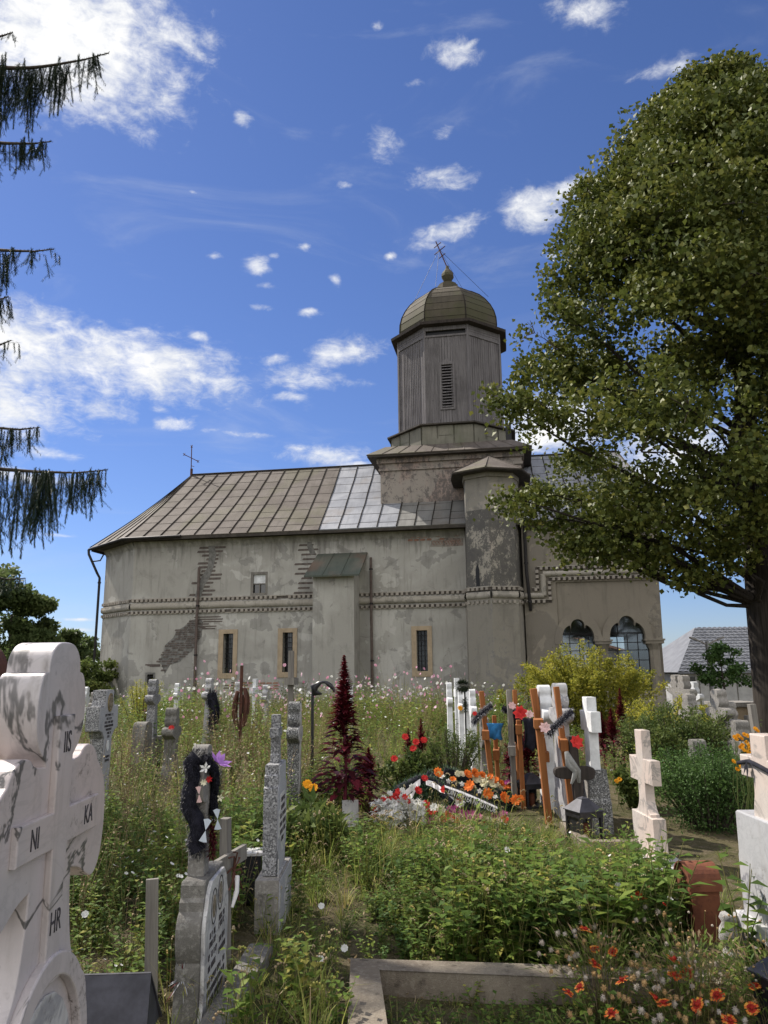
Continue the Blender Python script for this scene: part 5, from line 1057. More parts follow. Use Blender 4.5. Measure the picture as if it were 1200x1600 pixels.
class Bulk:
    """many transformed copies of templates gathered into one mesh"""
    def __init__(s): s.V = []; s.F = {3: [], 4: []}; s.Mi = {3: [], 4: []}; s.R = {3: [], 4: []}; s.names = []; s.nv = 0; s.cache = {}
    def mi(s, n):
        if n not in s.names: s.names.append(n)
        return s.names.index(n)
    def put(s, T, mats, locs, rnd):
        """T template; mats (N,3,3); locs (N,3); rnd (N,) offset"""
        N = len(locs)
        if N == 0: return
        tv = np.array(T.v, dtype=np.float32).reshape(-1, 3); V = np.einsum('nij,kj->nki', mats, tv)+locs[:, None, :]; k = len(tv)
        for q in (3, 4):
            idx = [i for i, f in enumerate(T.f) if len(f) == q]
            if not idx: continue
            f = np.array([T.f[i] for i in idx], dtype=np.int64); base = s.nv+np.arange(N)[:, None, None]*k
            s.F[q].append((f[None]+base).reshape(-1, q)); s.Mi[q].append(np.tile(np.array([s.mi(T.m[i]) for i in idx]), N))
            s.R[q].append((np.array([T.r[i] for i in idx])[None]+rnd[:, None]).reshape(-1))
        s.V.append(V.reshape(-1, 3)); s.nv += N*k
    def one(s, T, loc=(0, 0, 0), rz=0, sc=1.0, rnd=0.0): s.put(T, rotz(np.array([rz]), np.array([sc])), np.array([loc], dtype=float), np.array([rnd]))
    def build(s, name, parent=None, smooth=False):
        me = bpy.data.meshes.new(name); V = np.concatenate(s.V).astype(np.float32); F3 = np.concatenate(s.F[3]) if s.F[3] else np.zeros((0, 3), int); F4 = np.concatenate(s.F[4]) if s.F[4] else np.zeros((0, 4), int)
        me.vertices.add(len(V)); me.vertices.foreach_set('co', V.ravel()); nl = F3.size+F4.size; me.loops.add(nl)
        me.loops.foreach_set('vertex_index', np.concatenate([F3.ravel(), F4.ravel()]).astype(np.int32)); n3, n4 = len(F3), len(F4); me.polygons.add(n3+n4)
        me.polygons.foreach_set('loop_start', np.concatenate([np.arange(n3)*3, n3*3+np.arange(n4)*4]).astype(np.int32))
        me.polygons.foreach_set('material_index', np.concatenate([*(s.Mi[3] or [np.zeros(0, int)]), *(s.Mi[4] or [np.zeros(0, int)])]).astype(np.int32))
        for n in s.names: me.materials.append(LM[n] if n in LM else M[n])
        at_ = me.attributes.new('rnd', 'FLOAT', 'FACE'); at_.data.foreach_set('value', np.clip(np.concatenate([*(s.R[3] or [np.zeros(0)]), *(s.R[4] or [np.zeros(0)])]), 0, 1).astype(np.float32))
        me.update(calc_edges=True); 
        return link(name, me, parent)
def rotz(a, sc, tx=None, ty=None):
    c, s = np.cos(a), np.sin(a); n = len(a); m = np.zeros((n, 3, 3)); m[:, 0, 0] = c; m[:, 0, 1] = -s; m[:, 1, 0] = s; m[:, 1, 1] = c; m[:, 2, 2] = 1
    if tx is not None:
        t = np.zeros((n, 3, 3)); t[:, 0, 0] = 1; t[:, 1, 1] = 1; t[:, 2, 2] = 1; t[:, 0, 2] = tx; t[:, 1, 2] = ty; m = np.einsum('nij,njk->nik', t, m)
    return m*sc[:, None, None]
def randrot(n, flat=1.0):
    """random orientations, biased to lie flat when flat>1"""
    q = rng.normal(size=(n, 4)); q[:, 0] *= 1; q[:, 1:3] /= flat; q /= np.linalg.norm(q, axis=1)[:, None]; w_, x, y, z = q.T
    return np.stack([1-2*(y*y+z*z), 2*(x*y-z*w_), 2*(x*z+y*w_), 2*(x*y+z*w_), 1-2*(x*x+z*z), 2*(y*z-x*w_), 2*(x*z-y*w_), 2*(y*z+x*w_), 1-2*(x*x+y*y)], 1).reshape(n, 3, 3)
RU = random.uniform
def V3(a, r=1, z=0): return Vector((r*cos(a), r*sin(a), z))
# ---- plant templates
def weed(h=.4, nst=5, leafL=.06, leafW=.028, mat='weed', spread=.12, flower=None, nl=9, far=False, lean=.3):
    T = FT()
    for i in range(nst):
        a = RU(0, 6.28); b = V3(a, RU(0, spread*.4)); top = b+V3(a, RU(.1, lean)*h, h*RU(.7, 1.05)); mid = b.lerp(top, .5)+V3(a, -.05*h)
        T.stem([b, mid, top], .003, 'stem', RU(0, 1)) if not far else T.add([b, b+Vector((.006, 0, 0)), top], [(0, 1, 2)], 'stem', RU(0, 1))
        for k in range(nl):
            t = (k+RU(.2, .8))/nl; p = b.lerp(mid, t*2) if t < .5 else mid.lerp(top, t*2-1); ang = RU(0, 6.28); L = leafL*RU(.7, 1.25)*(1.15-.5*t)
            T.leaf(p, V3(ang, 1, RU(.0, .8)), L, leafW*RU(.8, 1.2), mat, RU(.0, .75), RU(0, .6), .3, 1 if far else 2)
        if flower and random.random() < flower[1]: T.bloom(top+Vector((0, 0, .01)), V3(RU(0, 6.28), .7, 1), flower[2], 6, flower[0], RU(.3, .7), .2, None, .9)
    return T
def grass_tuft(h=.3, n=14, w=.006, dry=.15, heads=0, spread=.05, far=False):
    T = FT()
    for i in range(n):
        a = RU(0, 6.28); T.blade(V3(a, RU(0, spread)), V3(a, RU(.1, .55), 1), h*RU(.6, 1.2), w*RU(.7, 1.4), 'dry' if random.random() < dry else 'grass', RU(0, .8), RU(.3, 1.4), 2 if far else 3)
    for i in range(heads):
        a = RU(0, 6.28); b = V3(a, RU(0, spread)); hh = h*RU(1.0, 1.5); t1 = b+V3(a, .12*h, hh*.85); t2 = t1+V3(a, .05, .03); T.stem([b, b+V3(a, .03, hh*.5), t1], .0022, 'grass', .6)
        for k in range(5): p = t1+V3(a, .012*k, .014*k-.0035*k*k); T.ball(p, .0075*(1-.1*k), 'grass' if i % 2 else 'dry', .75, 4)
    return T
def dry_tall(h=.8, n=4):
    T = FT()
    for i in range(n):
        a = RU(0, 6.28); b = V3(a, RU(0, .06)); top = b+V3(a, RU(.05, .25)*h, h*RU(.75, 1.1)); T.stem([b, b.lerp(top, .5)+V3(a, -.03), top], .0032, 'dry', RU(0, .6))
        for k in range(12):
            p = b.lerp(top, RU(.35, 1)); T.leaf(p, V3(RU(0, 6.28), 1, RU(-.5, .8)), RU(.02, .045), RU(.008, .02), random.choice(['dry', 'dry', 'weed']), RU(0, 1), .4, .2, 1)
    return T
def cosmos(h=.9, n=7, col='pink'):
    T = FT()
    for i in range(n):
        a = RU(0, 6.28); b = V3(a, RU(0, .12)); top = b+V3(a, RU(.05, .3)*h, h*RU(.65, 1.08)); T.stem([b, b.lerp(top, .5), top], .0035, 'stem', RU(.4, 1))
        for k in range(9): p = b.lerp(top, RU(.05, .9)); T.leaf(p, V3(RU(0, 6.28), 1, RU(.1, 1)), RU(.06, .11), .009, 'grass', RU(.1, .7), .4, .2, 1)
        if random.random() < .42: T.bloom(top, V3(RU(0, 6.28), 1, RU(0, 1)), RU(.026, .036), 7, col if random.random() < .9 else 'white', RU(.2, .9), .15, None, .8)
    return T
KW = [weed(.38, 6, .055, .026), weed(.45, 5, .075, .032, nl=10), weed(.3, 7, .04, .022), weed(.4, 5, .06, .02, flower=('white', .08, .014)), weed(.5, 5, .08, .022, nl=12)]
KD = [weed(.3, 7, .06, .034, 'dark'), weed(.34, 6, .05, .03, 'dark')]
KB = [weed(.36, 7, .085, .045, nl=8), weed(.42, 6, .10, .036, nl=9), weed(.33, 8, .065, .04, nl=8), weed(.38, 6, .09, .05, 'broad', nl=7), weed(.34, 7, .08, .045, 'dark', nl=8)]
KG = [grass_tuft(.28, 16), grass_tuft(.36, 14, heads=3), grass_tuft(.22, 18, .005), grass_tuft(.42, 12, .008, .3, heads=2)]
KF = [weed(.6, 5, .09, .045, far=True, nl=8), weed(.8, 5, .10, .04, far=True, nl=9, flower=('white', .12, .022)), grass_tuft(.6, 14, .013, .4, far=True), weed(.55, 6, .08, .05, 'dark', far=True, nl=7), dry_tall(.8, 5)]
KT = [dry_tall(.7), dry_tall(.85, 5), weed(.7, 5, .085, .03, nl=13, lean=.2), weed(.6, 6, .07, .03, nl=11, flower=('white', .15, .016))]
KC = [cosmos(1.0), cosmos(1.15, 9), cosmos(.85, 8)]
KS = [weed(.09, 6, .032, .016, lean=.8, nl=5), weed(.12, 5, .04, .018, lean=.9, nl=6), grass_tuft(.1, 10, .004)]
def patch_clump(x, y, s=1.3): return math.sin(x*s+1.7*math.sin(y*s*.7))*math.cos(y*s*1.1+math.sin(x*1.9*s))*.5+.5
AVOID = []      # (x, y, r) kept free
def scatter(bulk, kinds, wts, poly, dens, hs=(.8, 1.2), hfun=None, seed=0, reject=None, tilt=.12):
    P = np.array(poly); x0, y0 = P.min(0); x1, y1 = P.max(0); n = int((x1-x0)*(y1-y0)*dens); X = rng.uniform(x0, x1, n); Y = rng.uniform(y0, y1, n)
    keep = np.array([inpoly(a, b, poly) and not (reject and reject(a, b)) and not any((a-c[0])**2+(b-c[1])**2 < c[2]**2 for c in AVOID) for a, b in zip(X, Y)], dtype=bool)
    X = X[keep]; Y = Y[keep]; n = len(X)
    if n == 0: return
    H = np.array([(hfun(a, b) if hfun else 1)*(.55+.75*patch_clump(a, b)+.12*patch_clump(a*3.1, b*2.7)) for a, b in zip(X, Y)])*rng.uniform(hs[0], hs[1], n); Z = np.array([ground_h(a, b) for a, b in zip(X, Y)])-.01
    K = rng.choice(len(kinds), n, p=np.array(wts)/sum(wts)); rz_ = rng.uniform(0, 6.28, n); tx = rng.normal(0, tilt, n); ty = rng.normal(0, tilt, n)
    for k, T in enumerate(kinds):
        i = np.where(K == k)[0]; bulk.put(T, rotz(rz_[i], H[i], tx[i], ty[i]), np.stack([X[i], Y[i], Z[i]], 1), rng.uniform(-.25, .28, len(i))+.2*np.array([patch_clump(a*1.7+3, b*1.3) for a, b in zip(X[i], Y[i])])-.05 if len(i) else np.zeros(0))
AVOID += [(1.75, 4.75, .27), (1.62, 4.5, .18), (X_(535, 8), 8.2, .28), (X_(530, 8), 8.6, .3), (2.25, 7.0, .3), (1.985, 5.08, .16), (1.88, 3.6, .2), (-1.02, 3.15, .25)]
# left of the path: tall mixed weeds
b = Bulk()
Lh = lambda x, y: 1.0 if y > 5 else .8
scatter(b, KB[:3]+KW+KT[:2], [2.5, 2.5, 2.5, 2, 3, 2, 1.5, 3, .7, .7], [(-1.25, 3.4), (-.95, 4.9), (-1.0, 6.3), (-.9, 9), (-6, 9), (-5, 5), (-2.2, 2.6)], 54, hfun=Lh)
scatter(b, KT+KW[1:2]+KG[3:4], [3, 3, 2, 3, 2, 2], [(-.9, 7.5), (-1.1, 13), (-8.5, 13), (-6, 7)], 22, hs=(.8, 1.15))
tag(b.build('weeds'), kind='stuff')
# path and around the kerb: grass
b = Bulk()
scatter(b, KG+KW[:1]+KB[:2]+KS, [4, 2, 4, 2, 1.5, 1, 1, 2, 2, 3], [(-.72, 2.9), (-.22, 3.0), (-.22, 5.2), (.1, 7.6), (-.4, 10), (-1.0, 10), (-1.0, 6), (-.72, 4.9)], 105, hs=(.55, 1.0))
scatter(b, KG+KS, [2, 1, 3, 1, 2, 2, 3], [(-2.2, 2.2), (-.75, 2.6), (-.8, 4.4), (-1.3, 4.4)], 40, hs=(.5, .9))
scatter(b, KS, [4, 3, 1], [(0, 2.8), (2.0, 2.8), (2.0, 4.25), (0, 4.25)], 75, hs=(.7, 1.5))
scatter(b, KG+KS, [2, 1, 3, 1, 1, 1, 2], [(1.6, 4.3), (2.1, 4.5), (3.4, 6), (3.6, 7.5), (2.4, 7.2), (1.7, 6)], 22, hs=(.4, .8))
tag(b.build('grass'), kind='stuff')
# planted mound bed behind the kerb
b = Bulk()
def bedh(x, y): return (.62 if x < .12 else .8 if x < .35 else 1.0)*max(.35, 1.15-.27*(y-4.5))
scatter(b, KB+KW[:3]+KG[1:2], [3, 3, 3, 2, 2, 1, 1, 1, 1.6], [(-.14, 4.62), (1.75, 4.5), (1.95, 6.2), (1.65, 7.4), (1.3, 7.9), (.1, 7.9), (-.2, 6.2)], 100, hfun=bedh, hs=(.8, 1.3))
scatter(b, KG[:2]+KG[3:], [3, 3, 2], [(-.15, 4.7), (1.5, 4.7), (1.7, 5.8), (-.15, 5.8)], 14, hfun=bedh, hs=(.8, 1.1))
scatter(b, KG[:2]+KG[3:], [3, 3, 2], [(-.2, 5.8), (1.7, 5.8), (1.7, 7.9), (.0, 7.9)], 40, hs=(.7, .95))
scatter(b, KT[2:]+KG[3:]+KT[:1], [2, 1.5, 3, 1], [(-.1, 4.7), (1.7, 4.6), (1.8, 6.8), (.0, 6.8)], 7, hs=(.6, .85))
scatter(b, KS+KB[:2], [4, 3, 2, 1, 1], [(-.2, 4.42), (1.9, 4.36), (1.9, 4.62), (-.2, 4.66)], 120, hs=(.6, 1.5))
scatter(b, KS+KG[:1], [4, 3, 2, 1], [(-.16, 3.6), (-.02, 3.6), (-.02, 4.6), (-.3, 4.6)], 30, hs=(.4, 1.0))
tag(b.build('bed_plants'), kind='stuff')
# middle distance and churchyard to the wall
b = Bulk()
rejg = lambda x, y: abs(x-.9) < 1.3 and 7.6 < y < 9.9
scatter(b, KT+KW[1:]+KG[3:4], [2, 2, 3, 3, 2, 2, 2, 2, 1], [(-.9, 9), (3.2, 9.8), (3.2, 14), (-2, 14), (-1.6, 10)], 16, hs=(.5, .85), reject=rejg)
scatter(b, KF, [3, 3, 3, 2, 2.2], [(-15, 12.6), (3.2, 13.5), (3.5, 27.0), (-13.5, 29)], 8.5, hs=(.75, 1.25))
scatter(b, KF, [3, 3, 3, 2, 1.4], [(-14, 22), (6, 22), (6, 27.2), (-13.5, 29)], 5.5, hs=(1.0, 1.35))
scatter(b, KF[:4]+KG, [2, 2, 3, 2, 1, 1, 1, 1], [(3.2, 9.5), (12, 9.5), (16, 26), (3.4, 26.5)], 8, hs=(.4, .8))
scatter(b, [KF[2], KF[0], KF[4]], [3, 2, 1], [(9, 24), (34, 30), (34, 44), (12, 44)], 2.0, hs=(.8, 1.1))
scatter(b, [KF[2], KF[0], KF[4]], [2, 2, 1], [(-40, 24), (-14, 24), (-14.5, 40), (-40, 44)], 2.2, hs=(1.0, 1.6))
tag(b.build('churchyard_weeds'), kind='stuff')
b = Bulk()
scatter(b, KC, [1, 1, 1], [(-4.5, 15), (-.2, 14), (-.2, 20), (.2, 24), (-6, 26)], 3.2, hs=(.9, 1.15))
scatter(b, KC, [1, 1, 1], [(-.1, 16.5), (2.2, 16.5), (2.7, 25.5), (0, 25.5)], 4.0, hs=(.85, 1.1))
scatter(b, KC, [1, 1, 1], [(-9, 15), (-5, 15), (-6.5, 24), (-12, 24)], .7, hs=(.9, 1.2))
tag(b.build('cosmos_flowers'), kind='stuff')
# fallen litter at the bottom
b = Bulk(); T = FT(); T.leaf((0, 0, .005), (1, 0, .1), .035, .018, 'dry', .4, .1, .3, 1)
n = 2600; XY = np.stack([rng.uniform(-2, 2.6, n), rng.uniform(2.8, 6.8, n)], 1); Z = np.array([ground_h(*p) for p in XY])+.008
b.put(T, randrot(n, 3)*rng.uniform(.4, 1.2, n)[:, None, None], np.column_stack([XY, Z]), rng.uniform(-.4, .5, n)); tag(b.build('leaf_litter'), kind='stuff')
# ================================================================= individual plants
def plant(name, X, Y, label, cat='plant', group=None, z=None): return empty(name, (X, Y, ground_h(X, Y)-.01 if z is None else z), 0, label, cat, group)
def amaranth(X, Y, h, label, big=1.0, group=None, leafy=1.0, z=None, wmul=1.0):
    r = plant('amaranth', X, Y, label, 'amaranth', group, z); st = MB(); st.tube([(0, 0, 0), (.02, .01, h*.35), (-.015, 0, h*.7), (0, 0, h*.98)], [.016*big, .013*big, .009*big, .003], 6); LMs = M.setdefault('amar_stem', simple('crimson_stem', (.12, .012, .03), .6, .3)); st.build('stem', LMs, r)
    b = Bulk(); T = FT()
    for k in range(int(80*leafy)):
        t = random.random()**.9; z = h*(.14+.62*t); a = RU(0, 6.28); br = RU(.02, .075)*big*(1.1-t)*1.7; p = Vector((0, 0, z))+V3(a, br*1.3, br*.35); T.stem([(0, 0, z-.03), p], .003, 'amar', .4)
        L = RU(.11, .20)*big*(1.15-.65*t); T.leaf(p, V3(a+RU(-.4, .4), 1, RU(-.15, .5)), L, L*.40, 'amar', RU(0, .9), RU(.2, .9), .35, 2)
    b.one(T); b.build('leaves', r)
    b = Bulk(); T = FT()
    def spike(c0, c1, rad, n):
        for k in range(n):
            t = random.random(); p = c0.lerp(c1, t); a = RU(0, 6.28); rr_ = rad*(1-t*.9)+.004; d = V3(a, 1, RU(.0, 1.0)); T.leaf(p, d, rr_*RU(.8, 1.5)*1.5, .018*big, 'amarfl', RU(0, 1), .3, .4, 1)
    spike(Vector((0, 0, h*.58)), Vector((0, 0, h)), .085*big*wmul, int(620*big))
    for k in range(16):
        a = RU(0, 6.28); z = h*RU(.38, .76); spike(Vector((0, 0, z)), Vector((0, 0, z))+V3(a, .11*big, .12*big), .03*big, 60)
    b.one(T); b.build('plume', r); return r
ga = 'crimson amaranths along the graves'
amaranth(X_(540, 8.4)-.02, 8.5, 1.74, 'tall deep red amaranth with one plume, standing alone left of the wreaths', 1.35, ga, 3.2, 0)
amaranth(X_(575, 8.7), 8.8, .75, 'lower dark red amaranth shoot at the right foot of the tall one', .9, ga, 1.2, 0)
for px, Y, h, lab in ((638, 10.6, .85, 'small red amaranth among red roses, left of the pair behind the wreaths'), (658, 10.8, .95, 'small red amaranth among red roses, right of the pair behind the wreaths')):
    amaranth(X_(px, Y), Y, h, lab, .7, ga, .8)
for px, Y, h, lab in ((926, 12.3, 1.12, 'red amaranth just right of the plain white cross'), (941, 12.0, .92, 'second red amaranth right of the plain white cross, lower'), (957, 12.6, .95, 'third red amaranth right of the plain white cross'), (973, 12.9, 1.28, 'tallest red amaranth of the clump, against the yellow shrub'), (988, 12.4, .8, 'rightmost low red amaranth of the clump beside the green bush')):
    amaranth(X_(px, Y), Y, h, lab, .85, ga, 1.0)
for px, Y, h, lab in ((800, 9.9, .75, 'dark amaranth hidden among the orange wooden crosses'), (822, 10.0, .85, 'dark amaranth behind the black mourning cloth')): amaranth(X_(px, Y), Y, h, lab, 1.0, ga, 1.6, 0)
def shrub(name, X, Y, rx, ry, h, n, mat, label, leaf=(.035, .02), stems=14, cat='shrub', z0=.05, shape=1.0, sprays=26, z=None, fill=.6):
    """many upright sprays; leaves set along curved twigs"""
    r = plant(name, X, Y, label, cat, z=z); st = MB(); b = Bulk(); tl = FT(); tl.leaf((0, 0, 0), (1, 0, .15), leaf[0], leaf[1], mat, .35, .3, .35, 2)
    P = []; D = []
    for k in range(sprays):
        a = RU(0, 6.28); q = sqrt(random.random()); tip = Vector((rx*q*cos(a), ry*q*sin(a), h*(1-.45*q*q*shape)*RU(.72, 1.08))); bs = Vector((rx*.35*q*cos(a), ry*.35*q*sin(a), z0)); mid = bs.lerp(tip, .55)+Vector((0, 0, .08*h)); st.tube([bs, mid, tip], [.012, .008, .003], 4, True, False)
        m_ = int(n/sprays); t = rng.random(m_)**(.7); c = np.where(t[:, None] < .5, np.array(bs)+(np.array(mid)-np.array(bs))*(t[:, None]*2), np.array(mid)+(np.array(tip)-np.array(mid))*(t[:, None]*2-1))
        spread = (.05+.16*(1-t))*min(rx, 1.2)*fill*1.4; P.append(c+rng.normal(size=(m_, 3))*spread[:, None]*np.array([1, 1, .8]))
    P = np.concatenate(P); P[:, 2] = np.maximum(P[:, 2], .02); st.build('stems', M['bark_twig'], r)
    k = len(P); cl = np.array([patch_clump(p[0]*4, p[1]*4+p[2]*5) for p in P]); b.put(tl, randrot(k, 1.4)*rng.uniform(.7, 1.3, k)[:, None, None], P, rng.uniform(-.3, .3, k)+.3*(cl-.5)); b.build('foliage', r); return r
shrub('yellow_shrub', X_(935, 19.5), 19.8, 2.05, 1.1, 2.2, 30000, 'yellow', 'large yellow green shrub growing in front of the porch windows', (.065, .035), sprays=70, shape=.7, z=-.1)
shrub('green_shrub', X_(1062, 11.2), 11.3, .95, .7, 1.02, 15000, 'bush', 'loose green bush with upright shoots hiding old stone crosses', (.045, .02), sprays=60, shape=.6)
shrub('yellow_shrub', X_(1040, 14.5), 14.5, .9, .6, 1.05, 7000, 'yellow', 'smaller yellow green bush between the big shrub and the trefoil cross', (.05, .025), sprays=34, shape=.5)
shrub('green_shrub', X_(1098, 8.3), 8.3, .62, .6, .80, 22000, 'dark', 'dense dark green shrub right of the pink marble cross', (.032, .014), sprays=60, shape=.55, fill=.9)
shrub('green_shrub', X_(1000, 12), 12.2, .55, .5, .85, 6000, 'bush', 'green bush behind the pink marble cross', (.04, .02), sprays=26)
shrub('green_shrub', X_(800, 24), 24.3, .6, .5, 1.0, 3500, 'yellow', 'small yellow leaved bush at the foot of the stair turret', (.06, .03), sprays=20)
shrub('fennel', X_(218, 21), 21, .6, .5, 1.45, 5000, 'yellow', 'feathery yellow fennel clump below the apse corner', (.06, .012), sprays=26, shape=.3)
shrub('green_shrub', X_(470, 7.0), 7.15, .36, .4, .42, 1300, 'bush', 'leafy peony clump right of the slim monument', (.15, .05), sprays=24, shape=.4)
shrub('green_shrub', X_(530, 9.3), 9.5, .4, .4, .5, 1500, 'bush', 'leafy green clump around the tall amaranth', (.09, .04), sprays=20)
shrub('rose_bush', X_(640, 10.2), 10.3, .5, .45, .60, 3500, 'bush', 'green rose bush with red blooms behind the wreaths', (.06, .035), sprays=24)
shrub('green_shrub', X_(707, 11), 11.2, .42, .4, .80, 5000, 'bush', 'feathery green bush at the foot of the white cross row', (.05, .01), sprays=30, shape=.3)
shrub('green_shrub', X_(990, 9.2), 9.3, .28, .3, .5, 2000, 'bush', 'small green plant with yellow blooms between the speckled pedestal and the pink cross', (.06, .035), sprays=14)
shrub('broadleaf_bush', X_(1145, 8.8), 8.8, .4, .3, .5, 900, 'broad', 'broad leaved green plant behind the right edge cross', (.11, .07), sprays=16)
# flowers set singly
def flowerhead(pts, Y, mat, r, name, label, cat='flower', group=None, stem=True, petals=9, core=None, stemz=.3, cup=.35):
    for i, (x, y) in enumerate(pts):
        p = at(x, y, Y+RU(-.05, .05)); o = empty(name, (p.x, p.y, 0), 0, label if isinstance(label, str) else label[i], cat, group); b = Bulk(); T = FT(); c = Vector((0, 0, p.z)); nr = Vector((RU(-.4, .4), -1, .7))
        for q in (1.0, .72, .42): T.bloom(c, nr, r*q, petals, mat, RU(.2, .8), cup+(1-q), core if q < .5 else None, .8, .25)
        b.one(T); b.build('bloom', o)
        if stem: MB().tube([(RU(-.08, .08), RU(0, .05), max(0, p.z-.5)), (RU(-.03, .03), .02, max(0, p.z-.22)), (0.005, .01, p.z-.02)], .0028, 5).build('stem', LM['stem'], o)
flowerhead([(616, 1186), (633, 1152), (650, 1160), (662, 1157), (646, 1170)], 10.0, 'red', .05, 'rose', 'red rose bloom on the bush behind the wreaths', group='red roses behind the wreaths')
flowerhead([(480, 1226), (490, 1232)], 7.9, 'marigold', .05, 'artificial_sunflower', ['orange yellow artificial flower beside the grey scalloped cross, left of two', 'orange yellow artificial flower beside the grey scalloped cross, right of two'], petals=12)
flowerhead([(268, 1138), (262, 1143)], 11.0, 'red', .045, 'red_flower', 'small red flower at the foot of the dark stone cross', group='red flowers on the dark stone cross')
flowerhead([(963, 1221), (968, 1218)], 9.1, 'marigold', .03, 'marigold', 'yellow marigold bloom left of the pink marble cross', group='yellow blooms by the pink marble cross')
mg = [(1148, 1152), (1153, 1150), (1158, 1154), (1163, 1148), (1166, 1160), (1170, 1165), (1157, 1168), (1162, 1172), (1167, 1175), (1180, 1139), (1183, 1142), (1150, 1155), (1146, 1190), (1152, 1202), (1158, 1198), (1170, 1170), (1172, 1178), (1196, 1150), (1160, 1165), (1168, 1150)]
flowerhead(mg, 6.6, 'marigold', .022, 'marigold', 'orange marigold bloom behind the right edge cross', group='orange marigolds behind the right edge cross')
# bindweed blossoms
for i, (x, y, Y, lab) in enumerate([(133, 1429, 4.7, 'white bindweed blossom low in the weeds right of the marble cross'), (500, 1499, 4.4, 'white bindweed blossom in the path grass left of the kerb'), (966, 1385, 4.7, 'white bindweed blossom among the seed heads near the blanket flowers'), (1046, 1407, 4.6, 'white bindweed blossom left of the rusty lantern'), (792, 1328, 5.5, 'white bindweed blossom on top of the planted bed'), (538, 1482, 4.6, 'small white blossom beside the kerb corner'), (502, 1416, 5.2, 'white blossom right of the slim monument')]):
    p = at(x, y, Y); T = FT(); T.bloom(p, (RU(-.4, .2), -1, .8), .022, 8, 'white', .5, .35, None, 1.1); b = Bulk(); b.one(T); tag(b.build('bindweed_flower'), lab, 'flower')
# broad leaves at the corner of the bed
bl_ = plant('bergenia', X_(975, 6.2, 1330), 6.1, 'cluster of big glossy light green leaves at the right end of the bed', 'plant'); 
for k in range(22):
    a = RU(0, 6.28); q = RU(.03, .30); p = V3(a, q); L = RU(.13, .21); T = FT(); d = V3(a, .8, RU(.5, 1.4)).normalized(); n_ = 5; w_ = L*.52; sd_ = d.cross(Vector((0, 0, 1))).normalized(); vs = []; c = p+Vector((0, 0, .06+RU(0, .12)))
    for i in range(n_+1):
        t = i/n_; ww = w_*sin(pi*min(1, .12+.88*t)**.8)*.5; c2 = c+d*L*t+Vector((0, 0, -.06*t*t)); up_ = Vector((0, 0, .12*ww/ w_ * L)); vs += [c2+sd_*ww+up_*1.5, c2, c2-sd_*ww+up_*1.5]
    T.add(vs, [(3*i+j, 3*i+j+1, 3*i+4+j, 3*i+3+j) for i in range(n_) for j in range(2)], 'broad', RU(0, .8)); T.stem([p+Vector((0, 0, -.02)), c], .006, 'broad', .3); b = Bulk(); b.one(T); o = b.build('leaf', bl_); o.data.polygons.foreach_set('use_smooth', [True]*len(o.data.polygons))
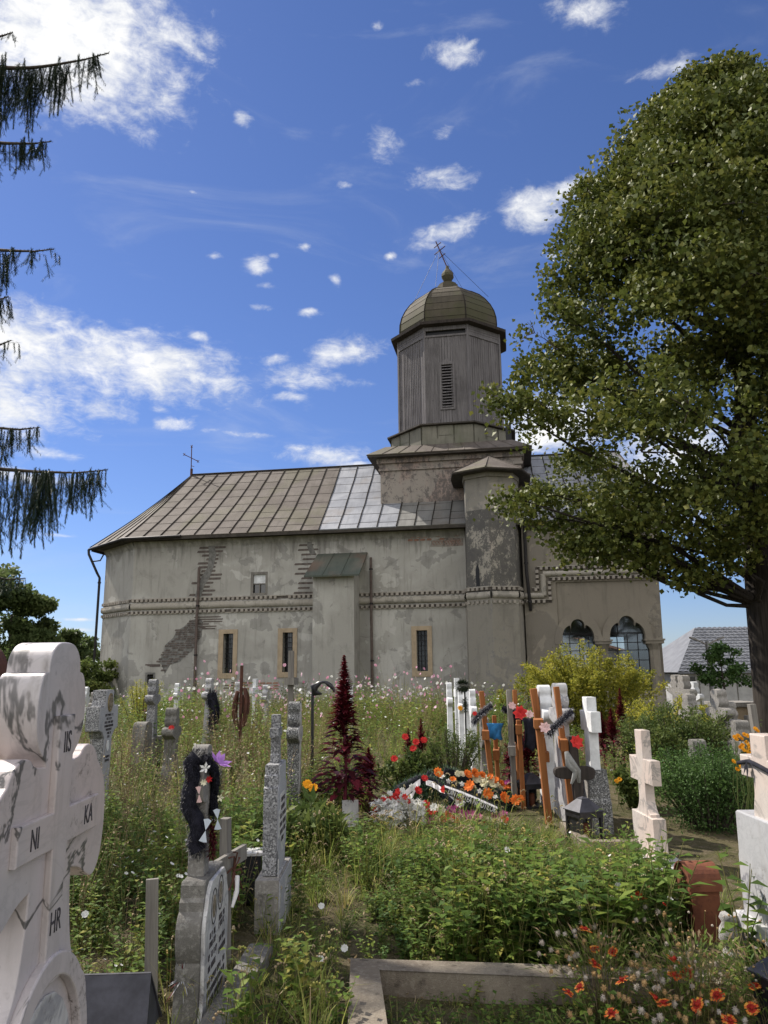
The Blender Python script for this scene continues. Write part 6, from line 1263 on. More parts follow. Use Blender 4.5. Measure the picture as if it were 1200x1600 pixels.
# blanket flowers at the lower right: three plants
def blanket(name, X, Y, blooms, heads, label, spread, z=0):
    r = plant(name, X, Y, label, 'blanket flower', 'blanket flower plants at the lower right'); b = Bulk(); T = FT()
    for k in range(90):
        a = RU(0, 6.28); q = RU(0, spread*.9); hh_ = RU(.2, .42); T.stem([V3(a, q*.5), V3(a, q*.8, hh_*.6), V3(a+RU(-.3, .3), q*1.15, hh_)], .0018, random.choice(['dry', 'stem', 'grass']), RU(.2, 1))
        if k % 3 == 0: T.ball(V3(a, q*1.15, hh_), RU(.004, .008), 'seed', RU(.1, .6), 5)
    for k in range(700):
        a = RU(0, 6.28); q = RU(0, spread*1.15); T.leaf(V3(a, q, RU(.0, .30)), V3(a, 1, RU(.2, 1.6)), RU(.035, .09), RU(.008, .016), ('grass', 'weed', 'dry', 'grass')[k % 4], RU(0, .6), .5, .3, 2)
    stems = []
    def stalk(p):
        l = p-Vector((X, Y, r.location.z)); f = V3(atan2(l.y, l.x), min(.6*Vector((l.x, l.y)).length, spread*.5)); mid = f.lerp(l, .55)+V3(RU(0, 6.28), .02); T.stem([f, mid, l-Vector((0, 0, .006))], .0024, 'dry' if random.random() < .35 else 'stem', RU(.2, 1)); return l
    hs_ = []
    for (x, y, Yd) in heads: hs_.append(stalk(at(x, y, Yd)))
    bs_ = [(stalk(at(x, y, Yd)), rr_) for (x, y, Yd, rr_) in blooms]
    b.one(T); b.build('foliage', r)
    for l in hs_:
        T = FT(); col = RU(.05, .4) if random.random() < .5 else RU(.5, .85); rad = RU(.011, .0165); T.ball(l, rad*.8, 'seed', col, 7, .95)
        for k in range(46): d = Vector((RU(-1, 1), RU(-1, 1), RU(-.9, 1))).normalized(); T.leaf(l+d*rad*.5, d, rad*.75, rad*.28, 'seed', min(1, col+RU(-.08, .1)), 0, .2, 1)
        b = Bulk(); b.one(T); b.build('seed_head', r)
    for l, rr_ in bs_:
        T = FT(); nr = Vector((RU(-.9, .8), RU(-1, .2), RU(.6, 1.2))).normalized(); a = nr.orthogonal().normalized(); b_ = nr.cross(a); n = 13
        for k in range(n):
            t = 2*pi*k/n+RU(-.1, .1); d = a*cos(t)+b_*sin(t); s2 = nr.cross(d); R_ = rr_*RU(.85, 1.1); dr = RU(-.5, .45)
            p1 = l+d*R_*.62+nr*R_*dr*.4; T.add([l+d*R_*.15, p1+s2*R_*.19, p1-s2*R_*.19], [(0, 1, 2)], 'gail', RU(0, .25)); e = l+d*R_+nr*R_*dr*.3
            T.add([p1+s2*R_*.19, e+s2*R_*.17, e-s2*R_*.02-d*R_*.08, p1], [(0, 1, 2, 3)], 'gail', RU(.55, 1)); T.add([p1, e-s2*R_*.02-d*R_*.08, e-s2*R_*.17, p1-s2*R_*.19], [(0, 1, 2, 3)], 'gail', RU(.55, 1))
        T.ball(l+nr*rr_*.12, rr_*.34, 'gail', .1, 8, .8)
        for k in range(24): d = (nr+Vector((RU(-1, 1), RU(-1, 1), RU(-1, 1)))*.9).normalized(); T.leaf(l+nr*rr_*.1+d*rr_*.22, d, rr_*.2, rr_*.07, 'gail', RU(.0, .6), 0, .2, 1)
        b = Bulk(); b.one(T); b.build('bloom', r)
Z3 = lambda x, y: (820+x*.3167, 1300+y*.3167)
B1 = [(300, 480), (345, 577), (435, 590), (480, 730), (215, 790), (272, 765)]; B2 = [(740, 705), (800, 695), (685, 845), (850, 852), (425, 890), (735, 628), (640, 820), (345, 650)]; B3 = [(948, 805), (1132, 760), (1118, 870), (548, 315), (690, 355), (1010, 930), (580, 330)]
H1 = [(258, 335), (410, 345), (300, 258), (352, 255), (270, 375), (313, 355), (283, 443), (163, 498), (197, 503), (243, 490), (250, 512), (365, 512), (342, 465), (84, 546), (70, 603), (130, 580), (162, 593), (205, 612), (235, 600), (247, 612), (262, 605), (293, 540), (222, 625), (130, 688), (225, 702), (340, 370), (340, 700), (390, 770), (300, 720), (370, 710), (386, 820), (222, 900), (320, 885), (432, 815), (465, 805), (490, 820), (458, 915), (520, 685)]
H2 = [(610, 270), (457, 317), (433, 324), (593, 370), (660, 395), (690, 408), (590, 432), (549, 434), (717, 455), (719, 483), (738, 512), (699, 551), (759, 559), (577, 582), (555, 605), (723, 596), (767, 627), (808, 628), (820, 600), (804, 602), (526, 650), (553, 660), (590, 650), (622, 665), (660, 665), (600, 680), (640, 690), (680, 735), (552, 765), (590, 745), (640, 770), (660, 770), (716, 818), (748, 820), (740, 850), (575, 880), (600, 905), (640, 932), (668, 915), (540, 880), (760, 905), (792, 925), (827, 762), (880, 762), (718, 670), (745, 665), (512, 830), (690, 790), (560, 700), (532, 720)]
H3 = [(881, 607), (913, 662), (946, 650), (1000, 705), (1098, 678), (1068, 828), (1136, 838), (1085, 930), (958, 888), (994, 922), (860, 890), (925, 940), (850, 700), (900, 845), (870, 800), (1030, 770), (1040, 880)]
def dep(x, y): return 4.75-(y-250)/690*1.25+RU(-.08, .08)
def mk(L, rr_=None): return [(*Z3(x, y), dep(x, y)) if rr_ is None else (*Z3(x, y), dep(x, y), RU(*rr_)) for x, y in L]
blanket('blanket_flower', 1.05, 4.15, mk(B1, (.026, .036)), mk(H1), 'blanket flower plant with many fluffy seed heads, left one at the lower right', .3)
blanket('blanket_flower', 1.42, 3.95, mk(B2, (.030, .038)), mk(H2), 'densest blanket flower plant, with red orange blooms, middle of the lower right', .35)
blanket('blanket_flower', 1.72, 3.8, mk(B3, (.028, .036)), mk(H3), 'blanket flower plant nearest the lower right corner lantern', .28)
# tinsel helper
def fuzz(T, pts, rad, n, mat, L=.03, w=.006, lo=0, hi=1):
    pts = [Vector(p) for p in pts]
    for k in range(n):
        t = random.random()*(len(pts)-1); i = min(int(t), len(pts)-2); c = pts[i].lerp(pts[i+1], t-i); d = Vector((RU(-1, 1), RU(-1, 1), RU(-1, 1))).normalized(); T.leaf(c+d*rad*RU(.4, .9), d, L*RU(.7, 1.3), w, mat, RU(lo, hi), .2, .1, 1)
def garland(name, pts, rad, n, mat, label, cat='wreath', L=.03, w=.006, core='cloth_black', parent=None, group=None, lo=0, hi=1):
    r = parent or empty(name, tuple(pts[0]), 0, label, cat, group); o0 = Vector(r.location); P = [Vector(p)-o0 for p in pts]
    MB().tube(P, rad*.75, 8).build('core', M[core], r); T = FT(); fuzz(T, P, rad, n, mat, L, w, lo, hi); b = Bulk(); b.one(T); b.build('tinsel', r); return r
# black garland on the lower left stone cross
gz = lambda x, y, Yd: at(265+x*.125, 1160+y*.125, Yd)
gb = garland('mourning_garland', [gz(350, 170, 3.98), gz(260, 260, 3.97), gz(300, 420, 3.98), gz(250, 620, 3.98), gz(230, 800, 3.98), gz(330, 960, 3.98), gz(360, 1100, 3.98), gz(310, 1250, 3.98), gz(360, 1360, 3.98)], .052, 5200, 'blackfuzz', 'shaggy black tinsel garland with bows on the lower left stone cross', L=.022, w=.003)
o0 = gb.location
T = FT(); fuzz(T, [Vector(gz(*p))-o0 for p in ((430, 200, 4.02), (560, 330, 4.1), (570, 500, 4.15), (540, 700, 4.15), (560, 900, 4.12))], .045, 3600, 'blackfuzz', .022, .003); b = Bulk(); b.one(T); b.build('tinsel', gb)
MB().tube([Vector(gz(*p))-o0 for p in ((430, 200, 4.02), (560, 330, 4.1), (570, 500, 4.15), (540, 700, 4.15), (560, 900, 4.12))], .024, 8).build('core', M['cloth_black'], gb)
def petalset(parent, c, nrm, r, n, mat, rnd=.5, name='flower', cup=.5, pw=.5):
    T = FT(); 
    for q in (1, .7): T.bloom(Vector(c), nrm, r*q, n, mat, rnd, cup+.3*(1-q), None, pw, .2)
    b = Bulk(); b.one(T); return b.build(name, parent)
LM['lilac'] = leafmat('lilac_petal', [(0, (.30, .12, .42)), (1, (.48, .26, .62))], .3, .5); LM['palepink'] = leafmat('pale_pink_ribbon', [(0, (.60, .38, .38)), (1, (.72, .52, .50))], .1, .5); LM['iceblue'] = leafmat('pale_blue_ribbon', [(0, (.45, .52, .62)), (1, (.62, .68, .75))], .1, .5)
for c, nr, r_, n_, mt_, rn in (((610, 260, 3.93), (.7, -.3, .9), .062, 8, 'lilac', .6), ((450, 330, 3.92), (-.2, -1, .6), .030, 5, 'white', .7), ((430, 500, 3.92), (0, -1, .1), .018, 7, 'cream', .8), ((490, 460, 3.93), (.3, -1, 0), .018, 7, 'red', .1), ((630, 690, 4.0), (.4, -1, 0), .02, 5, 'cream', .9)):
    petalset(gb, Vector(gz(*c))-o0, nr, r_, n_, mt_, rn)
def bow(parent, c, s, mat, ang=0.0):
    T = FT(); c = Vector(c); u = Vector((cos(ang), 0, sin(ang))); v = Vector((-sin(ang), 0, cos(ang)))
    for sg in (-1, 1): T.add([c, c+v*sg*s+u*s*.4+Vector((0, -.01, 0)), c+v*sg*s*1.1, c+v*sg*s-u*s*.4+Vector((0, -.008, 0))], [(0, 1, 2, 3)], mat, .6)
    b = Bulk(); b.one(T); b.build('bow', parent)
bow(gb, Vector(gz(370, 650, 3.93))-o0, .035, 'palepink', .1); bow(gb, Vector(gz(450, 1100, 3.94))-o0, .05, 'iceblue', -.2); bow(gb, Vector(gz(600, 960, 4.0))-o0, .045, 'iceblue', .1)
T = FT(); fuzz(T, [Vector(gz(*p))-o0 for p in ((520, 1000, 4.05), (540, 1200, 4.05), (530, 1400, 4.05))], .015, 500, 'amar', .03, .006); b = Bulk(); b.one(T); b.build('withered_bouquet', gb)
# plastic bouquet beside the stone
T = FT(); q0 = at(285, 1530, 3.9)
for k in range(60): a = RU(0, 6.28); d = Vector((RU(-1, 1), RU(-1, 1), RU(-1, 1))).normalized(); T.leaf(q0+d*RU(0, .05), d, RU(.03, .07), .006, random.choice(['greyfuzz', 'greyfuzz', 'amar', 'grass']), RU(.5, 1), .2, .2, 1)
b = Bulk(); b.one(T); tag(b.build('dried_bouquet'), 'withered bouquet in clear plastic against the lower left gravestone', 'bouquet')
# grey tinsel wreaths and artificial flowers on the wooden crosses
z4 = lambda x, y, Yd: at(690+x*.1417, 1040+y*.1417, Yd)
garland('tinsel_wreath', [z4(545, 445, 9.15), z4(470, 500, 9.1), z4(400, 560, 9.1), z4(345, 640, 9.1)], .04, 1400, 'greyfuzz', 'grey tinsel wreath on the tall orange wooden cross at the left', L=.03, w=.007)
z5 = lambda x, y, Yd: at(560+x/3, 1020+y/3, Yd)
garland('tinsel_wreath', [z5(1000, 275, 7.9), z5(960, 310, 7.85), z5(915, 350, 7.8), z5(890, 385, 7.8)], .04, 1400, 'greyfuzz', 'grey tinsel wreath over the brown wooden cross before the white crosses', L=.03, w=.007)
for c, mt_, r_, lab in ((z5(875, 352, 7.75), 'palepink', .06, 'pale pink cloth flower on the right grey tinsel wreath'), (z5(1022, 420, 7.8), 'red', .075, 'big dusty red rose beside the black wooden cross'), (z4(775, 445, 8.9), 'palepink', .05, 'pink white artificial lily on the black wreath, left'), (z4(870, 525, 8.7), 'red', .085, 'red artificial lily between the two black cloths'), (z4(970, 540, 8.6), 'palepink', .05, 'pale pink artificial rose right of the red lily'), (z4(205, 470, 12.9), 'marigold', .05, 'orange artificial flower on the white cross row'), (z4(365, 530, 9.0), 'red', .03, 'small red flower below the left tinsel wreath')):
    T = FT()
    for q in (1, .75, .45): T.bloom(Vector(c), (RU(-.3, .3), -1, .4), r_*q, 7, mt_, RU(.3, .8), .3+.6*(1-q), None, .7, .2)
    b = Bulk(); b.one(T); tag(b.build('artificial_flower'), lab, 'flower')
garland('black_wreath', [z4(680, 470, 9.1), z4(730, 500, 9.05), z4(790, 520, 9.0), z4(830, 560, 9.0)], .04, 900, 'blackfuzz', 'black tinsel wreath with pink lilies on the grey weathered cross', L=.03, w=.007)
garland('dark_wreath', [at(330, 1085, 15.3), at(336, 1110, 15.2), at(333, 1135, 15.2)], .13, 900, 'blackfuzz', 'dark withered wreath hung on the white cross left of the rusty cross', L=.09, w=.02)
ev = empty('evergreen_ball', (z4(255, 300, 12.2).x, 12.2, 0), 0, 'dark evergreen ball on a thin black stake before the white cross row', 'grave decoration'); MB().tube([(0, 0, 0), (0, 0, 1.3)], .014, 6).build('stake', M['black_metal'], ev)
T = FT(); c = Vector((-.03, 0, at(725, 1072, 12.2).z)); fuzz(T, [c+Vector((-.04, 0, 0)), c+Vector((.04, 0, .01))], .09, 1300, 'needle', .05, .01, .3, 1); b = Bulk(); b.one(T); b.build('needle_ball', ev)
T = FT(); c = Vector((0, 0, 1.12)); fuzz(T, [c, c+Vector((.0, 0, -.15))], .03, 300, 'needle', .05, .012, .3, 1); b = Bulk(); b.one(T); b.build('needle_tail', ev)
# ---- fresh grave wreaths
z6 = lambda x, y, Yd: at(570+x*.2167, 1180+y*.2167, Yd)
wa = garland('funeral_wreath', [z6(200, 330, 8.35), z6(260, 250, 8.5), z6(380, 185, 8.7), z6(480, 200, 8.75), z6(560, 260, 8.6), z6(620, 330, 8.45), z6(700, 350, 8.4), z6(760, 400, 8.35)], .085, 3600, 'tinsel', 'arched funeral wreath with white ribbon and red and pink flowers', L=.05, w=.008, core='cloth_black')
o0 = wa.location
def fl(parent, x, y, Yd, mat, r_, n=9, nm='flower'):
    T = FT(); c = Vector(z6(x, y, Yd))-Vector(parent.location); nr = Vector((RU(-.5, .5), RU(-1, -.5), RU(.3, 1)))
    for q in (.82, .66, .48, .3): T.bloom(c+nr*.008*(1-q), nr, r_*q, n, mat, RU(.1, .9), .25+.9*(1-q), None, .7, .35)
    b = Bulk(); b.one(T); return b.build(nm, parent)
for x, y, mt_, r_ in [(240, 265, 'red', .045), (200, 300, 'red', .05), (160, 325, 'red', .05), (270, 255, 'white', .04), (380, 258, 'red', .06), (430, 170, 'red', .05), (575, 255, 'red', .06), (680, 300, 'red', .06), (690, 345, 'white', .075), (815, 355, 'red', .06), (340, 235, 'white', .05), (445, 355, 'red', .055), (490, 415, 'red', .07), (610, 490, 'orange', .06), (705, 515, 'orange', .025), (85, 400, 'red', .05), (65, 435, 'red', .04), (300, 330, 'red', .035), (760, 440, 'magenta', .08), (825, 455, 'magenta', .06), (935, 440, 'magenta', .07), (1000, 430, 'magenta', .06), (545, 395, 'cream', .07), (660, 375, 'magenta', .04), (135, 310, 'white', .04), (180, 280, 'white', .045), (225, 290, 'red', .04)]:
    fl(wa, x, y, 8.2, mt_, r_)
T = FT()
for k in range(4200):
    x = RU(150, 1000); top = 190+abs(x-430)*(.95 if x < 430 else .32); y = RU(top, 520); p = Vector(z6(x, y, 8.6+RU(-.1, .15)))-o0; d = Vector((RU(-1, 1), RU(-1, .2), RU(-1, 1))); T.leaf(p, d, RU(.04, .07), .009, 'tinsel', RU(0, 1), .2, .1, 1)
b = Bulk(); b.one(T); b.build('needle_backing', wa)
T = FT()
for k in range(1100):
    x = RU(60, 420); y = 330+RU(0, 220)*(1-abs(x-230)/420); p = Vector(z6(x, y, 8.25+RU(-.15, .1)))-o0; a = RU(0, 6.28); T.leaf(p, Vector((RU(-1, 1), RU(-1, 0), RU(-.3, 1))), RU(.04, .075), RU(.016, .032), 'white', RU(0, 1), .2, .4, 2)
b = Bulk(); b.one(T); b.build('white_blossoms', wa)
for k in range(46):
    x = RU(75, 420); fl(wa, x, RU(355, 500)-.25*abs(x-230)*0, 8.15+RU(-.05, .05), 'white', RU(.045, .07), 6, 'white_lily')
for k in range(26): fl(wa, RU(90, 330), RU(300, 380), 8.16, random.choice(['white', 'red', 'white']), RU(.03, .045), 7, 'small_flower')
for x, y in [(600, 440), (560, 470), (650, 470), (700, 430), (740, 500), (860, 500), (480, 480), (900, 470), (960, 480), (1010, 470), (500, 380), (620, 400)]: fl(wa, x, y, 8.15, random.choice(['magenta', 'white', 'red', 'cream', 'palepink']), RU(.045, .07), 9, 'low_flower')
def ribbonband(parent, P, w_, mat, name='ribbon', wave=.0):
    mb = MB(); o0 = Vector(parent.location); vs = []; P = [Vector(p)-o0 for p in P]
    Q = []
    for i in range(len(P)-1):
        for k in range(6): Q.append(P[i].lerp(P[i+1], k/6))
    Q.append(P[-1]); k_ = len(Q)
    for i, p in enumerate(Q): vs += [p+Vector((0, -.01*sin(i*1.1)*wave, w_/2)), p+Vector((0, -.02-.01*sin(i*1.1+1)*wave, -w_/2))]
    mb.add(vs, [(2*i, 2*i+1, 2*i+3, 2*i+2) for i in range(k_-1)], True); return mb.build(name, M[mat], parent)
ribbonband(wa, [z6(150, 400, 8.15), z6(230, 340, 8.15), z6(310, 260, 8.3), z6(400, 190, 8.45)], .06, 'ribbon_white', wave=1.5)
ribbonband(wa, [z6(440, 190, 8.4), z6(500, 215, 8.35), z6(545, 245, 8.3), z6(590, 260, 8.2), z6(640, 300, 8.2)], .055, 'ribbon_white', wave=1.5)
ribbonband(wa, [z6(290, 330, 8.25), z6(340, 290, 8.3), z6(380, 210, 8.4)], .05, 'ribbon_white', wave=1.5)
ribbonband(wa, [z6(100, 430, 8.1), z6(130, 410, 8.1), z6(190, 420, 8.1), z6(230, 385, 8.1)], .045, 'ribbon_white', wave=2)
wb2 = garland('funeral_wreath', [z6(440, 150, 9.0), z6(560, 205, 9.0), z6(700, 260, 8.95), z6(850, 320, 8.85), z6(1000, 360, 8.75), z6(1080, 350, 8.8)], .085, 3200, 'tinsel', 'long green funeral wreath with orange flowers and black lettered ribbon, middle one', L=.05, w=.008)
for x, y, r_ in [(525, 130, .075), (635, 178, .05), (760, 225, .085), (885, 280, .08), (1000, 310, .085), (1090, 328, .08), (1125, 315, .055), (430, 170, .03)]: fl(wb2, x, y, 8.62, 'orange', r_, 10)
for x, y in [(560, 160), (700, 210), (830, 260), (940, 305), (600, 190)]: fl(wb2, x, y, 8.72, 'white', .04, 5, 'white_loop')
rib = ribbonband(wb2, [z6(575, 240, 8.12), z6(700, 285, 8.12), z6(820, 335, 8.12), z6(960, 395, 8.12)], .10, 'ribbon_black', 'lettered_ribbon')
ed = ribbonband(wb2, [z6(575, 222, 8.10), z6(700, 266, 8.10), z6(820, 317, 8.10), z6(955, 378, 8.10)], .018, 'ribbon_white', 'ribbon_edge')
pA = Vector(z6(590, 246, 8.09)); pB = Vector(z6(950, 392, 8.09)); ang = atan2(pB.z-pA.z, pB.x-pA.x)
M['ribbon_ink'] = simple('silver_ribbon_lettering', (.62, .62, .62), .5, .1)
tt = text('ribbon_lettering', 'DIN PARTEA NEPOTILOR', .08, (pA+pB)/2-Vector(wb2.location)+Vector((.0, -.03, -.01)), (R90-.15, 0, 0), M['ribbon_ink'], wb2, .001, sx=.56)
tt.rotation_euler = (Matrix.Rotation(-ang, 4, 'Y') @ Matrix.Rotation(R90, 4, 'X')).to_euler()
wc2 = garland('funeral_wreath', [z6(570, 120, 9.35), z6(660, 150, 9.35), z6(780, 210, 9.3), z6(900, 265, 9.2), z6(1000, 290, 9.1), z6(1080, 300, 9.05)], .075, 3000, 'tinsel', 'rearmost green funeral wreath with cream and orange flowers', L=.05, w=.008)
for x, y, mt_, r_ in [(740, 143, 'orange', .075), (790, 132, 'orange', .075), (845, 145, 'orange', .06), (905, 160, 'orange', .055), (950, 182, 'orange', .055), (985, 205, 'orange', .05), (1025, 240, 'orange', .065), (670, 135, 'cream', .05), (700, 140, 'cream', .05), (800, 175, 'cream', .075), (860, 170, 'cream', .065), (865, 208, 'cream', .07), (910, 180, 'cream', .065), (930, 215, 'cream', .075), (985, 235, 'cream', .07), (990, 250, 'cream', .05), (1030, 200, 'magenta', .05)]: fl(wc2, x, y, 9.1, mt_, r_, 10)
# ================================================================= trees
def limb(mb, pts, r0, r1, n=7, wob=.0):
    k = len(pts); mb.tube(pts, [r0+(r1-r0)*i/(k-1) for i in range(k)], n)
# ---- big linden on the right
TX, TY = 7.40, 15.0
lin = empty('linden_tree', (TX, TY, ground_h(TX, TY)-.1), 0, 'big spreading linden tree with dark trunk at the right', 'tree')
tr_ = MB(); limb(tr_, [(0, 0, 0), (-.02, 0, .5), (0, 0, 1.5), (-.05, 0, 3.2), (.0, .1, 5.5), (.1, 0, 8.5), (.15, 0, 12.5)], .50, .10, 14)
tr_.tube([(0, 0, 0), (-.02, 0, .5), (0, 0, 3.1)], [.56, .40, .36], 14); tr_.build('trunk', M['bark'], lin)
prof_px = [(80, 1190), (150, 1035), (220, 945), (300, 885), (400, 858), (500, 850), (600, 775), (650, 775), (700, 800), (760, 790), (850, 865), (910, 1050)]
PR = []
for (y, x) in prof_px: p = at(x, y, TY-.6); PR.append((p.z, TX-p.x))
PR = sorted(PR); 
def radius(z):
    if z <= PR[0][0]: return PR[0][1]
    for (z0, r0), (z1, r1) in zip(PR[:-1], PR[1:]):
        if z <= z1: return r0+(r1-r0)*(z-z0)/(z1-z0)
    return 0.3
rngT = np.random.default_rng(4); rt_ = random.Random(9)
lumps = []
zlo, zhi = 3.6, 15.2
BND = [(700, 760), (790, 745), (865, 795), (940, 818), (1000, 838), (1050, 865), (1130, 875), (1300, 890), (2000, 900)]
def okl(x, y, z, s):
    d = Vector((x+TX, y+TY, z-s*.5-EYE)); zz = d.dot(_fw); px_ = 600+F_PX*d.dot(_rt)/zz; py_ = 800-F_PX*d.dot(_up)/zz
    pt_ = Vector((x+TX, y+TY, z+s*.6-EYE)); q_ = pt_.dot(_fw); tx_ = 600+F_PX*pt_.dot(_rt)/q_; ty_ = 800-F_PX*pt_.dot(_up)/q_; TB = [(780, 560), (850, 420), (890, 300), (950, 212), (1035, 145), (1100, 115), (1180, 85), (1300, 65), (3000, 60)]
    for (a, ya), (b_, yb) in zip(TB[:-1], TB[1:]):
        if a < tx_ <= b_ and ty_ < ya+(yb-ya)*(tx_-a)/(b_-a)+22*sin(tx_*.06)+14*sin(tx_*.021+z): return False
    if px_ > 1250: return True
    for (a, ya), (b_, yb) in zip(BND[:-1], BND[1:]):
        if px_ <= b_: return py_ < ya+(yb-ya)*(px_-a)/(b_-a)
    return True
for k in range(400):
    z = zlo+(zhi-zlo)*rt_.random()**.85; a = rt_.uniform(0, 2*pi); R_ = max(.4, radius(z)); q = rt_.random()**.42; s = rt_.uniform(.6, 1.1)
    # the crown reaches farthest towards the church (-x); other sides a little rounder
    Ra = R_*(1.0 if cos(a) < -.3 else .95); rr_ = max(0, Ra-s*(.75 if z < 8 else .45))*q
    if okl(rr_*cos(a), rr_*sin(a)*.92, z, s) and (sin(a) < .25 or k % 2): lumps.append((rr_*cos(a), rr_*sin(a)*.92, z, s))
for (x, y) in [(800, 615), (815, 640), (785, 605), (840, 620), (870, 640), (805, 770), (830, 780), (860, 800), (890, 770), (820, 755), (880, 840), (905, 850), (930, 840), (950, 850), (1000, 860), (1040, 875), (1075, 890), (1110, 880), (900, 700), (870, 560), (880, 520), (865, 470), (880, 430), (875, 370), (905, 330), (920, 290), (960, 240), (990, 200), (1040, 170), (1080, 140), (1120, 120), (1170, 110), (1000, 260), (1060, 220), (950, 330), (930, 400), (960, 560), (1010, 850), (980, 830), (1040, 850), (910, 820), (850, 760), (1130, 850), (1160, 860)]:
    Yd = TY+rt_.uniform(-1.2, .6); p = at(x, y, Yd); lumps.append((p.x-TX, Yd-TY, p.z, rt_.uniform(.28, .42)))
br = MB(); n_l = 0
for i, (x, y, z, s) in enumerate(lumps):
    if i % 7 == 0 or (s < .5 and i % 2):
        zb = max(2.8, z-1.0-.38*sqrt(x*x+y*y)); p0 = Vector((0, 0, zb)); p1 = Vector((x, y, z)); mid = p0.lerp(p1, .5)+Vector((rt_.uniform(-.5, .5), rt_.uniform(-.5, .5), rt_.uniform(-.3, .6))); 
        br.tube([p0, p0.lerp(mid, .5)+Vector((rt_.uniform(-.15, .15), 0, rt_.uniform(-.1, .15))), mid, mid.lerp(p1, .55)+Vector((rt_.uniform(-.2, .2), 0, rt_.uniform(-.1, .25))), p1], [.09*s+.03, .06*s+.02, .04, .024, .01], 6, True, False)
br.build('limbs', M['bark'], lin)
tw = MB(); P = []; C = []
for (x, y, z, s) in lumps:
    nb = int(16*s/.7)
    for k in range(nb):       # small drooping sprays inside every bough
        d = Vector((rt_.gauss(0, 1), rt_.gauss(0, 1), rt_.gauss(0, .8))).normalized(); q = rt_.random()**.28; c = Vector((x, y, z))+Vector((d.x*s*1.1, d.y*s*1.1, d.z*s*.6))*q
        if rt_.random() < .12: tw.tube([Vector((x, y, z)), Vector((x, y, z)).lerp(c, .6)+Vector((0, 0, .06)), c], [.014, .009, .004], 4, True, False)
        m_ = int(rt_.uniform(26, 50)); g = rngT.normal(size=(m_, 3))*np.array([.15, .15, .10])*rt_.uniform(.8, 1.2); g[:, 2] -= .4*(g[:, 0]**2+g[:, 1]**2)/.3
        P.append(np.array(c)+g); C.append(np.full(m_, rt_.uniform(-.18, .18)))
for (a_, b_) in [((870, 545), (835, 520)), ((835, 520), (828, 500)), ((835, 520), (812, 532)), ((905, 510), (862, 505)), ((862, 505), (850, 490)), ((860, 640), (820, 620)), ((880, 560), (848, 520)), ((1000, 340), (940, 340))]:
    A_ = at(*a_, TY-.9); B_ = at(*b_, TY-.9); q = [A_, A_.lerp(B_, .5)+Vector((0, 0, .03)), B_]; tw.tube([p_-Vector(lin.location) for p_ in q], [.012, .008, .003], 4)
    for k in range(3): e = A_.lerp(B_, rt_.uniform(.3, 1)); tw.tube([e-Vector(lin.location), e+Vector((rt_.uniform(-.2, .05), 0, rt_.uniform(-.1, .2)))-Vector(lin.location)], .004, 3)
tw.build('twigs', M['bark_twig'], lin)
P = np.concatenate(P); C = np.concatenate(C); k = len(P); print('linden leaves', k)
T = FT(); T.leaf((0, 0, 0), (1, 0, -.1), .105, .092, 'linden', .4, .5, .25, 1)
b = Bulk(); b.put(T, randrot(k, 1.5)*rngT.uniform(.65, 1.2, k)[:, None, None], P, C+rngT.uniform(-.3, .3, k)); b.build('crown', lin)
# ---- spruce on the left
SX, SY = -5.95, 9.2
sp = empty('spruce_tree', (SX, SY, 0), 0, 'drooping spruce whose hanging branches reach in from the left', 'tree')
MB().tube([(0, 0, 0), (0, 0, 4), (.05, 0, 9), (0, 0, 14)], [.26, .22, .14, .03], 12).build('trunk', M['bark'], sp)
def strand(L):
    T = FT(); n = int(L*260); c = Vector((0, 0, 0)); sw = RU(-.05, .05)
    T.stem([(0, 0, 0), (sw*.5, 0, -L*.5), (sw, 0, -L)], .004, 'needle', .9)
    for k in range(n): t = k/n; p = Vector((sw*t, 0, -L*t)); a = k*2.4; T.leaf(p, V3(a, .55, -.75 + (.0 if t < .9 else -.5)), RU(.034, .05), .007, 'needle', RU(0, .75), 0, 0, 1)
    for j in range(int(L*16)):
        t = RU(.2, .85); q = Vector((sw*t, 0, -L*t)); d = V3(RU(0, 6.28), .75, -.8).normalized(); l2 = RU(.05, .17)
        for k in range(int(l2*150)): T.leaf(q+d*l2*k/(l2*150), d+V3(k*2.4, .7), RU(.028, .04), .006, 'needle', RU(0, .8), 0, 0, 1)
    return T
SL = (.12, .2, .3, .42, .56, .72)
ST = [strand(L) for L in SL]
def needle_twig(T, a, b_, dens=260):
    a, b_ = Vector(a), Vector(b_); d = (b_-a); L = d.length; d.normalize(); o = d.orthogonal().normalized(); o2 = d.cross(o)
    for k in range(int(L*dens)): t = RU(0, L); an = RU(0, 6.28); T.leaf(a+d*t, (o*cos(an)+o2*sin(an))*.8+d*.8, RU(.028, .04), .006, 'needle', RU(0, .8), 0, 0, 1)
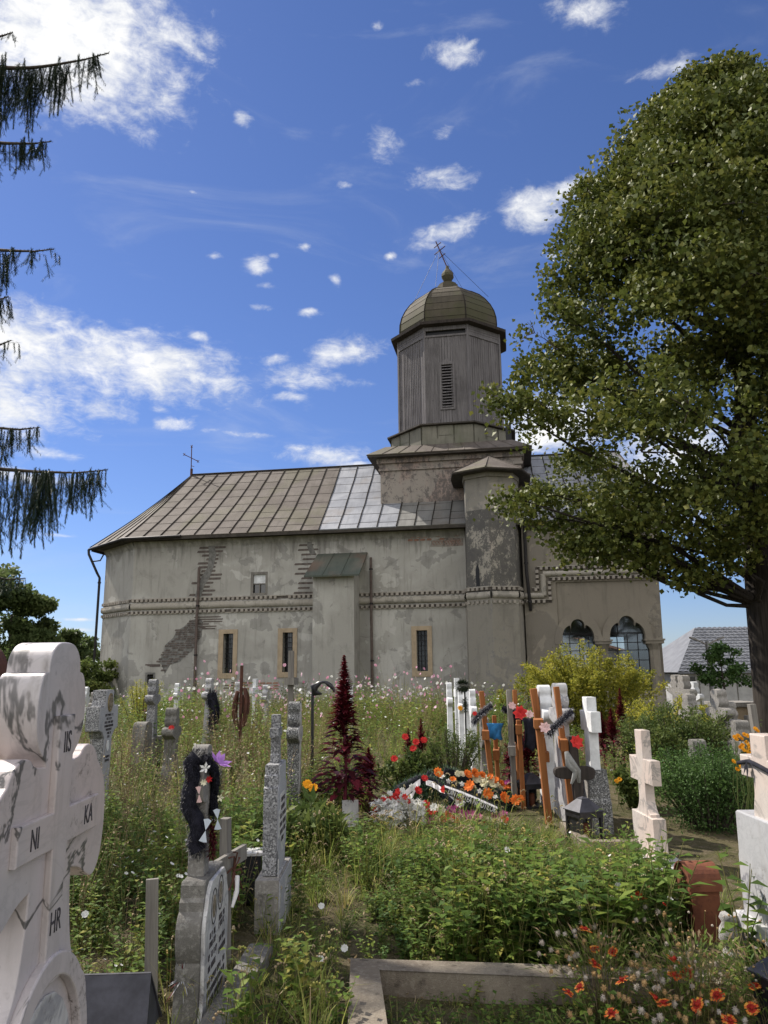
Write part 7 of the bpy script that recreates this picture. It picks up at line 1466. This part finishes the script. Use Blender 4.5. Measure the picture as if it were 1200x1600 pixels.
def spruce_branch(tip, base, hang, sag=.12, parent=sp, full=1.0):
    """tip, base local points; hang: longest pendulous length"""
    tip, base = Vector(tip), Vector(base); m_ = MB(); N = 14; pts = []
    for i in range(N+1):
        t = i/N; p = base.lerp(tip, t); p.z -= sag*sin(pi*t)*(1.0); p.z += .05*max(0, t-.85)/.15; p.y += .05*sin(t*5); pts.append(p)
    m_.tube(pts, [.035*(1-t/N)+.006 for t in range(N+1)], 6, True, False); o = m_.build('branch', M['bark_twig'], parent)
    b = Bulk(); T = FT(); L = (tip-base).length; d0 = (tip-base).normalized(); side = d0.cross(Vector((0, 0, 1))).normalized()
    for i in range(4, N): needle_twig(T, pts[i], pts[i+1], 300)
    rows = []
    for k in range(int(L*12*full)):      # side twigs, each with hanging strands
        t = RU(.10, .98); i = min(int(t*N), N-1); p = pts[i].lerp(pts[i+1], t*N-i); sg = random.choice((-1, 1)); sl_ = RU(.03, .30)*(1.05-t*.7); q = p+side*sg*sl_+d0*sl_*.6+Vector((0, 0, RU(-.02, .03))); needle_twig(T, p, q, 220); rows += [(p, t), (q, t), (p.lerp(q, .5), t)]
    for j in range(int(L*24*full)): t = RU(.05, .97)**1.3; i = min(int(t*N), N-1); rows.append((pts[i].lerp(pts[i+1], t*N-i), t))
    b.one(T)
    for (p, t) in rows:
        Lh = hang*RU(.2, 1.0)*(1-.65*max(0, t-.55)/.45); k = min(range(len(ST)), key=lambda q: abs(SL[q]-Lh)); b.put(ST[k], rotz(np.array([RU(0, 6.28)]), np.array([max(.6, min(1.5, Lh/SL[k]))]), np.array([random.gauss(0, .13)]), np.array([random.gauss(0, .13)])), np.array([tuple(p)]), np.array([RU(-.1, .2)]))
    b.build('needles', o)
def px2(x, y, Y=9.0): p = at(x, y, Y); return p-Vector(sp.location)
spruce_branch(px2(172, 92), (.0, 0, px2(0, 90).z+.18), .95, .12)
spruce_branch(px2(82, 230), (.0, 0, px2(0, 205).z+.2), .6, .05)
spruce_branch(px2(86, 398), (.0, 0, px2(0, 380).z+.25), .6, .05)
spruce_branch(px2(16, 472), (.0, .0, px2(0, 470).z+.2), .7, .05)
spruce_branch(px2(20, 540), (.0, .1, px2(0, 540).z+.2), .5, .08)
spruce_branch(px2(64, 676), (.0, 0, px2(0, 655).z+.22), .7, .05)
spruce_branch(px2(170, 742), (.0, 0, px2(0, 725).z+.2), 1.1, .06, full=1.3)
spruce_branch(px2(22, 60), (.0, 0, px2(0, 50).z-.2), .15, -.1)
for k in range(11):      # the sides out of sight
    a = radians(70+k*24); z = 3.2+k*.95; R_ = 2.6*(1-z/17); spruce_branch((R_*cos(a), R_*sin(a), z-.3), (0, 0, z), .4, .1, full=.45)
# ---- trees beyond the left end of the church and the right
def fartree(name, X, Y, w_, h, n, mat, label, leaf=.16, trunk=.15, zc=.35, seed=1, group=None, cat='tree'):
    r = plant(name, X, Y, label, cat, group); q_ = random.Random(seed); MB().tube([(0, 0, 0), (.05, 0, h*.4), (0, 0, h*.8)], [trunk, trunk*.7, trunk*.2], 8).build('trunk', M['bark_twig'], r)
    P = []; C = []; g = np.random.default_rng(seed)
    for k in range(34):
        a = q_.uniform(0, 6.28); z = h*(zc*.6+(1.0-zc*.6)*q_.random()); env = w_*sqrt(max(.05, 1-((z-h*.52)/(h*.56))**2)); q = q_.random()**.5; s = w_*q_.uniform(.16, .30); c = np.array([env*q*cos(a), env*q*sin(a), min(z, h-s*.4)]); m_ = int(n/34)
        d = g.normal(size=(m_, 3)); d /= np.linalg.norm(d, axis=1)[:, None]; P.append(c+d*(g.random(m_)**.45)[:, None]*s*np.array([1.25, 1.25, .8])); C.append(np.full(m_, q_.uniform(-.2, .2)))
    P = np.concatenate(P); C = np.concatenate(C); P[:, 2] = np.maximum(P[:, 2], .05); k = len(P); T = FT(); T.leaf((0, 0, 0), (1, 0, 0), leaf, leaf*.7, mat, .4, .3, .3, 1); b = Bulk(); b.put(T, randrot(k, 1.2)*g.uniform(.6, 1.2, k)[:, None, None], P, C+g.uniform(-.25, .25, k)); b.build('crown', r)
gt = 'trees beyond the left end of the church'
fartree('broadleaf_tree', X_(2, 34), 34, 1.9, 5.2, 20000, 'farbush', 'largest rounded tree beyond the left edge behind the marble cross', .2, seed=3, group=gt)
fartree('broadleaf_tree', X_(-60, 33), 33, 2.6, 6.2, 9000, 'farbush', 'tree cut by the left edge, beside the largest rounded tree', .2, seed=8, group=gt)
fartree('broadleaf_tree', X_(88, 38), 38, 1.2, 3.5, 9000, 'farbush', 'middle sized tree right of the largest rounded tree', .2, seed=5, group=gt)
fartree('broadleaf_tree', X_(118, 48), 48, 1.5, 3.6, 6000, 'farbush', 'farther pale tree above the marble cross top', .24, seed=6, group=gt)
fartree('bush', X_(143, 31), 31, .8, 2.1, 9000, 'bush', 'dark bush touching the apse drainpipe', .13, seed=7, cat='bush', zc=.05)
fartree('bush', X_(110, 30), 30, 1.2, 2.0, 5000, 'bush', 'low bush left of the dark bush by the apse', .13, seed=17, cat='bush', zc=.05)
fartree('bush', X_(45, 28), 28, 1.6, 1.9, 6000, 'bush', 'low bush in front of the far left trees', .13, seed=18, cat='bush', zc=.05)
fartree('garden_tree', X_(1137, 27), 27, .85, 2.6, 2600, 'dark', 'small dark leaved tree right of the street lamp before the house', .13, .06, .8, seed=9)
fartree('broadleaf_tree', X_(1055, 60), 60, 1.4, 3.6, 2500, 'farbush', 'distant pale tree between the porch and the tiled house', .25, seed=10)
# line of woodland far off on the left and right
b = Bulk(); T = FT(); T.leaf((0, 0, 0), (1, 0, 0), .9, .7, 'farbush', .5, .3, .3, 1)
for s_ in range(170):
    a = radians(RU(-62, 62)); D = RU(150, 190); c = np.array([D*sin(a), D*cos(a), 0]); m_ = 70; d = rng.normal(size=(m_, 3))*np.array([3.2, 3.2, 1.1]); d[:, 2] = np.abs(d[:, 2])*.9+.2+(-2 if a > 0 else 0); b.put(T, randrot(m_), c+d, rng.uniform(-.3, .4, m_))
tag(b.build('distant_woodland'), kind='stuff')
